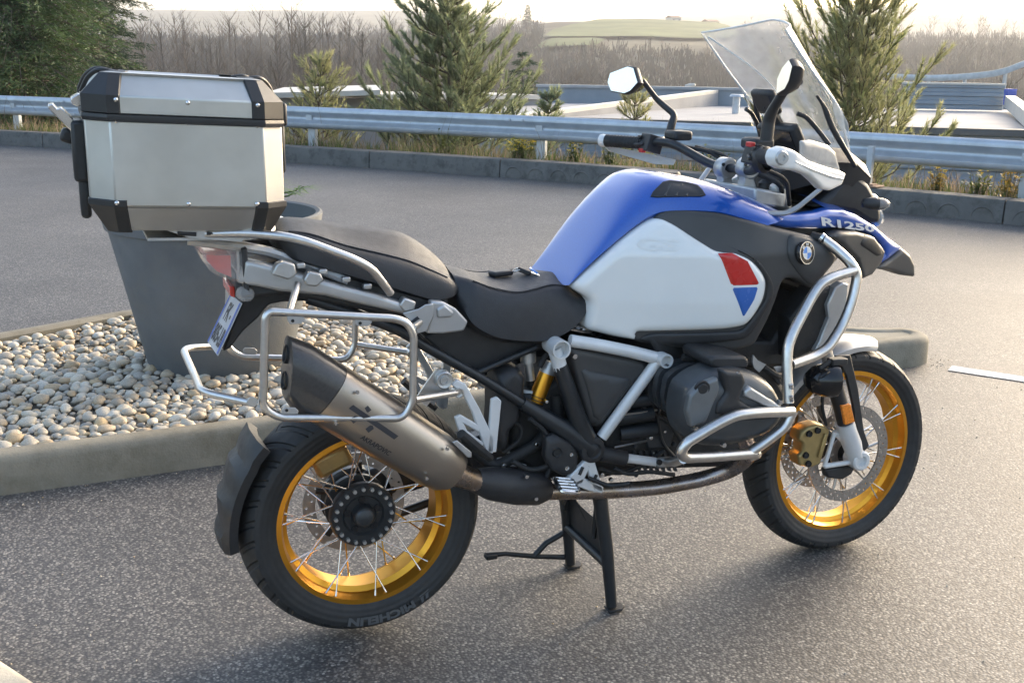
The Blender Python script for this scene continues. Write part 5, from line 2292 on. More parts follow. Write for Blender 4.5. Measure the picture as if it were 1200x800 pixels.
# tank vent: dark inset with slats, laid on the tank skin
ol = [(762, 231), (765, 225), (776, 214), (784, 212), (803, 214), (818, 218), (824, 224), (827, 229), (822, 231), (795, 231), (770, 232)]
pts = []
for x, y in ol:
    h_, n_ = tank_y(x, y)
    pts.append((h_, n_))
mb = MB()
vc = (798, 223)
rings_ = []
for f_, off in ((1.0, .0012), (.97, .0035), (.9, .0035), (.86, .0022), (.5, .0022), (.15, .0022)):
    r_ = []
    for x, y in ol:
        h_, n_ = tank_y(vc[0] + (x - vc[0]) * f_, vc[1] + (y - vc[1]) * f_)
        if n_.dot(ray(x, y)) > 0:
            n_ = -n_
        r_.append(h_ + n_ * off)
    rings_.append(r_)
loft(mb, rings_, caps=True)
vent = part('tank_vent', mb, M['black'], tank, smooth=30)
for px in (779, 792, 804):
    a, b = tank_y(px, 230)[0], tank_y(px + 7, 216)[0]
    mb = MB()
    tube(mb, [a + V((0, -.001, .0)), b + V((0, -.001, .0))], 0.004, 6)
    part('slat', mb, M['grey_plastic'], vent)
# black flank fairing
mb = panel([surf(x, y, FL) for x, y in ((770, 251), (782, 246), (808, 246), (843, 249), (880, 258), (920, 269), (950, 276), (970, 286), (985, 300), (965, 322), (952, 339), (934, 327), (918, 326), (912, 342), (901, 372), (884, 404), (860, 411), (820, 409), (775, 405), (744, 400), (720, 385), (740, 330))], fn=lambda X, Z: FL(X, Z) + 0.006, bulge=0.012, wid=0.015, th=0.04, step=0.011, rnd=0.015)
fa, fb_ = both('side_fairing', mb, M['grey_plastic'], smooth=50)
# moulded crease between fairing and emblem pad
mb = panel([surf(x, y, FL) for x, y in ((921, 273), (944, 277), (968, 288), (980, 301), (963, 322), (951, 337), (935, 322), (920, 300))], fn=lambda X, Z: FL(X, Z) - 0.006, bulge=0.008, wid=0.012, th=0.01, rnd=0.02)
pad = part('emblem_pad', mb, M['grey_plastic'], fa, smooth=50)
part('emblem_pad', mb.mirror(), M['grey_plastic'], fb_, smooth=50)
mb = panel([surf(x, y, FL) for x, y in ((846, 285), (872, 296), (889, 306), (903, 328), (905, 344), (884, 383), (872, 396), (800, 404), (762, 401), (745, 397), (760, 389), (868, 386), (895, 350), (897, 328), (880, 302))], fn=lambda X, Z: FL(X, Z) - 0.006, bulge=0.008, wid=0.01, th=0.012, step=0.008, rnd=0.015)
part('panel_surround', mb, M['black'], fa, smooth=50)
# white flank panel with raised wordmark and two decals
wp = [(668, 336), (690, 316), (720, 289), (745, 269), (762, 258), (773, 255), (788, 262), (812, 278), (836, 293), (848, 295), (859, 295), (878, 303), (890, 316), (896, 328), (894, 346), (884, 366), (872, 381), (850, 385), (800, 387), (742, 388), (746, 398), (720, 394), (683, 385), (688, 365), (691, 351)]
mb = panel([surf(x, y, FL) for x, y in wp], fn=lambda X, Z: FL(X, Z), bulge=0.02, wid=0.022, th=0.03, step=0.009, rnd=0.02)
wa, wb = both('tank_side_panel', mb, M['white'], smooth=60)
WF = lambda X, Z: FL(X, Z) - 0.0195
for nm, ol, mt in (('red_decal', [(842, 297), (858, 296.5), (876, 306), (889, 331), (889, 333.5), (857, 334.5)], 'red'), ('blue_decal', [(857.5, 337), (888.5, 336), (884, 350), (871, 372)], 'bluedecal')):
    mb = panel([surf(x, y, WF) for x, y in ol], fn=WF, bulge=0.0022, wid=0.003, th=0.003, step=0.01)
    part(nm, mb, M[mt], wa, smooth=60)
    part(nm, mb.mirror(), M[mt], wb, smooth=60)
mb = MB()
GSO = [surf(745, 292, WF), surf(795, 294, WF), surf(746, 277, WF)]


def gs_map(x, y):
    q = GSO[0] + (GSO[1] - GSO[0]) * x + (GSO[2] - GSO[0]) * y
    return V((q.x, WF(q.x, q.z) - 0.0018, q.z))


lettering(mb, 'GS', gs_map, 1.0, 0.9, 0.03)
part('wordmark', mb, M['whiteshade'], wa, smooth=0)
# round emblem
E0 = surf(939, 295, FL) + V((0, -0.019, 0))
en = V((0.28, -1, 0.16)).normalized()
eu, ev = V((1, 0.28, 0)).normalized(), V((0, 0.16, 1)).normalized()
er = 0.0295
mb = MB()
lathe(mb, [(0, .004), (er * 0.97, .004), (er, .0025), (er, -.01)], E0, en, 40)
eb = part('emblem', mb, M['blackgloss'], smooth=40)
mb = MB()
ring(mb, E0 + en * 0.0035, en, er, er * 0.93, 0.0015, 40)
ring(mb, E0 + en * 0.0035, en, er * 0.6, er * 0.56, 0.0015, 40)
part('emblem_ring', mb, M['chrome'], eb)
for k in range(4):
    mb = MB()
    c = E0 + en * 0.0048
    vs = [c]
    for j in range(9):
        an = math.pi / 2 * (k + j / 8)
        vs.append(c + (eu * math.cos(an) + ev * math.sin(an)) * er * 0.56)
    mb.add(vs, [(0, j, j + 1) for j in range(1, 9)])
    part('emblem_quarter', mb, M['badgeblue'] if k % 2 else M['whiteplastic'], eb, smooth=0)
mb = MB()
for ch, an in (('B', 132), ('M', 90), ('W', 48)):
    t0 = R(an)

    def bm_map(x, y, t0=t0):
        a_ = t0 - (x - er * 0.15) / (er * 0.78)
        r_ = er * 0.64 + y
        return E0 + en * 0.0055 + (eu * math.cos(a_) + ev * math.sin(a_)) * r_
    lettering(mb, ch, bm_map, er * 0.3, er * 0.24, 0.02)
part('emblem_letters', mb, M['whiteplastic'], eb, smooth=0)

# blue upper wing running forward into the beak
FW = lambda X, Z: lerp_tab([(0.85, -.215), (1.0, -.225), (1.15, -.215), (1.3, -.18), (1.42, -.15), (1.55, -.11), (1.68, -.075), (1.8, -.06)], X) + 0.25 * max(0, Z - 1.09)
wing_top = [(868, 240), (900, 249), (930, 251), (955, 248), (968, 244), (985, 245), (1001, 250), (1022, 263), (1039, 278), (1056, 290)]
wing_bot = [(1040, 303), (1022, 314), (1030, 301), (1034, 293), (1029, 284), (1020, 275), (1009, 271), (981, 267), (955, 268), (920, 267), (890, 261), (862, 253)]
mb = panel([surf(x, y, FW) for x, y in wing_top + wing_bot], fn=lambda X, Z: FW(X, Z), bulge=0.014, wid=0.02, th=0.02, step=0.013)
ba, bb_ = both('upper_fairing', mb, M['blue'], smooth=55)
tp = [surf(x, y, FW) for x, y in wing_top]
mb = MB()
loft(mb, [[q, V((q.x, q.y * 0.5, q.z + 0.02)), V((q.x, 0, q.z + 0.028)), V((q.x, -q.y * 0.5, q.z + 0.02)), V((q.x, -q.y, q.z))] for q in tp[4:]], caps=False, closed=False)
part('beak_deck', mb, M['blue'], smooth=60)
mb = MB()
W0, W1, W2 = surf(959, 263, FW), surf(1023, 271, FW), surf(957, 250, FW)


def rmap(x, y):
    q = W0 + (W1 - W0) * x + (W2 - W0) * y * (1 - 0.25 * x)
    return V((q.x, FW(q.x, q.z) - 0.0165, q.z))


lettering(mb, 'R1250', rmap, 0.96, 0.74, 0.035)
part('lettering', mb, M['lettersilver'], ba, smooth=0)
# black beak tip and grey lower beak piece
mb = panel([surf(x, y, FW) for x, y in ((1022, 314), (1040, 302), (1055, 290), (1064, 298), (1069, 309), (1069.5, 324), (1054, 322), (1039, 317))], fn=lambda X, Z: FW(X, Z), bulge=0.016, wid=0.012, th=0.03, step=0.008)
both('beak_tip', mb, M['grey_plastic'], smooth=50)
q0, q1, q2, q3 = [surf(x, y, FW) for x, y in ((1055, 291), (1064, 299), (1069, 309), (1069.5, 323))]
mb = MB()
loft(mb, [[q, V((q.x + .02, 0, q.z + .02)), V((q.x, -q.y, q.z))] for q in (tp[-1], q0, q1, q2, q3)], caps=False, closed=False)
part('beak_nose', mb, M['grey_plastic'], smooth=60)
FB = lambda X, Z: lerp_tab([(1.1, -.24), (1.3, -.2), (1.45, -.15), (1.6, -.1)], X)
mb = panel([surf(x, y, FB) for x, y in ((966, 276), (980, 270), (1000, 270), (1018, 275), (1029, 286), (1034, 294), (1029, 308), (1018, 322), (1006, 327), (1000, 304), (984, 288))], fn=FB, bulge=0.02, wid=0.012, th=0.04, step=0.008)
lba, _ = both('lower_beak', mb, M['grey_plastic'], smooth=50)
mb = panel([surf(x, y, FB) for x, y in ((1001, 285), (1009, 274), (1019, 277), (1027, 288), (1030, 297), (1022, 299))], fn=lambda X, Z: FB(X, Z) - 0.018, bulge=0.006, wid=0.01, th=0.01)
part('air_scoop', mb, M['black'], lba, smooth=50)
# inner nose structure: headlight shell, cowl
mb = MB()
prof = PL([(955, 244), (975, 226), (990, 206), (1004, 203), (1019, 215), (1027, 229), (1034, 245), (1034, 262), (1020, 262), (1000, 250), (975, 246)], -.14)
prism(mb, prof, (0, 0.28, 0))
part('headlight_shell', mb, M['black'], bevel=0.015)
mb = MB()
box(mb, (1.5, 0, 1.07), (0.05, 0.2, 0.1), Matrix.Rotation(R(-25), 3, 'Y'))
part('headlight', mb, M['lamplens'], bevel=0.02)
mb = MB()   # indicator
lathe(mb, [(0, 0), (.012, .004), (.018, .03), (.016, .06), (.008, .075), (0, .078)], P(1010, 238, -.2), (1, -0.25, -0.05), 14)
ind, ind2 = both('indicator', mb, M['black'], smooth=60)
mb = MB()
lathe(mb, [(.017, .045), (.0172, .06), (.009, .0775), (0, .08)], P(1010, 238, -.2), (1, -0.25, -0.05), 14)
part('indicator_lens', mb, M['lens'], ind, smooth=60)
part('indicator_lens', mb.mirror(), M['lens'], ind2, smooth=60)
# silver radiator trim behind the crash bar
FR_ = lambda X, Z: -0.27 + 0.0 * X
mb = MB()
prism(mb, PL([(979, 337), (988, 331), (995, 333), (992, 360), (985, 388), (975, 409), (955, 412), (961, 400), (972, 372), (970, 358)], -.275), (0, 0.03, 0))
both('radiator_trim', mb, M['silver'], bevel=0.004)
mb = panel([surf(x, y, lambda X, Z: -.25) for x, y in ((925, 372), (950, 338), (975, 335), (985, 350), (972, 380), (955, 408), (925, 420))], fn=lambda X, Z: -.25, bulge=0.01, wid=0.02, th=0.05)
both('radiator_duct', mb, M['dark'], smooth=50)
# grille of the radiator between the flanks
mb = MB()
for k in range(12):
    z = 0.72 + k * 0.018
    box(mb, (1.2, 0, z), (0.03, 0.42, 0.006))
part('radiator', mb, M['dark'])

# ---------------------------------------------------------------- seats
def seat(name, st, mt, top):
    """stations: (near top point, near bottom point, crown height)"""
    rings = []
    for nt_, nb_, cr_ in st:
        r_ = []
        a, b = V(nt_), V(nb_)
        half = [b + V((0.0, 0.03, -0.012)), b, b.lerp(a, 0.35) + V((0, -0.006, 0)), b.lerp(a, 0.7) + V((0, -0.007, 0)), b.lerp(a, 0.93) + V((0, -0.004, 0)), a + V((0, 0.006, 0.004))]
        for t in (0.2, 0.45, 0.72):
            half.append(V((a.x + 0.012 * t, a.y * (1 - t), a.z + 0.004 + cr_ * ss(t))))
        mid = V((a.x + 0.014, 0, a.z + 0.004 + cr_))
        oth = [V((q.x, -q.y, q.z)) for q in reversed(half)]
        rings.append(half + [mid] + oth)
    cols = [catmull([r_[j] for r_ in rings], 4) for j in range(len(rings[0]))]
    fine_ = [[c_[i] for c_ in cols] for i in range(len(cols[0]))]
    mb = MB()
    loft(mb, fine_, caps=True, closed=True)
    n_ = len(rings[0])
    # upper skin gets the lighter vinyl
    for fi, f in enumerate(mb.f):
        if len(f) == 4:
            js = sorted(i % n_ for i in f)
            if js[0] >= 5 and js[-1] <= n_ - 6:
                mb.m[fi] = 1
    return part(name, mb, [mt, top], smooth=50)


seat('rider_seat', [((.222, -.10, .955), (.222, -.125, .915), .005), ((.262, -.13, .945), (.247, -.155, .855), .006), ((.31, -.14, .926), (.29, -.163, .822), .008), ((.372, -.143, .912), (.345, -.165, .803), .012), ((.42, -.135, .914), (.45, -.15, .788), .014), ((.48, -.112, .918), (.52, -.142, .806), .016), ((.528, -.095, .908), (.567, -.13, .84), .016), ((.558, -.082, .888), (.587, -.118, .876), .012)], M['seat'], M['seatgrey'])
seat('pillion_seat', [((-.205, -.07, 1.068), (-.2, -.085, 1.052), .008), ((-.185, -.11, 1.082), (-.175, -.13, 1.03), .016), ((-.13, -.125, 1.076), (-.12, -.145, 1.01), .02), ((-.05, -.132, 1.047), (-.05, -.152, .985), .034), ((.04, -.132, 1.022), (.045, -.152, .952), .045), ((.1, -.13, 1.003), (.1, -.15, .932), .05), ((.15, -.128, .98), (.16, -.145, .912), .045), ((.2, -.122, .955), (.205, -.138, .915), .028), ((.226, -.11, .94), (.222, -.125, .922), .012)], M['seat'], M['seatgrey'])

for pts in ([(.262, -.129, .9475), (.31, -.139, .9285), (.372, -.142, .9145), (.42, -.134, .9165), (.48, -.111, .9205), (.528, -.094, .9105)], [(-.18, -.11, 1.0855), (-.13, -.124, 1.0785), (-.05, -.131, 1.0495), (.04, -.131, 1.0245), (.1, -.129, 1.0055), (.15, -.127, .9825), (.2, -.121, .9575)]):
    mb = MB()
    tube(mb, [q + V((0, 0.003, 0.002)) for q in catmull(pts, 4)], 0.0016, 6)
    both('seat_seam', mb, M['seatgrey'], smooth=60)
mb = MB()
prism(mb, PL([(497, 395), (520, 384), (556, 380), (590, 399), (640, 402), (655, 408), (625, 412), (560, 438), (530, 424)], -.105), (0, 0.05, 0))
both('underseat_panel', mb, M['black'], bevel=0.006)
# ---------------------------------------------------------------- tail
TF = lambda X, Z: lerp_tab([(-.36, -.05), (-.28, -.115), (-.1, -.15), (.2, -.16)], X)
mb = panel([surf(x, y, TF) for x, y in ((286, 303), (312, 309), (345, 318), (400, 334), (440, 344), (482, 358), (484, 364), (476, 368), (430, 358), (380, 346), (330, 341), (300, 335), (279, 331))], fn=TF, bulge=0.012, wid=0.01, th=0.03, step=0.006)
both('tail_panel', mb, M['silver'], smooth=50)
mb = MB()
loft(mb, [[V((x, -w_, z0_)), V((x, w_, z0_)), V((x, w_ * .9, z1_)), V((x, -w_ * .9, z1_))] for x, w_, z0_, z1_ in ((-.3, .09, .93, 1.0), (-.2, .11, .94, 1.02), (0, .13, .89, .98), (.2, .14, .84, .92))])
part('tail_core', mb, M['black'], bevel=0.01)
# underseat clamp blocks along the rail
for px, py in ((352, 311), (378, 318), (405, 327), (430, 335)):
    mb = MB()
    q = P(px, py, -.15)
    box(mb, q, (0.02, 0.02, 0.012))
    both('seat_clip', mb, M['alu'], bevel=0.003)
for ol in ([(319, 322), (324, 310), (332, 306), (346, 310), (348, 322), (338, 328)], [(356, 328), (362, 318), (376, 321), (380, 328), (372, 336), (360, 335)], [(468, 358), (474, 349), (488, 354), (486, 364), (474, 366)]):
    mb = MB()
    prism(mb, PL(ol, -.172), (0, 0.03, 0))
    both('rack_mount', mb, M['alu'], bevel=0.004)
# silver junction bracket under the seat
mb = MB()
prism(mb, PL([(505, 353), (520, 354), (535, 362), (549, 377), (544, 388), (520, 391), (500, 391), (506, 370)], -.172), (0, 0.03, 0))
prism(mb, PL([(512, 362), (521, 357), (533, 366), (530, 372), (513, 373)], -.178), (0, 0.01, 0))
both('seat_bracket', mb, M['silver'], bevel=0.006)
mb = MB()
prism(mb, PL([(472, 367), (491, 362), (499, 357), (508, 356), (508, 370), (500, 388), (489, 391), (487, 383), (478, 374)], -.185), (0, 0.006, 0))
ra, rb_ = both('rack_strut_plate', mb, M['silver'], bevel=0.002)
mb = MB()
q = P(487, 376, -.187)
tube(mb, [q + V((-.007, 0, -.004)), q + V((.008, 0, .006))], 0.006, 8)
part('slot', mb, M['dark'], ra)
# tail lamp
TL = [V((-.372, 0, 1.043)), V((-.352, 0, 1.0))]
mb = MB()
secs = [(-.372, .075, 1.048, 1.03), (-.355, .085, 1.05, .998), (-.33, .1, 1.05, .984), (-.3, .112, 1.05, .972), (-.287, .115, 1.05, .97)]
loft(mb, [[V((x, -w_, zb + .012)), V((x, -w_ * .8, zb)), V((x, w_ * .8, zb)), V((x, w_, zb + .012)), V((x, w_, zt - .01)), V((x, w_ * .85, zt)), V((x, -w_ * .85, zt)), V((x, -w_, zt - .01))] for x, w_, zt, zb in secs])
tl = part('tail_lamp', mb, M['lens'], smooth=30)
mb = MB()
loft(mb, [[V((x, -w_ * .9, zb)), V((x, w_ * .9, zb)), V((x, w_ * .9, zt)), V((x, -w_ * .9, zt))] for x, w_, zt, zb in ((-.36, .075, 1.036, 1.022), (-.34, .085, 1.034, .998), (-.31, .1, 1.035, .985))])
part('red_lens', mb, M['reflred'], tl)
mb = MB()
box(mb, (-.295, 0, 1.012), (0.006, 0.205, 0.07))
part('lamp_reflector', mb, M['chrome'], tl)
mb = MB()
loft(mb, [[V((x, -w_, zb)), V((x, w_, zb)), V((x, w_, zt)), V((x, -w_, zt))] for x, w_, zt, zb in ((-.288, .121, 1.053, .965), (-.276, .123, 1.056, .955))])
part('lamp_bezel', mb, M['black'], bevel=0.003)
# number plate carrier and plate
mb = MB()
prism(mb, PL([(284, 333), (330, 341), (365, 348), (372, 352), (330, 354), (315, 357), (303, 372), (285, 388), (270, 408), (262, 412), (276, 372), (284, 352)], -.05), (0, 0.1, 0))
part('plate_carrier', mb, M['black'], bevel=0.006)
pc = [V((-.292, -.1, .926)), V((-.288, .1, .907)), V((-.35, .1, .79)), V((-.352, -.1, .806))]
pn = (pc[1] - pc[0]).cross(pc[3] - pc[0]).normalized()
if pn.x > 0:
    pn = -pn
mb = MB()
prism(mb, pc, -pn * 0.003)
pl_ = part('number_plate', mb, M['plate'], bevel=0.001)


def pmap(x, y):
    # x 0..1 left to right seen from behind, y 0..1 upwards (left of the plate = +Y side)
    a = pc[2].lerp(pc[3], x)
    b = pc[1].lerp(pc[0], x)
    return a.lerp(b, y) + pn * 0.0012


mb = MB()
mb.add([pmap(0, 0.02), pmap(.085, 0.02), pmap(.085, .98), pmap(0, .98)], [(0, 1, 2, 3)])
part('plate_band', mb, M['plateblue'], pl_, smooth=0)
mb = MB()
mb.add([pmap(.915, 0.02), pmap(1, 0.02), pmap(1, .98), pmap(.915, .98)], [(0, 1, 2, 3)])
part('plate_band', mb, M['plateblue'], pl_, smooth=0)
mb = MB()
lettering(mb, 'FK', lambda x, y: pmap(.3 + x, .56 + y), .34, .32, .03)
lettering(mb, '-', lambda x, y: pmap(.7 + x, .56 + y), .07, .32, .03)
lettering(mb, '805', lambda x, y: pmap(.12 + x, .12 + y), .4, .32, .03)
lettering(mb, '-', lambda x, y: pmap(.54 + x, .12 + y), .06, .32, .03)
lettering(mb, 'LB', lambda x, y: pmap(.63 + x, .12 + y), .26, .32, .03)
part('plate_characters', mb, M['ink'], pl_, smooth=0)
mb = MB()
prism(mb, PL([(269, 336), (275, 336), (275.5, 349), (270, 347)], -.06), (0, 0.12, 0))
part('plate_lamp', mb, M['reflred'], bevel=0.002)
mb = MB()
lathe(mb, [(0, 0), (.016, .002), (.019, .012), (.016, .03), (.007, .036), (0, .037)], P(283, 343, -.09), (0.4, -1, 0.0), 16)
ia, ib = both('rear_indicator', mb, M['lens'], smooth=60)

# ---------------------------------------------------------------- luggage racks
RK = M['steel']
gr = PL([(240, 274, -.15), (294, 273, -.165), (346, 278, -.195), (416, 304, -.2), (436, 315, -.195), (458, 344, -.17)])
tubes('grab_rail', gr, 0.0095, RK, bend=0.05, mir=True)
tubes('grab_rail', [V((-.29, -.12, 1.08)), V((-.215, -.1, 1.086)), V((-.2, 0, 1.088)), V((-.215, .1, 1.086)), V((-.29, .12, 1.08))], 0.009, RK, bend=0.05)
# carrier plate under the case
mb = MB()
prism(mb, PL([(183, 266), (298, 268), (283, 284), (222, 279)], -.157), (0, 0.004, 0))
pa, pb = both('carrier_plate', mb, M['alu'], bevel=0.001)
for x0, x1 in ((208, 230), (242, 275)):
    mb = MB()
    tube(mb, PL([(x0, 273.5, -.1575), (x1, 274.5, -.1575)]), 0.0045, 8)
    part('slot', mb, M['dark'], pa)
mb = MB()
box(mb, (-.38, 0, 1.085), (0.22, 0.3, 0.006), Matrix.Rotation(R(2), 3, 'Y'))
part('carrier_deck', mb, M['alu'])
mb = MB()
for y in (-.09, .09):
    tube(mb, [(-.4, y, 1.075), (-.22, y, 1.04), (-.05, y * 1.5, .97)], 0.012, 8, bend=0.03)
    part('carrier_arm', mb, M['alu'])
    mb = MB()
# pannier hoops
loop = PL([(312, 367), (390, 369), (462, 373), (485, 390), (484, 470), (474, 490), (400, 491), (322, 488), (308, 476)], -.27)
loop = [V((-.282, -.27, .938)), V((.028, -.27, .912)), V((.072, -.27, .872)), V((.065, -.27, .7)), V((.03, -.27, .665)), V((-.262, -.27, .698)), V((-.287, -.27, .724))]
mb = MB()
tube(mb, PL([(311, 372), (316, 365), (463, 373), (477, 378), (485, 391), (484, 470), (472, 490), (326, 489), (308, 477)], -.27), 0.0092, 12, bend=0.03, closed=True)
both('pannier_hoop', mb, RK, smooth=60)
tubes('hoop_strut', PL([(349, 333, -.165), (339, 366, -.262)]), 0.0085, RK, mir=True)
tubes('hoop_strut', PL([(486, 468, -.268), (534, 460, -.2)]), 0.0085, RK, mir=True)
tubes('hoop_strut', PL([(484, 384, -.268), (492, 378, -.2)]), 0.008, RK, mir=True)
mb = MB()
q = P(537, 460, -.2)
lathe(mb, [(.012, .02), (.0125, -.008), (.009, -.008), (.009, -.002), (0, -.002)], q, (0, 1, 0), 18)
both('strut_eye', mb, RK)
for px, py, dy in ((347, 374, 10), (426, 377, 9), (340, 482, -8), (419, 484, -8)):
    mb = MB()
    prism(mb, PL([(px - 10, py - dy * 0.4), (px + 9, py - dy * 0.4), (px + 10, py + dy * .1), (px + 6, py + dy * .55), (px - 7, py + dy * .6), (px - 10, py + dy * .2)], -.276), (0, 0.003, 0))
    ha, hb = both('case_tab', mb, M['silver'], bevel=0.001)
    mb = MB()
    q = P(px - 4, py + dy * .18, -.2765)
    cyl(mb, q, q + V((0, -.0012, 0)), 0.0038, n=8)
    part('tab_hole', mb, M['dark'], ha)
rear = PL([(300, 473, -.265), (236, 459, -.2), (228, 440, -.02)])
rr_ = rear + [V((rear[2].x, .02, rear[2].z)), V((rear[1].x, .2, rear[1].z)), V((rear[0].x, .265, rear[0].z))]
tubes('rear_hoop', rr_, 0.0088, RK, bend=0.04)
mb = MB()
q = P(295, 470, -.272)
cyl(mb, q, q + V((0, -.008, 0)), 0.011, n=14)
both('hoop_bolt', mb, M['alu'])

# passenger peg bracket
mb = MB()
prism(mb, PL([(532, 449), (541, 446), (547, 452), (575, 520), (580, 470), (587, 467), (588, 476), (580, 532), (573, 535), (562, 520), (545, 478)], -.19), (0, 0.014, 0))
# built as straps so the gaps stay open
mb = MB()
for pts in ([(529, 451), (536, 445), (546, 450), (562, 478), (580, 516), (578, 532), (569, 528), (553, 482), (542, 461)], [(576, 468), (583, 465), (588, 470), (582, 530), (571, 530)], [(533, 489), (540, 486), (563, 499), (562, 507), (544, 497), (548, 505), (567, 519), (565, 527), (538, 506)]):
    prism(mb, PL(pts, -.195), (0, 0.012, 0))
both('passenger_peg_bracket', mb, FR, bevel=0.003)
mb = MB()
tube(mb, PL([(540, 508, -.24), (556, 522, -.235), (574, 536, -.21)]), [0.016, 0.018, 0.013], 10, flat=0.75)
pga, pgb = both('passenger_peg', mb, M['rubber'], smooth=40)
mb = MB()
prism(mb, PL([(530, 518), (536, 516), (553, 530), (553, 536), (548, 536)], -.262), (0, 0.006, 0))
part('peg_end', mb, M['alu'], pga, bevel=0.002)
# rider footrest
mb = MB()
for pts in ([(686, 540), (696, 538), (683, 566), (670, 572), (664, 562)], [(688, 545), (697, 540), (708, 576), (696, 577)], [(668, 566), (684, 560), (708, 571), (706, 578), (690, 575)]):
    prism(mb, PL(pts, -.195), (0, 0.016, 0))
fra, frb = both('footrest_bracket', mb, FR, bevel=0.003)
for px, py in ((681, 552), (697, 561)):
    mb = MB()
    tube(mb, [P(px - 2, py + 4, -.1965), P(px + 2, py - 5, -.1965)], 0.0045, 8)
    part('slot', mb, M['dark'], fra)
mb = MB()
pegp = PL([(651, 572, -.29), (657, 567, -.29), (672, 573, -.25), (681, 580, -.24), (679, 589, -.25), (666, 593, -.28), (655, 587, -.3)])
tube(mb, [V((.435, -.30, .44)), V((.485, -.30, .43)), V((.505, -.215, .43)), V((.455, -.215, .44))], 0.006, 8, closed=True, bend=0.015)
for k in range(5):
    t = k / 4
    tube(mb, [V((.438 + .018 * t, -.295 + .078 * t, .443)), V((.485 + .018 * t, -.295 + .078 * t, .433))], 0.0035, 6)
tube(mb, [V((.47, -.26, .43)), V((.5, -.18, .41))], 0.012, 10)
both('footrest', mb, M['chrome'], smooth=40)
# heel plate
mb = panel(PL([(640, 512), (650, 509), (668, 518), (677, 530), (675, 553), (660, 557), (645, 550), (638, 535)], -.185), fn=lambda X, Z: -.185, bulge=0.008, wid=0.01, th=0.02)
hp_, _ = both('heel_plate', mb, M['black'], smooth=50)
for px, py, r_ in ((653, 530, .012), (669, 532, .005), (664, 548, .006)):
    mb = MB()
    q = P(px, py, -.1935)
    lathe(mb, [(0, -.001), (r_ * .8, -.001), (r_, -.004), (r_ * 1.15, .001)], q, (0, 1, 0), 14)
    part('heel_plate_hole' if r_ > .01 else 'bolt', mb, M['dark'] if r_ > .01 else M['chrome'], hp_)
# brake pedal
tubes('brake_pedal', PL([(690, 560, -.2), (715, 570, -.22), (738, 566, -.24)]), 0.006, M['dark'])
# clutter of lines under the seat
for pts, r_ in (([(545, 520, -.1), (580, 548, -.12), (630, 520, -.13), (640, 505, -.12)], .016), ([(600, 492, -.13), (612, 500, -.13), (610, 515, -.13), (590, 530, -.12)], .006), ([(655, 405, -.12), (640, 415, -.12), (632, 430, -.12)], .008), ([(690, 545, -.19), (670, 560, -.17), (660, 590, -.12)], .006), ([(720, 548, -.19), (735, 556, -.2), (760, 552, -.2), (790, 556, -.2)], .006)):
    tubes('hose', PL(pts), r_, M['rubber'], bend=0.03, n=8)

# ---------------------------------------------------------------- rear hugger
mb = MB()
rings = []
for k in range(15):
    an = R(137 + 50 * k / 14)
    ridge = 0.012 * (1 - (k % 4) / 3)
    ro = 0.352 + (0.004 if k < 3 else 0)
    w_ = 0.092 - 0.03 * (k / 14) ** 2
    c_, s_ = math.cos(an), math.sin(an)
    r_ = []
    for y, dr_ in ((-w_, -.03), (-w_ - .004, -.008), (-w_ * .82, ridge * .8), (0, .006 + ridge), (w_ * .82, ridge * .8), (w_ + .004, -.008), (w_, -.03), (w_ * .8, -.022), (0, -.012), (-w_ * .8, -.022)):
        r_.append(RC + V(((ro + dr_) * c_, y, (ro + dr_) * s_)))
    rings.append(r_)
loft(mb, rings)
part('mudguard', mb, M['black'], smooth=35)
tubes('mudguard_stay', [RC + V((-.28, .1, .12)), RC + V((-.1, .13, .1)), RC + V((0, .13, .02))], 0.008, M['frame_black'])

# ---------------------------------------------------------------- centre stand
st_ = M['frame_black']
A0, A1 = V((.632, -.125, .335)), V((.668, -.152, .012))
B0, B1 = V((.632, .125, .335)), V((.672, .128, .012))
mb = MB()
tube(mb, [A0.lerp(A1, .62), B0.lerp(B1, .62)], 0.0135, 12)
stand = part('centre_stand', mb, st_, smooth=60)
for a, b in ((A0, A1), (B0, B1)):
    mb = MB()
    tube(mb, [a, a.lerp(b, .5) + V((.004, 0, 0)), b], [0.021, 0.0185, 0.0155], 14)
    part('stand_leg', mb, st_, stand, smooth=60)
mb = MB()
prism(mb, [A0.lerp(A1, .22) + V((.004, .01, 0)), A0.lerp(A1, .62) + V((.004, .01, 0)), B0.lerp(B1, .62) + V((.004, -.01, 0)), B0.lerp(B1, .22) + V((.004, -.01, 0)), V((.655, .04, .235)), V((.655, -.04, .235))], (.004, 0, 0))
part('stand_web', mb, st_, stand, bevel=0.001)
for c in (A1, B1):
    mb = MB()
    prism(mb, [c + V((-.018, -.02, -.010)), c + V((.022, -.02, -.010)), c + V((.036, -.01, -.006)), c + V((.034, .014, -.006)), c + V((-.015, .018, -.010))], (0, 0, .006))
    part('stand_foot', mb, M['dark'], stand, bevel=0.002)
mb = MB()
L0 = B0.lerp(B1, .72)
tube(mb, [P(666, 652, .135), P(627, 651, .145), P(592, 648, .15), P(569, 650, .155)], [0.009, 0.009, 0.008, 0.009], 10)
tube(mb, [P(626, 651, .145), P(640, 636, .142), P(662, 623, .135)], 0.009, 10)
part('stand_lever', mb, st_, stand, smooth=60)
mb = MB()
box(mb, P(575, 651, .155), (0.035, 0.03, 0.014))
part('lever_pad', mb, M['rubber'], stand, bevel=0.004)
mb = MB()
for y in (-.1, .1):
    mb = MB()
    tube(mb, [(.6, y, .36), (.64, y, .33), (.63, y, .2)], 0.008, 8)
    part('stand_spring', mb, M['dark'], stand)

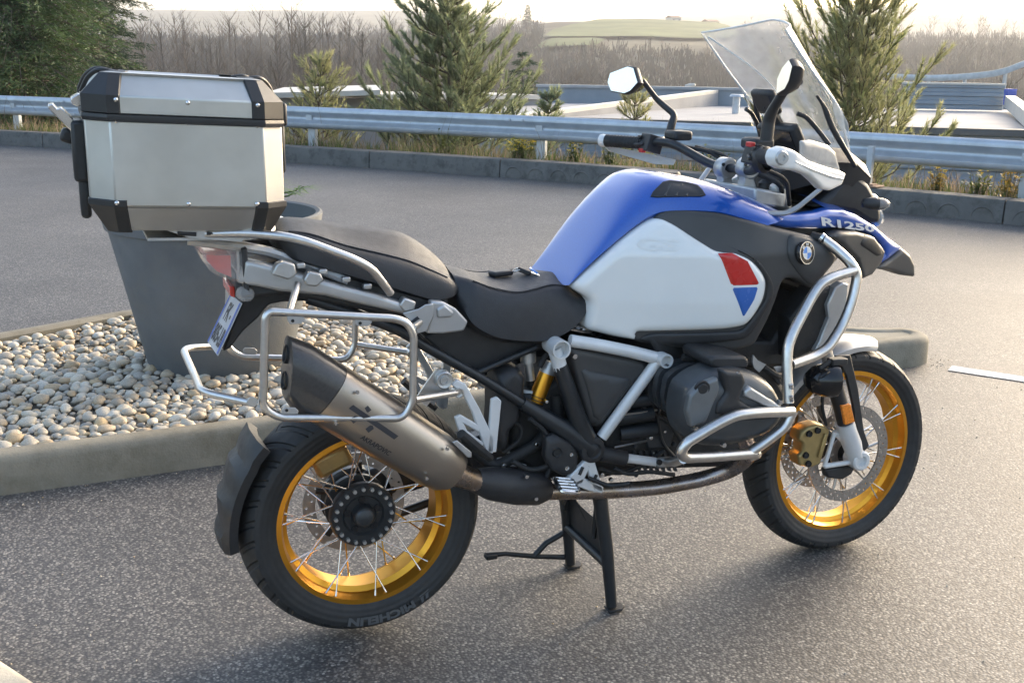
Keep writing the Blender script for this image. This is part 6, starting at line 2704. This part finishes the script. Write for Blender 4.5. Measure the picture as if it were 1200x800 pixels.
# ---------------------------------------------------------------- front end
axd = V((-math.sin(R(24.5)), 0, math.cos(R(24.5))))
forkY = .112
mb = MB()
f0 = P(982, 462, -forkY)
f1 = P(991, 499, -forkY)
f2 = P(1000, 526, -forkY)
fd = (f0 - f2).normalized()
cyl(mb, f1 - fd * 0.02, f0 + fd * 0.09, 0.0225, n=20)
both('fork_tube', mb, M['black'])
mb = MB()
cyl(mb, f0 + fd * 0.08, f0 + fd * 0.66, 0.018, n=16)
both('fork_upper_tube', mb, M['steel'])
mb = MB()
tube(mb, [f1 + fd * 0.012, f1 - fd * 0.02, f2 + fd * 0.02, f2 - fd * 0.025], [0.028, 0.0285, 0.029, 0.025], 20)
fka, fkb = both('fork_slider', mb, M['whiteframe'], smooth=50)
mb = MB()
axl = V((1.504, -forkY, .325))
lathe(mb, [(.03, .03), (.031, 0), (.031, -.02), (.026, -.024), (.016, -.024), (.014, -.012), (0, -.012)], axl, (0, 1, 0), 24)
both('axle_clamp', mb, M['whiteframe'])
# caliper carrier
mb = MB()
ca0 = P(966, 546, -.1)
for a, b, r_ in ((P(966, 546, -.1), V((1.495, -.112, .318)), .008), (P(978, 506, -.1), P(966, 546, -.1), .007), (P(978, 506, -.1), P(1000, 527, -.105), .009)):
    tube(mb, [a, b], r_, 10)
both('caliper_carrier', mb, M['whiteframe'], smooth=50)
mb = panel(PL([(939, 506), (947, 500), (958, 497), (968, 499), (973, 505), (969, 520), (962, 543), (952, 548), (937, 546), (935, 534), (940, 530), (941, 520), (936, 516)], -.1), fn=lambda X, Z: -.088, bulge=0.014, wid=0.008, th=0.035, step=0.006, rnd=0.006)
cla, clb = both('brake_caliper', mb, M['goldc'], smooth=40)
for px, py in ((948, 508), (944, 533), (947, 543), (958, 504)):
    mb = MB()
    q = P(px, py, -.104)
    lathe(mb, [(0, -.003), (.007, -.003), (.009, -.006), (.0105, 0)], q, (0, 1, 0), 14)
    part('caliper_bolt', mb, M['dark'], cla)
mb = MB()
box(mb, P(964, 522, -.106), (0.012, 0.008, 0.075), Matrix.Rotation(R(14), 3, 'Y'))
part('caliper_bridge', mb, M['goldc'], cla, bevel=0.003)
mb = MB()
prism(mb, PL([(986, 475), (997, 473), (1002, 494), (991, 498)], -forkY - .026), (0, 0.012, 0))
both('fork_reflector', mb, M['orange'], bevel=0.002)
# dark fender stay in front of the fork
mb = MB()
prism(mb, PL([(980, 417), (997, 416), (1006, 455), (1013, 505), (1019, 522), (1011, 532), (1007, 520), (1001, 480), (992, 440)], -.1), (0, 0.012, 0))
both('fender_stay', mb, M['black'], bevel=0.003)
mb = MB()   # hub guard
prism(mb, PL([(968, 550), (985, 547), (1004, 545), (998, 556), (988, 562), (970, 560)], -.1), (0, 0.03, 0))
both('hub_guard', mb, M['black'], bevel=0.006)
# front fender
mb = MB()
rings = []
for k in range(17):
    an = R(152 - 80 * k / 16)
    ro = 0.347 + 0.008 * (k / 16) ** 2
    w_ = 0.074 - 0.03 * max(0, (k - 10) / 6) ** 1.5
    r_ = []
    c_, s_ = math.cos(an), math.sin(an)
    for y, dr_ in ((-w_, -.035), (-w_, -.02), (-w_ * .75, -.004), (-w_ * .35, .002), (0, .004), (w_ * .35, .002), (w_ * .75, -.004), (w_, -.02), (w_, -.035), (w_ * .9, -.03), (0, -.004), (-w_ * .9, -.03)):
        r_.append(FC + STEER @ V(((ro + dr_) * c_, y, (ro + dr_) * s_)))
    rings.append(r_)
loft(mb, rings)
part('front_fender', mb, M['silver'], smooth=40)
# telelever arm
tubes('front_arm', [(0.95, -.1, .62), (1.3, -.1, .68), (1.32, 0, .69), (1.3, .1, .68), (0.95, .1, .62)], 0.02, M['frame_black'], bend=0.06)
mb = MB()
tube(mb, [(1.28, -.13, .71), (1.3, 0, .72), (1.28, .13, .71)], 0.03, 10)
part('fork_bridge', mb, M['frame_black'])
# fog lamps
mb = MB()
q = P(972, 445, -.235)
lathe(mb, [(0, -.07), (.018, -.068), (.036, -.05), (.047, -.02), (.049, .008), (.046, .02), (.04, .022), (0, .026)], q, (0.95, -0.3, -0.02), 24)
fg, fg2 = both('fog_lamp', mb, M['blackgloss'], smooth=40)
mb = MB()
lathe(mb, [(0, .0275), (.02, .027), (.04, .0235)], q, (0.95, -0.3, -0.02), 24)
part('lamp_lens', mb, M['lamplens'], fg, smooth=50)
part('lamp_lens', mb.mirror(), M['lamplens'], fg2, smooth=50)
mb = MB()
tube(mb, PL([(960, 432, -.24), (975, 422, -.24), (988, 426, -.23)]), 0.008, 8, bend=0.01)
box(mb, P(981, 423, -.24), (0.05, 0.03, 0.018))
both('fog_lamp_mount', mb, M['black'], bevel=0.003)

# ---------------------------------------------------------------- crash bars
CB = M['steel']
tubes('crash_bar', PL([(965, 281, -.275), (980, 292, -.3), (997, 308, -.33), (1005, 322, -.335), (999, 352, -.345), (988, 380, -.35), (970, 408, -.365), (955, 417, -.37), (927, 427, -.39)]), 0.0135, CB, bend=0.04, mir=True, n=16)
tubes('crash_bar', PL([(1001, 317, -.335), (975, 325, -.345), (962, 332, -.35), (951, 348, -.355), (930, 388, -.375), (923, 406, -.385), (922, 430, -.395), (924, 472, -.415)]), 0.0135, CB, bend=0.05, mir=True, n=16)
mb = MB()
q = P(965, 280, -.275)
ring(mb, q + V((-.002, 0, 0)), (P(965, 281, -.275) - P(980, 292, -.3)), 0.0142, 0.011, 0.008, 20)
both('bar_end_ring', mb, M['chrome'])
mb = MB()
cyl(mb, P(951, 277, -.25), P(967, 281, -.28), 0.013, n=14)
both('bar_clamp', mb, M['dark'])
tubes('crash_bar', PL([(928, 482, -.425), (890, 483, -.455), (862, 486, -.46), (840, 497, -.46), (805, 518, -.455), (797, 530, -.45), (803, 536, -.445), (830, 535, -.435), (884, 531, -.415)]), 0.0135, CB, bend=0.035, mir=True, n=16)
tubes('crash_bar', PL([(929, 481, -.425), (920, 500, -.425), (895, 519, -.418), (877, 531, -.415)]), 0.0135, CB, bend=0.04, mir=True, n=16)
tubes('crash_bar', PL([(801, 537, -.445), (790, 541, -.35), (783, 541, -.23)]), 0.0125, CB, bend=0.03, mir=True, n=14)
tubes('crash_bar', PL([(884, 531, -.415), (887, 532, -.41), (880, 535, -.3), (860, 540, -.12)]), 0.0125, CB, bend=0.03, mir=True, n=14)
mb = MB()
cyl(mb, P(927, 464, -.432), P(928, 470, -.432), 0.006, n=8)
cyl(mb, P(927, 450, -.425), P(928, 455, -.425), 0.006, n=8)
both('bar_bolt', mb, M['chrome'])

# ---------------------------------------------------------------- cockpit
# handlebar, clamps, fork bridge
BR = V((.93, -.36, 1.256))
tubes('handlebar', [V((.905, -.44, 1.262)), V((.955, -.3, 1.255)), V((1.0, -.22, 1.25)), V((1.075, -.1, 1.192)), V((1.085, 0, 1.19)), V((1.07, .1, 1.19)), V((1.0, .23, 1.25)), V((.965, .34, 1.238)), V((.9, .45, 1.238))], 0.0125, M['frame_black'], bend=0.05, n=14)
for (px, py, Y) in ((850, 197, .045), (876, 197, -.04)):
    q = P(px, py, Y)
    mb = MB()
    lathe(mb, [(.0135, -.02), (.028, -.02), (.03, -.016), (.03, .016), (.028, .02), (.0135, .02)], q, (0, 1, 0), 24)
    prism(mb, [q + V((-.024, .0165, -.005)), q + V((.022, .0165, -.005)), q + V((.014, .0165, -.03)), q + V((.03, .0165, -.065)), q + V((-.024, .0165, -.065)), q + V((-.017, .0165, -.03))], (0, -.033, 0))
    cl = part('bar_clamp_block', mb, M['alu'], smooth=40, bevel=0.004)
    mb = MB()
    cyl(mb, q + V((-.02, -.0185, .012)), q + V((-.02, -.021, .012)), 0.005, n=10)
    part('bolt', mb, M['dark'], cl)
mb = MB()
ty = [(1.06, .13), (1.1, .14), (1.16, .13), (1.185, .09), (1.15, .05), (1.1, .045), (1.1, -.045), (1.15, -.05), (1.185, -.09), (1.16, -.13), (1.1, -.14), (1.06, -.13), (1.05, 0)]
prism(mb, [V((x, y, 1.152 - (x - 1.06) * 0.16)) for x, y in ty], (0, 0, -0.042))
part('top_yoke', mb, M['alu'], bevel=0.006)
for sg in (-1, 1):
    mb = MB()
    q = V((1.155, sg * .1, 1.13))
    lathe(mb, [(0, .03), (.014, .03), (.018, .024), (.02, .0), (.026, -.005), (.026, -.03), (.02, -.045)], q, axd, 20)
    cyl(mb, q + V((0.02, 0, -.06)), q + V((0.035, 0, -.09)), 0.018, 0.022, n=18)
    part('fork_cap', mb, M['alu'], smooth=40)
mb = MB()
lathe(mb, [(0, .02), (.011, .02), (.02, .012), (.021, 0)], V((1.15, -.045, 1.143)), (0, 0, 1), 18)
part('yoke_nut', mb, M['black'])
# round dark cable drum / heated grip end seen beside the white guard
for sg in (-1, 1):
    gx = BR if sg < 0 else V((.935, .39, 1.238))
    d_ = (V((.905, -.44, 1.262)) - V((.955, -.3, 1.255))).normalized() if sg < 0 else (V((.9, .45, 1.238)) - V((.965, .34, 1.238))).normalized()
    mb = MB()
    prof_ = [(0, -.062), (.021, -.062), (.022, -.055)]
    for k in range(9):
        prof_ += [(.0175, -.05 + k * .011), (.0185, -.047 + k * .011), (.0185, -.044 + k * .011), (.0175, -.041 + k * .011)]
    prof_ += [(.019, .055), (.019, .062), (0, .062)]
    lathe(mb, prof_, gx, d_, 20)
    part('grip', mb, M['rubber'], smooth=40)
    mb = MB()
    e = gx + d_ * 0.075
    lathe(mb, [(0, -.012), (.018, -.012), (.0195, 0), (.018, .008), (0, .01)], e, d_, 20)
    part('bar_end_weight', mb, M['whiteplastic'] if sg > 0 else M['black'], smooth=40)
    mb = MB()
    s0_ = gx - d_ * 0.095
    box(mb, s0_, (0.05, 0.055, 0.05), Matrix.Rotation(R(15), 3, 'Y'))
    tube(mb, [s0_ + V((-.025, 0, .0)), s0_ + V((-.04, sg * .03, -.005))], 0.006, 8)
    sw = part('switch_housing', mb, M['black'], bevel=0.01)
    mb = MB()
    box(mb, s0_ + V((-.026, sg * .006, -.02 if sg > 0 else .028)), (0.012, 0.026, 0.012))
    part('red_switch', mb, M['switchred'], sw, bevel=0.002)
    mb = MB()
    for dz in (-.008, .008, .02):
        box(mb, s0_ + V((-.027, sg * .022, dz)), (0.008, 0.012, 0.008))
    part('switch_key', mb, M['grey_plastic'], sw, bevel=0.001)
    # lever
    mb = MB()
    tube(mb, [s0_ + V((.035, 0, .01)), s0_ + V((.06, sg * .03, .012)), gx + V((.052, 0, .004)), gx + d_ * .07 + V((.055, 0, -.004))], [0.007, 0.006, 0.0055, 0.0065], 8)
    part('brake_lever' if sg < 0 else 'clutch_lever', mb, M['frame_black'], smooth=50)
    mb = MB()
    r0 = s0_ - d_ * 0.07 + V((.02, 0, .028))
    box(mb, r0, (0.06, 0.07, 0.028))
    part('fluid_reservoir', mb, M['black'], bevel=0.008)
# the round end of the right grip is backed by a dark disc (throttle drum)
mb = MB()
lathe(mb, [(0, -.01), (.03, -.01), (.033, -.004), (.033, .012), (.026, .02)], P(893, 187, -.3), (0.3, -1, 0.02), 28)
part('throttle_drum', mb, M['black'], smooth=40)
# hand guards (white arm, smoked deflector)
H0 = P(915, 185, -.47)


def guard(pp):
    return [P(x, y, Y) for x, y, Y in pp]


pts_o = guard([(903, 184, -.468), (907, 175, -.468), (916, 172, -.468), (926, 175, -.465), (945, 188, -.44), (966, 195, -.41), (984, 200, -.38), (989, 203, -.37), (983, 217, -.37), (970, 223, -.385), (961, 221, -.4), (955, 214, -.415), (946, 206, -.43), (930, 200, -.455), (914, 198, -.468), (905, 193, -.468)])
GF = lambda X, Z: lerp_tab([(.86, -.47), (.93, -.463), (1.0, -.432), (1.14, -.365), (1.2, -.34)], X)
mb = panel([surf(x, y, GF) for x, y in ((902, 185), (905, 176), (916, 171.5), (927, 175), (946, 188), (966, 195), (984, 200), (989.5, 203), (984, 217), (970, 223.5), (961, 221.5), (953, 213), (944, 205), (930, 200), (914, 198.5), (905, 194))], fn=GF, bulge=0.012, wid=0.01, th=0.02, step=0.006, rnd=0.006)
hga = part('hand_guard', mb, M['whiteplastic'], smooth=40)
mbl = panel([V((q.x, -q.y, q.z)) for q in guard([(706, 169, .475), (716, 172, .46), (745, 177, .42), (790, 187, .34), (787, 193, .34), (765, 192, .37), (740, 185, .42), (713, 177, .465)])], bulge=0.006, wid=0.006, th=0.012, step=0.008)
hgb = part('hand_guard', mbl.mirror(), M['whiteplastic'], smooth=40)
mb = MB()
q = P(916, 185, -.482)
lathe(mb, [(0, -.004), (.006, -.004), (.0065, -.007), (.014, -.007), (.016, -.003), (.017, .004)], q, (0.15, 1, 0), 22)
part('guard_bolt', mb, M['alu'], hga)
mbr = MB()
tube(mbr, [surf(x, y, GF) + V((0, -.0125, 0)) for x, y in ((928, 189), (948, 198), (970, 206), (984, 209))], [.002, .0035, .004, .003], 6)
part('guard_rib', mbr, M['whiteplastic'], hga)
DF = lambda X, Z: GF(X, Z) + 0.012
mb = panel([surf(x, y, DF) for x, y in ((938, 186), (938, 165), (950, 164), (970, 170), (978, 178), (983, 196), (984, 202), (965, 197))], fn=DF, bulge=0.008, wid=0.015, th=0.004, step=0.008, rnd=0.006)
part('wind_deflector', mb, M['deflector'], smooth=50)
# guard inner arm bracing (grey bar down to the fairing)
mb = MB()
tube(mb, PL([(893, 245, -.2), (900, 250, -.22), (922, 250, -.24), (935, 243, -.25), (962, 221, -.27)]), [0.008, 0.012, 0.012, 0.012, 0.01], 10, bend=0.03, flat=0.55)
both('cockpit_strut', mb, M['silver'], smooth=50)
# mirrors
def mirror(face, stem, back, fat=1.0):
    c = sum(face, V((0, 0, 0))) / len(face)
    n_ = (face[1] - face[0]).cross(face[3] - face[0]).normalized()
    if n_.x > 0:
        n_ = -n_
    mb = MB()
    rings = []
    for sc, off in ((1.0, .004), (1.07, -.002), (1.04, -.016), (.8, -.03), (.35, -.036)):
        rings.append([c + (q - c) * sc + n_ * off for q in face])
    loft(mb, rings)
    mo = part('mirror', mb, M['black'], smooth=50)
    mb = MB()
    mb.add([c + (q - c) * .97 + n_ * .0055 for q in face], [tuple(range(len(face)))])
    o = part('mirror_glass', mb, M['mirror'], mo, smooth=0)
    mb = MB()
    tube(mb, stem, [0.008 * fat, 0.009 * fat, 0.0105 * fat, 0.012 * fat, 0.013 * fat], 10, bend=0.015)
    part('mirror_stem', mb, M['black'], mo, smooth=60)


ml_ = [(713, 97), (716, 86), (737, 78), (744, 80), (749, 97), (740, 107), (733, 110), (717, 107)]
cL = P(732, 94, .42)
mirror([PN(x, y, cL, (-.93, -.3, .12)) for x, y in ml_], [PN(744, 94, cL, (-.93, -.3, .12)) + V((.025, 0, 0)), P(770, 117, .37), P(791, 135, .32), P(787, 146, .31), P(784, 160, .31)], None)
cR = P(921, 92, -.42)
mR = [(912, 111), (913, 93), (919, 80), (927, 70), (931, 78), (927, 95), (922, 105)]
mirror([PN(x, y, cR, (-.97, .18, .1)) for x, y in mR], [PN(924, 95, cR, (-.97, .18, .1)) + V((.03, 0, 0)), P(918, 108, -.37), P(906, 128, -.33), P(901, 140, -.31), P(898, 165, -.31)], None, 1.25)
# windscreen: curved clear sheet with thickness, bright polished edge
far_e = [V((1.068, .2, 1.555)), V((1.16, .2, 1.455)), V((1.255, .2, 1.36)), V((1.3, .17, 1.3)), V((1.36, .14, 1.2))]
cen_e = [V((1.165, 0, 1.588)), V((1.24, 0, 1.49)), V((1.32, 0, 1.39)), V((1.375, 0, 1.3)), V((1.43, 0, 1.2))]
mb = MB()
rows = []
NU = 18
for i in range(len(far_e)):
    r_ = []
    for j in range(NU + 1):
        t = j / NU * 2 - 1
        a, c = far_e[i], cen_e[i]
        k_ = 1 - abs(t) ** 2.4
        r_.append(V((a.x + (c.x - a.x) * k_, a.y * t, a.z + (c.z - a.z) * (1 - abs(t) ** 1.3))))
    rows.append(r_)
colsx = [catmull([r_[j] for r_ in rows], 4) for j in range(NU + 1)]
rows = [[c_[i] for c_ in colsx] for i in range(len(colsx[0]))]
th_ = V((.0035, 0, .002))
n_ = NU + 1
loft(mb, rows, caps=False, closed=False)
loft(mb, [[q + th_ for q in reversed(r_)] for r_ in rows], caps=False, closed=False)
ws = part('windscreen', mb, M['screen'], smooth=60)
edge = [r_[0] for r_ in reversed(rows)] + rows[0][1:-1] + [r_[-1] for r_ in rows]
mb = MB()
tube(mb, [q + th_ * .5 for q in edge], 0.0028, 6)
part('screen_edge', mb, M['screenedge'], ws, smooth=60)
for sg in (-1, 1):
    mb = MB()
    tube(mb, [V((1.085, sg * .19, 1.545)), V((1.2, sg * .135, 1.465)), V((1.255, sg * .12, 1.42)), V((1.3, sg * .11, 1.37))], 0.0022, 6, bend=0.03)
    part('screen_crease', mb, M['screenedge'], ws, smooth=60)
# small side winglets
mb = panel(PL([(975, 112, -.2), (984, 124, -.21), (994, 145, -.22), (996, 166, -.22), (985, 150, -.21), (978, 132, -.2)]), bulge=0.004, wid=0.01, th=0.004, step=0.01)
both('side_winglet', mb, M['screen'], smooth=60)
# screen frame arms and instrument
tubes('screen_arm', PL([(957, 112, -.15), (966, 125, -.16), (975, 150, -.17), (990, 175, -.18), (1002, 195, -.18)]), [0.004, 0.008, 0.008, 0.006], M['black'], mir=True, n=8)
tubes('screen_arm', PL([(934, 133, -.12), (945, 137, -.13), (958, 152, -.14), (972, 170, -.16)]), 0.0065, M['black'], mir=True, n=8)
mb = MB()
rotI = Matrix.Rotation(R(-30), 3, 'Y')
box(mb, V((1.23, 0.0, 1.27)), (0.035, 0.17, 0.1), rotI)
ins = part('instrument', mb, M['black'], bevel=0.012)
mb = MB()
box(mb, V((1.23, 0, 1.27)) + rotI @ V((-.0185, 0, 0)), (0.002, 0.15, 0.08), rotI)
part('display', mb, M['blackgloss'], ins)
mb = MB()
box(mb, P(898, 119, 0.0), (0.025, 0.1, 0.075), rotI)
part('navigation_unit', mb, M['black'], bevel=0.012)
mb = MB()
tube(mb, [P(899, 122, 0.0), V((1.22, -.0, 1.3)), V((1.3, -.0, 1.2))], 0.014, 8, bend=0.03)
part('instrument_stay', mb, M['black'])
mb = MB()
loft(mb, [[V((x, -w_, z)), V((x + .03, -w_ * .5, z + .03)), V((x + .03, w_ * .5, z + .03)), V((x, w_, z)), V((x, w_ * .9, z - .06)), V((x, -w_ * .9, z - .06))] for x, w_, z in ((1.16, .1, 1.19), (1.25, .15, 1.22), (1.36, .16, 1.215), (1.44, .13, 1.17))])
part('cockpit_shell', mb, M['black'], smooth=40)
mb = MB()   # dark deck between yoke and tank
loft(mb, [[V((x, -w_, z)), V((x, 0, z + .012)), V((x, w_, z)), V((x, w_, z - .05)), V((x, -w_, z - .05))] for x, w_, z in ((1.0, .14, 1.1), (1.15, .17, 1.08), (1.35, .16, 1.08), (1.45, .12, 1.06))])
part('inner_deck', mb, M['black'], smooth=40)
for pts, r_ in (([(860, 200, .1), (835, 178, .16), (800, 172, .24)], .006), ([(890, 205, -.1), (915, 215, -.15), (918, 235, -.1), (905, 250, -.05)], .007), ([(900, 200, -.2), (922, 210, -.2), (925, 240, -.15)], .006), ([(868, 200, .08), (850, 182, .12), (815, 172, .22)], .005), ([(985, 420, -.12), (970, 440, -.12), (962, 470, -.11), (968, 498, -.1)], .005)):
    tubes('cable', PL(pts), r_, M['rubber'], bend=0.05, n=8)
# ================================================================== TOP CASE
tc_ = thing('top_case', (-.4, 0, 1.1), 'square brushed aluminium top case with black corner caps on the motorcycle rear rack', 'luggage case')


def tilt(q):
    return V((q[0], q[1], q[2] - 0.045 * (q[0] + .55)))


XR, XF, HW, CX, CY = -.598, -.196, .2, .047, .042


def plan(ins, z, grow=0.0):
    xr, xf, h = XR + ins - grow, XF - ins + grow, HW - ins + grow
    k = max(0.25, 1 - ins / .06)
    cx, cy = CX * k, CY * k
    pts = [(xr, -h + cy), (xr + cx, -h), (xf - cx, -h), (xf, -h + cy), (xf, h - cy), (xf - cx, h), (xr + cx, h), (xr, h - cy)]
    return [tilt((x, y, z)) for x, y in pts]


def tpart(name, mb, mt, par=None, **k):
    return obj(name, mb, M[mt], par or tc_, **k)


mb = MB()
loft(mb, [plan(.034, 1.113), plan(.002, 1.168), plan(0, 1.171), plan(0, 1.342)])
body = tpart('case_body', mb, 'case', smooth=20, bevel=0.0025)
mb = MB()
loft(mb, [plan(.033, 1.115, .0015), plan(.0035, 1.165, .0015)], caps=False)
tpart('lower_band', mb, 'caseband', body, smooth=20)
mb = MB()
loft(mb, [plan(0, 1.341, -.004), plan(0, 1.341, .004), plan(0, 1.348, .005), plan(0, 1.355, .004), plan(0, 1.355, -.004)])
tpart('seal', mb, 'caseblack', body, smooth=20)
mb = MB()
loft(mb, [plan(0, 1.356), plan(0, 1.392), plan(.004, 1.396), plan(.04, 1.432), plan(.046, 1.434)])
lid = tpart('lid', mb, 'case', smooth=20, bevel=0.0025)
mb = MB()
loft(mb, [plan(.04, 1.4325), plan(.037, 1.4375), plan(.05, 1.4395), plan(.056, 1.436)], caps=False)
tpart('lid_rim', mb, 'caseband', lid, smooth=20)


def corner(ix, levels, parent, run):
    """black cap wrapping one corner; ix = index of the chamfer's first plan point"""
    rows = []
    for ins, z, g in levels:
        pl = plan(ins, z, g)
        a, b = pl[ix], pl[(ix + 1) % 8]
        pa_, pb_ = pl[ix - 1], pl[(ix + 2) % 8]
        rows.append([a + (pa_ - a).normalized() * run, a, b, b + (pb_ - b).normalized() * run])
    mb = MB()
    loft(mb, rows, caps=False, closed=False)
    inn = [[q + (V((-.4, 0, q.z)) - q).normalized() * .006 for q in r_] for r_ in rows]
    loft(mb, [list(reversed(r_)) for r_ in inn], caps=False, closed=False)
    for k in range(len(rows) - 1):
        mb.add([rows[k][0], rows[k + 1][0], inn[k + 1][0], inn[k][0]], [(0, 1, 2, 3)])
        mb.add([rows[k][3], rows[k + 1][3], inn[k + 1][3], inn[k][3]], [(3, 2, 1, 0)])
    for k in (0, len(rows) - 1):
        for j in range(3):
            mb.add([rows[k][j], rows[k][j + 1], inn[k][j + 1], inn[k][j]], [(0, 1, 2, 3)])
    return tpart('corner_cap', mb, 'caseblack', parent, smooth=25)


for ix in (0, 2, 4, 6):
    corner(ix, [(.036, 1.109, .003), (.034, 1.111, .004), (0, 1.168, .004), (0, 1.179, .004), (0, 1.181, .002)], body, .024)
    corner(ix, [(0, 1.3565, .003), (0, 1.358, .004), (0, 1.393, .004), (.04, 1.436, .004), (.06, 1.442, .004)], lid, .024)
mb = MB()
lathe(mb, [(0, -.0032), (.003, -.0028), (.0048, -.0012), (.0052, .001)], (0, 0, 0), (0, 1, 0), 12)
rm = mb.mesh('rivet', M['chrome'], 60)
for px, py, par_ in ((135.6, 141.5, body), (219.5, 144, body), (301.4, 147.5, body), (137, 238, body), (221, 239, body), (301, 239, body), (135.6, 117, lid), (220, 120.6, lid), (302, 123.6, lid)):
    cap_y = -.2045 if (px < 140 or px > 300) and (py > 200 or py < 130) else -.2005
    q = P(px, py, cap_y)
    link('rivet', rm, par_, (q.x, cap_y, q.z))
    link('rivet', rm, par_, (q.x, -cap_y, q.z), Quaternion((0, 0, 1), math.pi))
# rear lock, latch and hinge plates
mb = MB()
box(mb, (XR - .012, 0, 1.27), (0.03, 0.13, 0.13))
box(mb, (XR - .008, 0, 1.185), (0.022, 0.11, 0.12))
box(mb, (XR - .033, 0, 1.3), (0.03, 0.05, 0.03), Matrix.Rotation(R(20), 3, 'Y'))
tpart('lock_housing', mb, 'caseblack', body, bevel=0.008)
mb = MB()
prism(mb, PL([(56, 123), (62, 122), (67, 128), (72, 126.5), (86, 140), (84, 147), (88, 153), (84, 154.5), (57, 128)], -.06), (0, 0.1, 0))
tpart('latch_lever', mb, 'chrome', body, bevel=0.002)
mb = MB()
prism(mb, PL([(83, 115), (92, 110), (98, 112), (98, 124), (90, 125), (84, 122)], -.07), (0, 0.1, 0))
tpart('latch_hook', mb, 'chrome', lid, bevel=0.002)
mb = MB()
box(mb, (XF + .012, 0, 1.27), (0.02, 0.15, 0.11))
box(mb, (XF + .008, 0, 1.35), (0.014, 0.3, 0.05))
tpart('hinge', mb, 'caseblack', body, bevel=0.006)
for y in (-.1, .1):
    for x0, sg in ((XR + .05, -1), (XF - .05, 1)):
        mb = MB()
        tube(mb, [tilt((x0 - sg * .02, y - .03, 1.437)), tilt((x0 + sg * .012, y - .028, 1.443)), tilt((x0 + sg * .035, y, 1.428)), tilt((x0 + sg * .05, y + .02, 1.395))], 0.005, 8, bend=0.02, flat=1.0)
        tpart('carry_strap', mb, 'caseblack', lid, smooth=60)

# ================================================================== KEY ON THE SEAT
kp = thing('key_fob', (.40, .02, .925), 'black key fob with a blue-tagged key lying on the rider seat', 'key')
kz = P(585, 318, 0.0)
mb = MB()
c = V((.385, 0.0, .938))
box(mb, c, (0.062, 0.032, 0.014), Matrix.Rotation(R(15), 3, 'Z'))
obj('fob', mb, M['black'], kp, bevel=0.005)
mb = MB()
ringp = [c + V((.045 + .012 * math.cos(a * .628), .012 * math.sin(a * .628) - .002, .004 + .004 * math.sin(a))) for a in range(10)]
tube(mb, ringp, 0.0017, 6, closed=True)
obj('key_ring', mb, M['chrome'], kp, smooth=60)
mb = MB()
box(mb, c + V((.062, -.012, .004)), (0.036, 0.02, 0.012), Matrix.Rotation(R(-35), 3, 'Z') @ Matrix.Rotation(R(20), 3, 'Y'))
obj('key_head', mb, M['black'], kp, bevel=0.003)
mb = MB()
box(mb, c + V((.085, -.03, -.002)), (0.036, 0.009, 0.0025), Matrix.Rotation(R(-40), 3, 'Z') @ Matrix.Rotation(R(18), 3, 'Y'))
obj('key_blade', mb, M['chrome'], kp)
mb = MB()
box(mb, c + V((.078, -.034, .008)), (0.026, 0.018, 0.002), Matrix.Rotation(R(-30), 3, 'Z') @ Matrix.Rotation(R(35), 3, 'Y'))
obj('tag', mb, M['badgeblue'], kp)

# ================================================================== PLANTER
pt = thing('planter_pot', (POTC.x, POTC.y, .1), 'tall tapered grey plastic planter standing on the pebbles behind the rear wheel', 'plant pot')
mb = MB()
zt = .79
lathe(mb, [(0, .09), (.315, .09), (.325, .10), (.458, zt - .06), (.472, zt - .055), (.482, zt - .01), (.482, zt), (.47, zt + .006), (.452, zt), (.44, zt - .1)], (POTC.x, POTC.y, 0), (0, 0, 1), 72)
obj('pot_shell', mb, M['pot'], pt, smooth=40)
mb = MB()
lathe(mb, [(0, zt - .085), (.2, zt - .08), (.444, zt - .095)], (POTC.x, POTC.y, 0), (0, 0, 1), 40)
obj('potting_soil', mb, M['soil'], pt)
M['palm'] = leafmat('palm_leaf', (0.05, 0.1, 0.03), (0.14, 0.2, 0.06), 0.3, scale=8)
pp = thing('palm_plant', (POTC.x, POTC.y, zt - .09), 'small green palm with spiky fronds growing in the grey planter behind the top case', 'plant')
rd = random.Random(77)
st, lf = MB(), MB()
tube(st, [(POTC.x, POTC.y, zt - .12), (POTC.x + .01, POTC.y, zt - .02)], [.05, .04], 10)
for k in range(13):
    a = 2 * math.pi * k / 13 + rd.uniform(-.15, .15)
    d_ = V((math.cos(a), math.sin(a), 0))
    l = rd.uniform(.42, .56)
    b = V((POTC.x, POTC.y, zt - .04))
    h_ = b + d_ * l * .75 + V((0, 0, rd.uniform(.08, .16)))
    tube(st, [b, b.lerp(h_, .5) + V((0, 0, .03)), h_], [.006, .005, .004], 6)
    sd_ = V((-d_.y, d_.x, 0))
    for j in range(13):
        t = (j - 6) / 6
        e = (d_ * math.cos(t * 1.5) + sd_ * math.sin(t * 1.5) + V((0, 0, rd.uniform(.05, .35)))).normalized()
        ll = rd.uniform(.12, .18) * (1 - .25 * abs(t))
        u_ = e.cross(V((0, 0, 1))).normalized() * .006
        mid = h_ + e * ll * .5
        lf.add([h_ - u_ * .5, h_ + u_ * .5, mid + u_ + V((0, 0, .004)), mid - u_ + V((0, 0, .004)), h_ + e * ll - V((0, 0, .02))], [(0, 1, 2, 3), (3, 2, 4)])
obj('stems', st, M['palm'], pp)
obj('fronds', lf, M['palm'], pp, smooth=0)
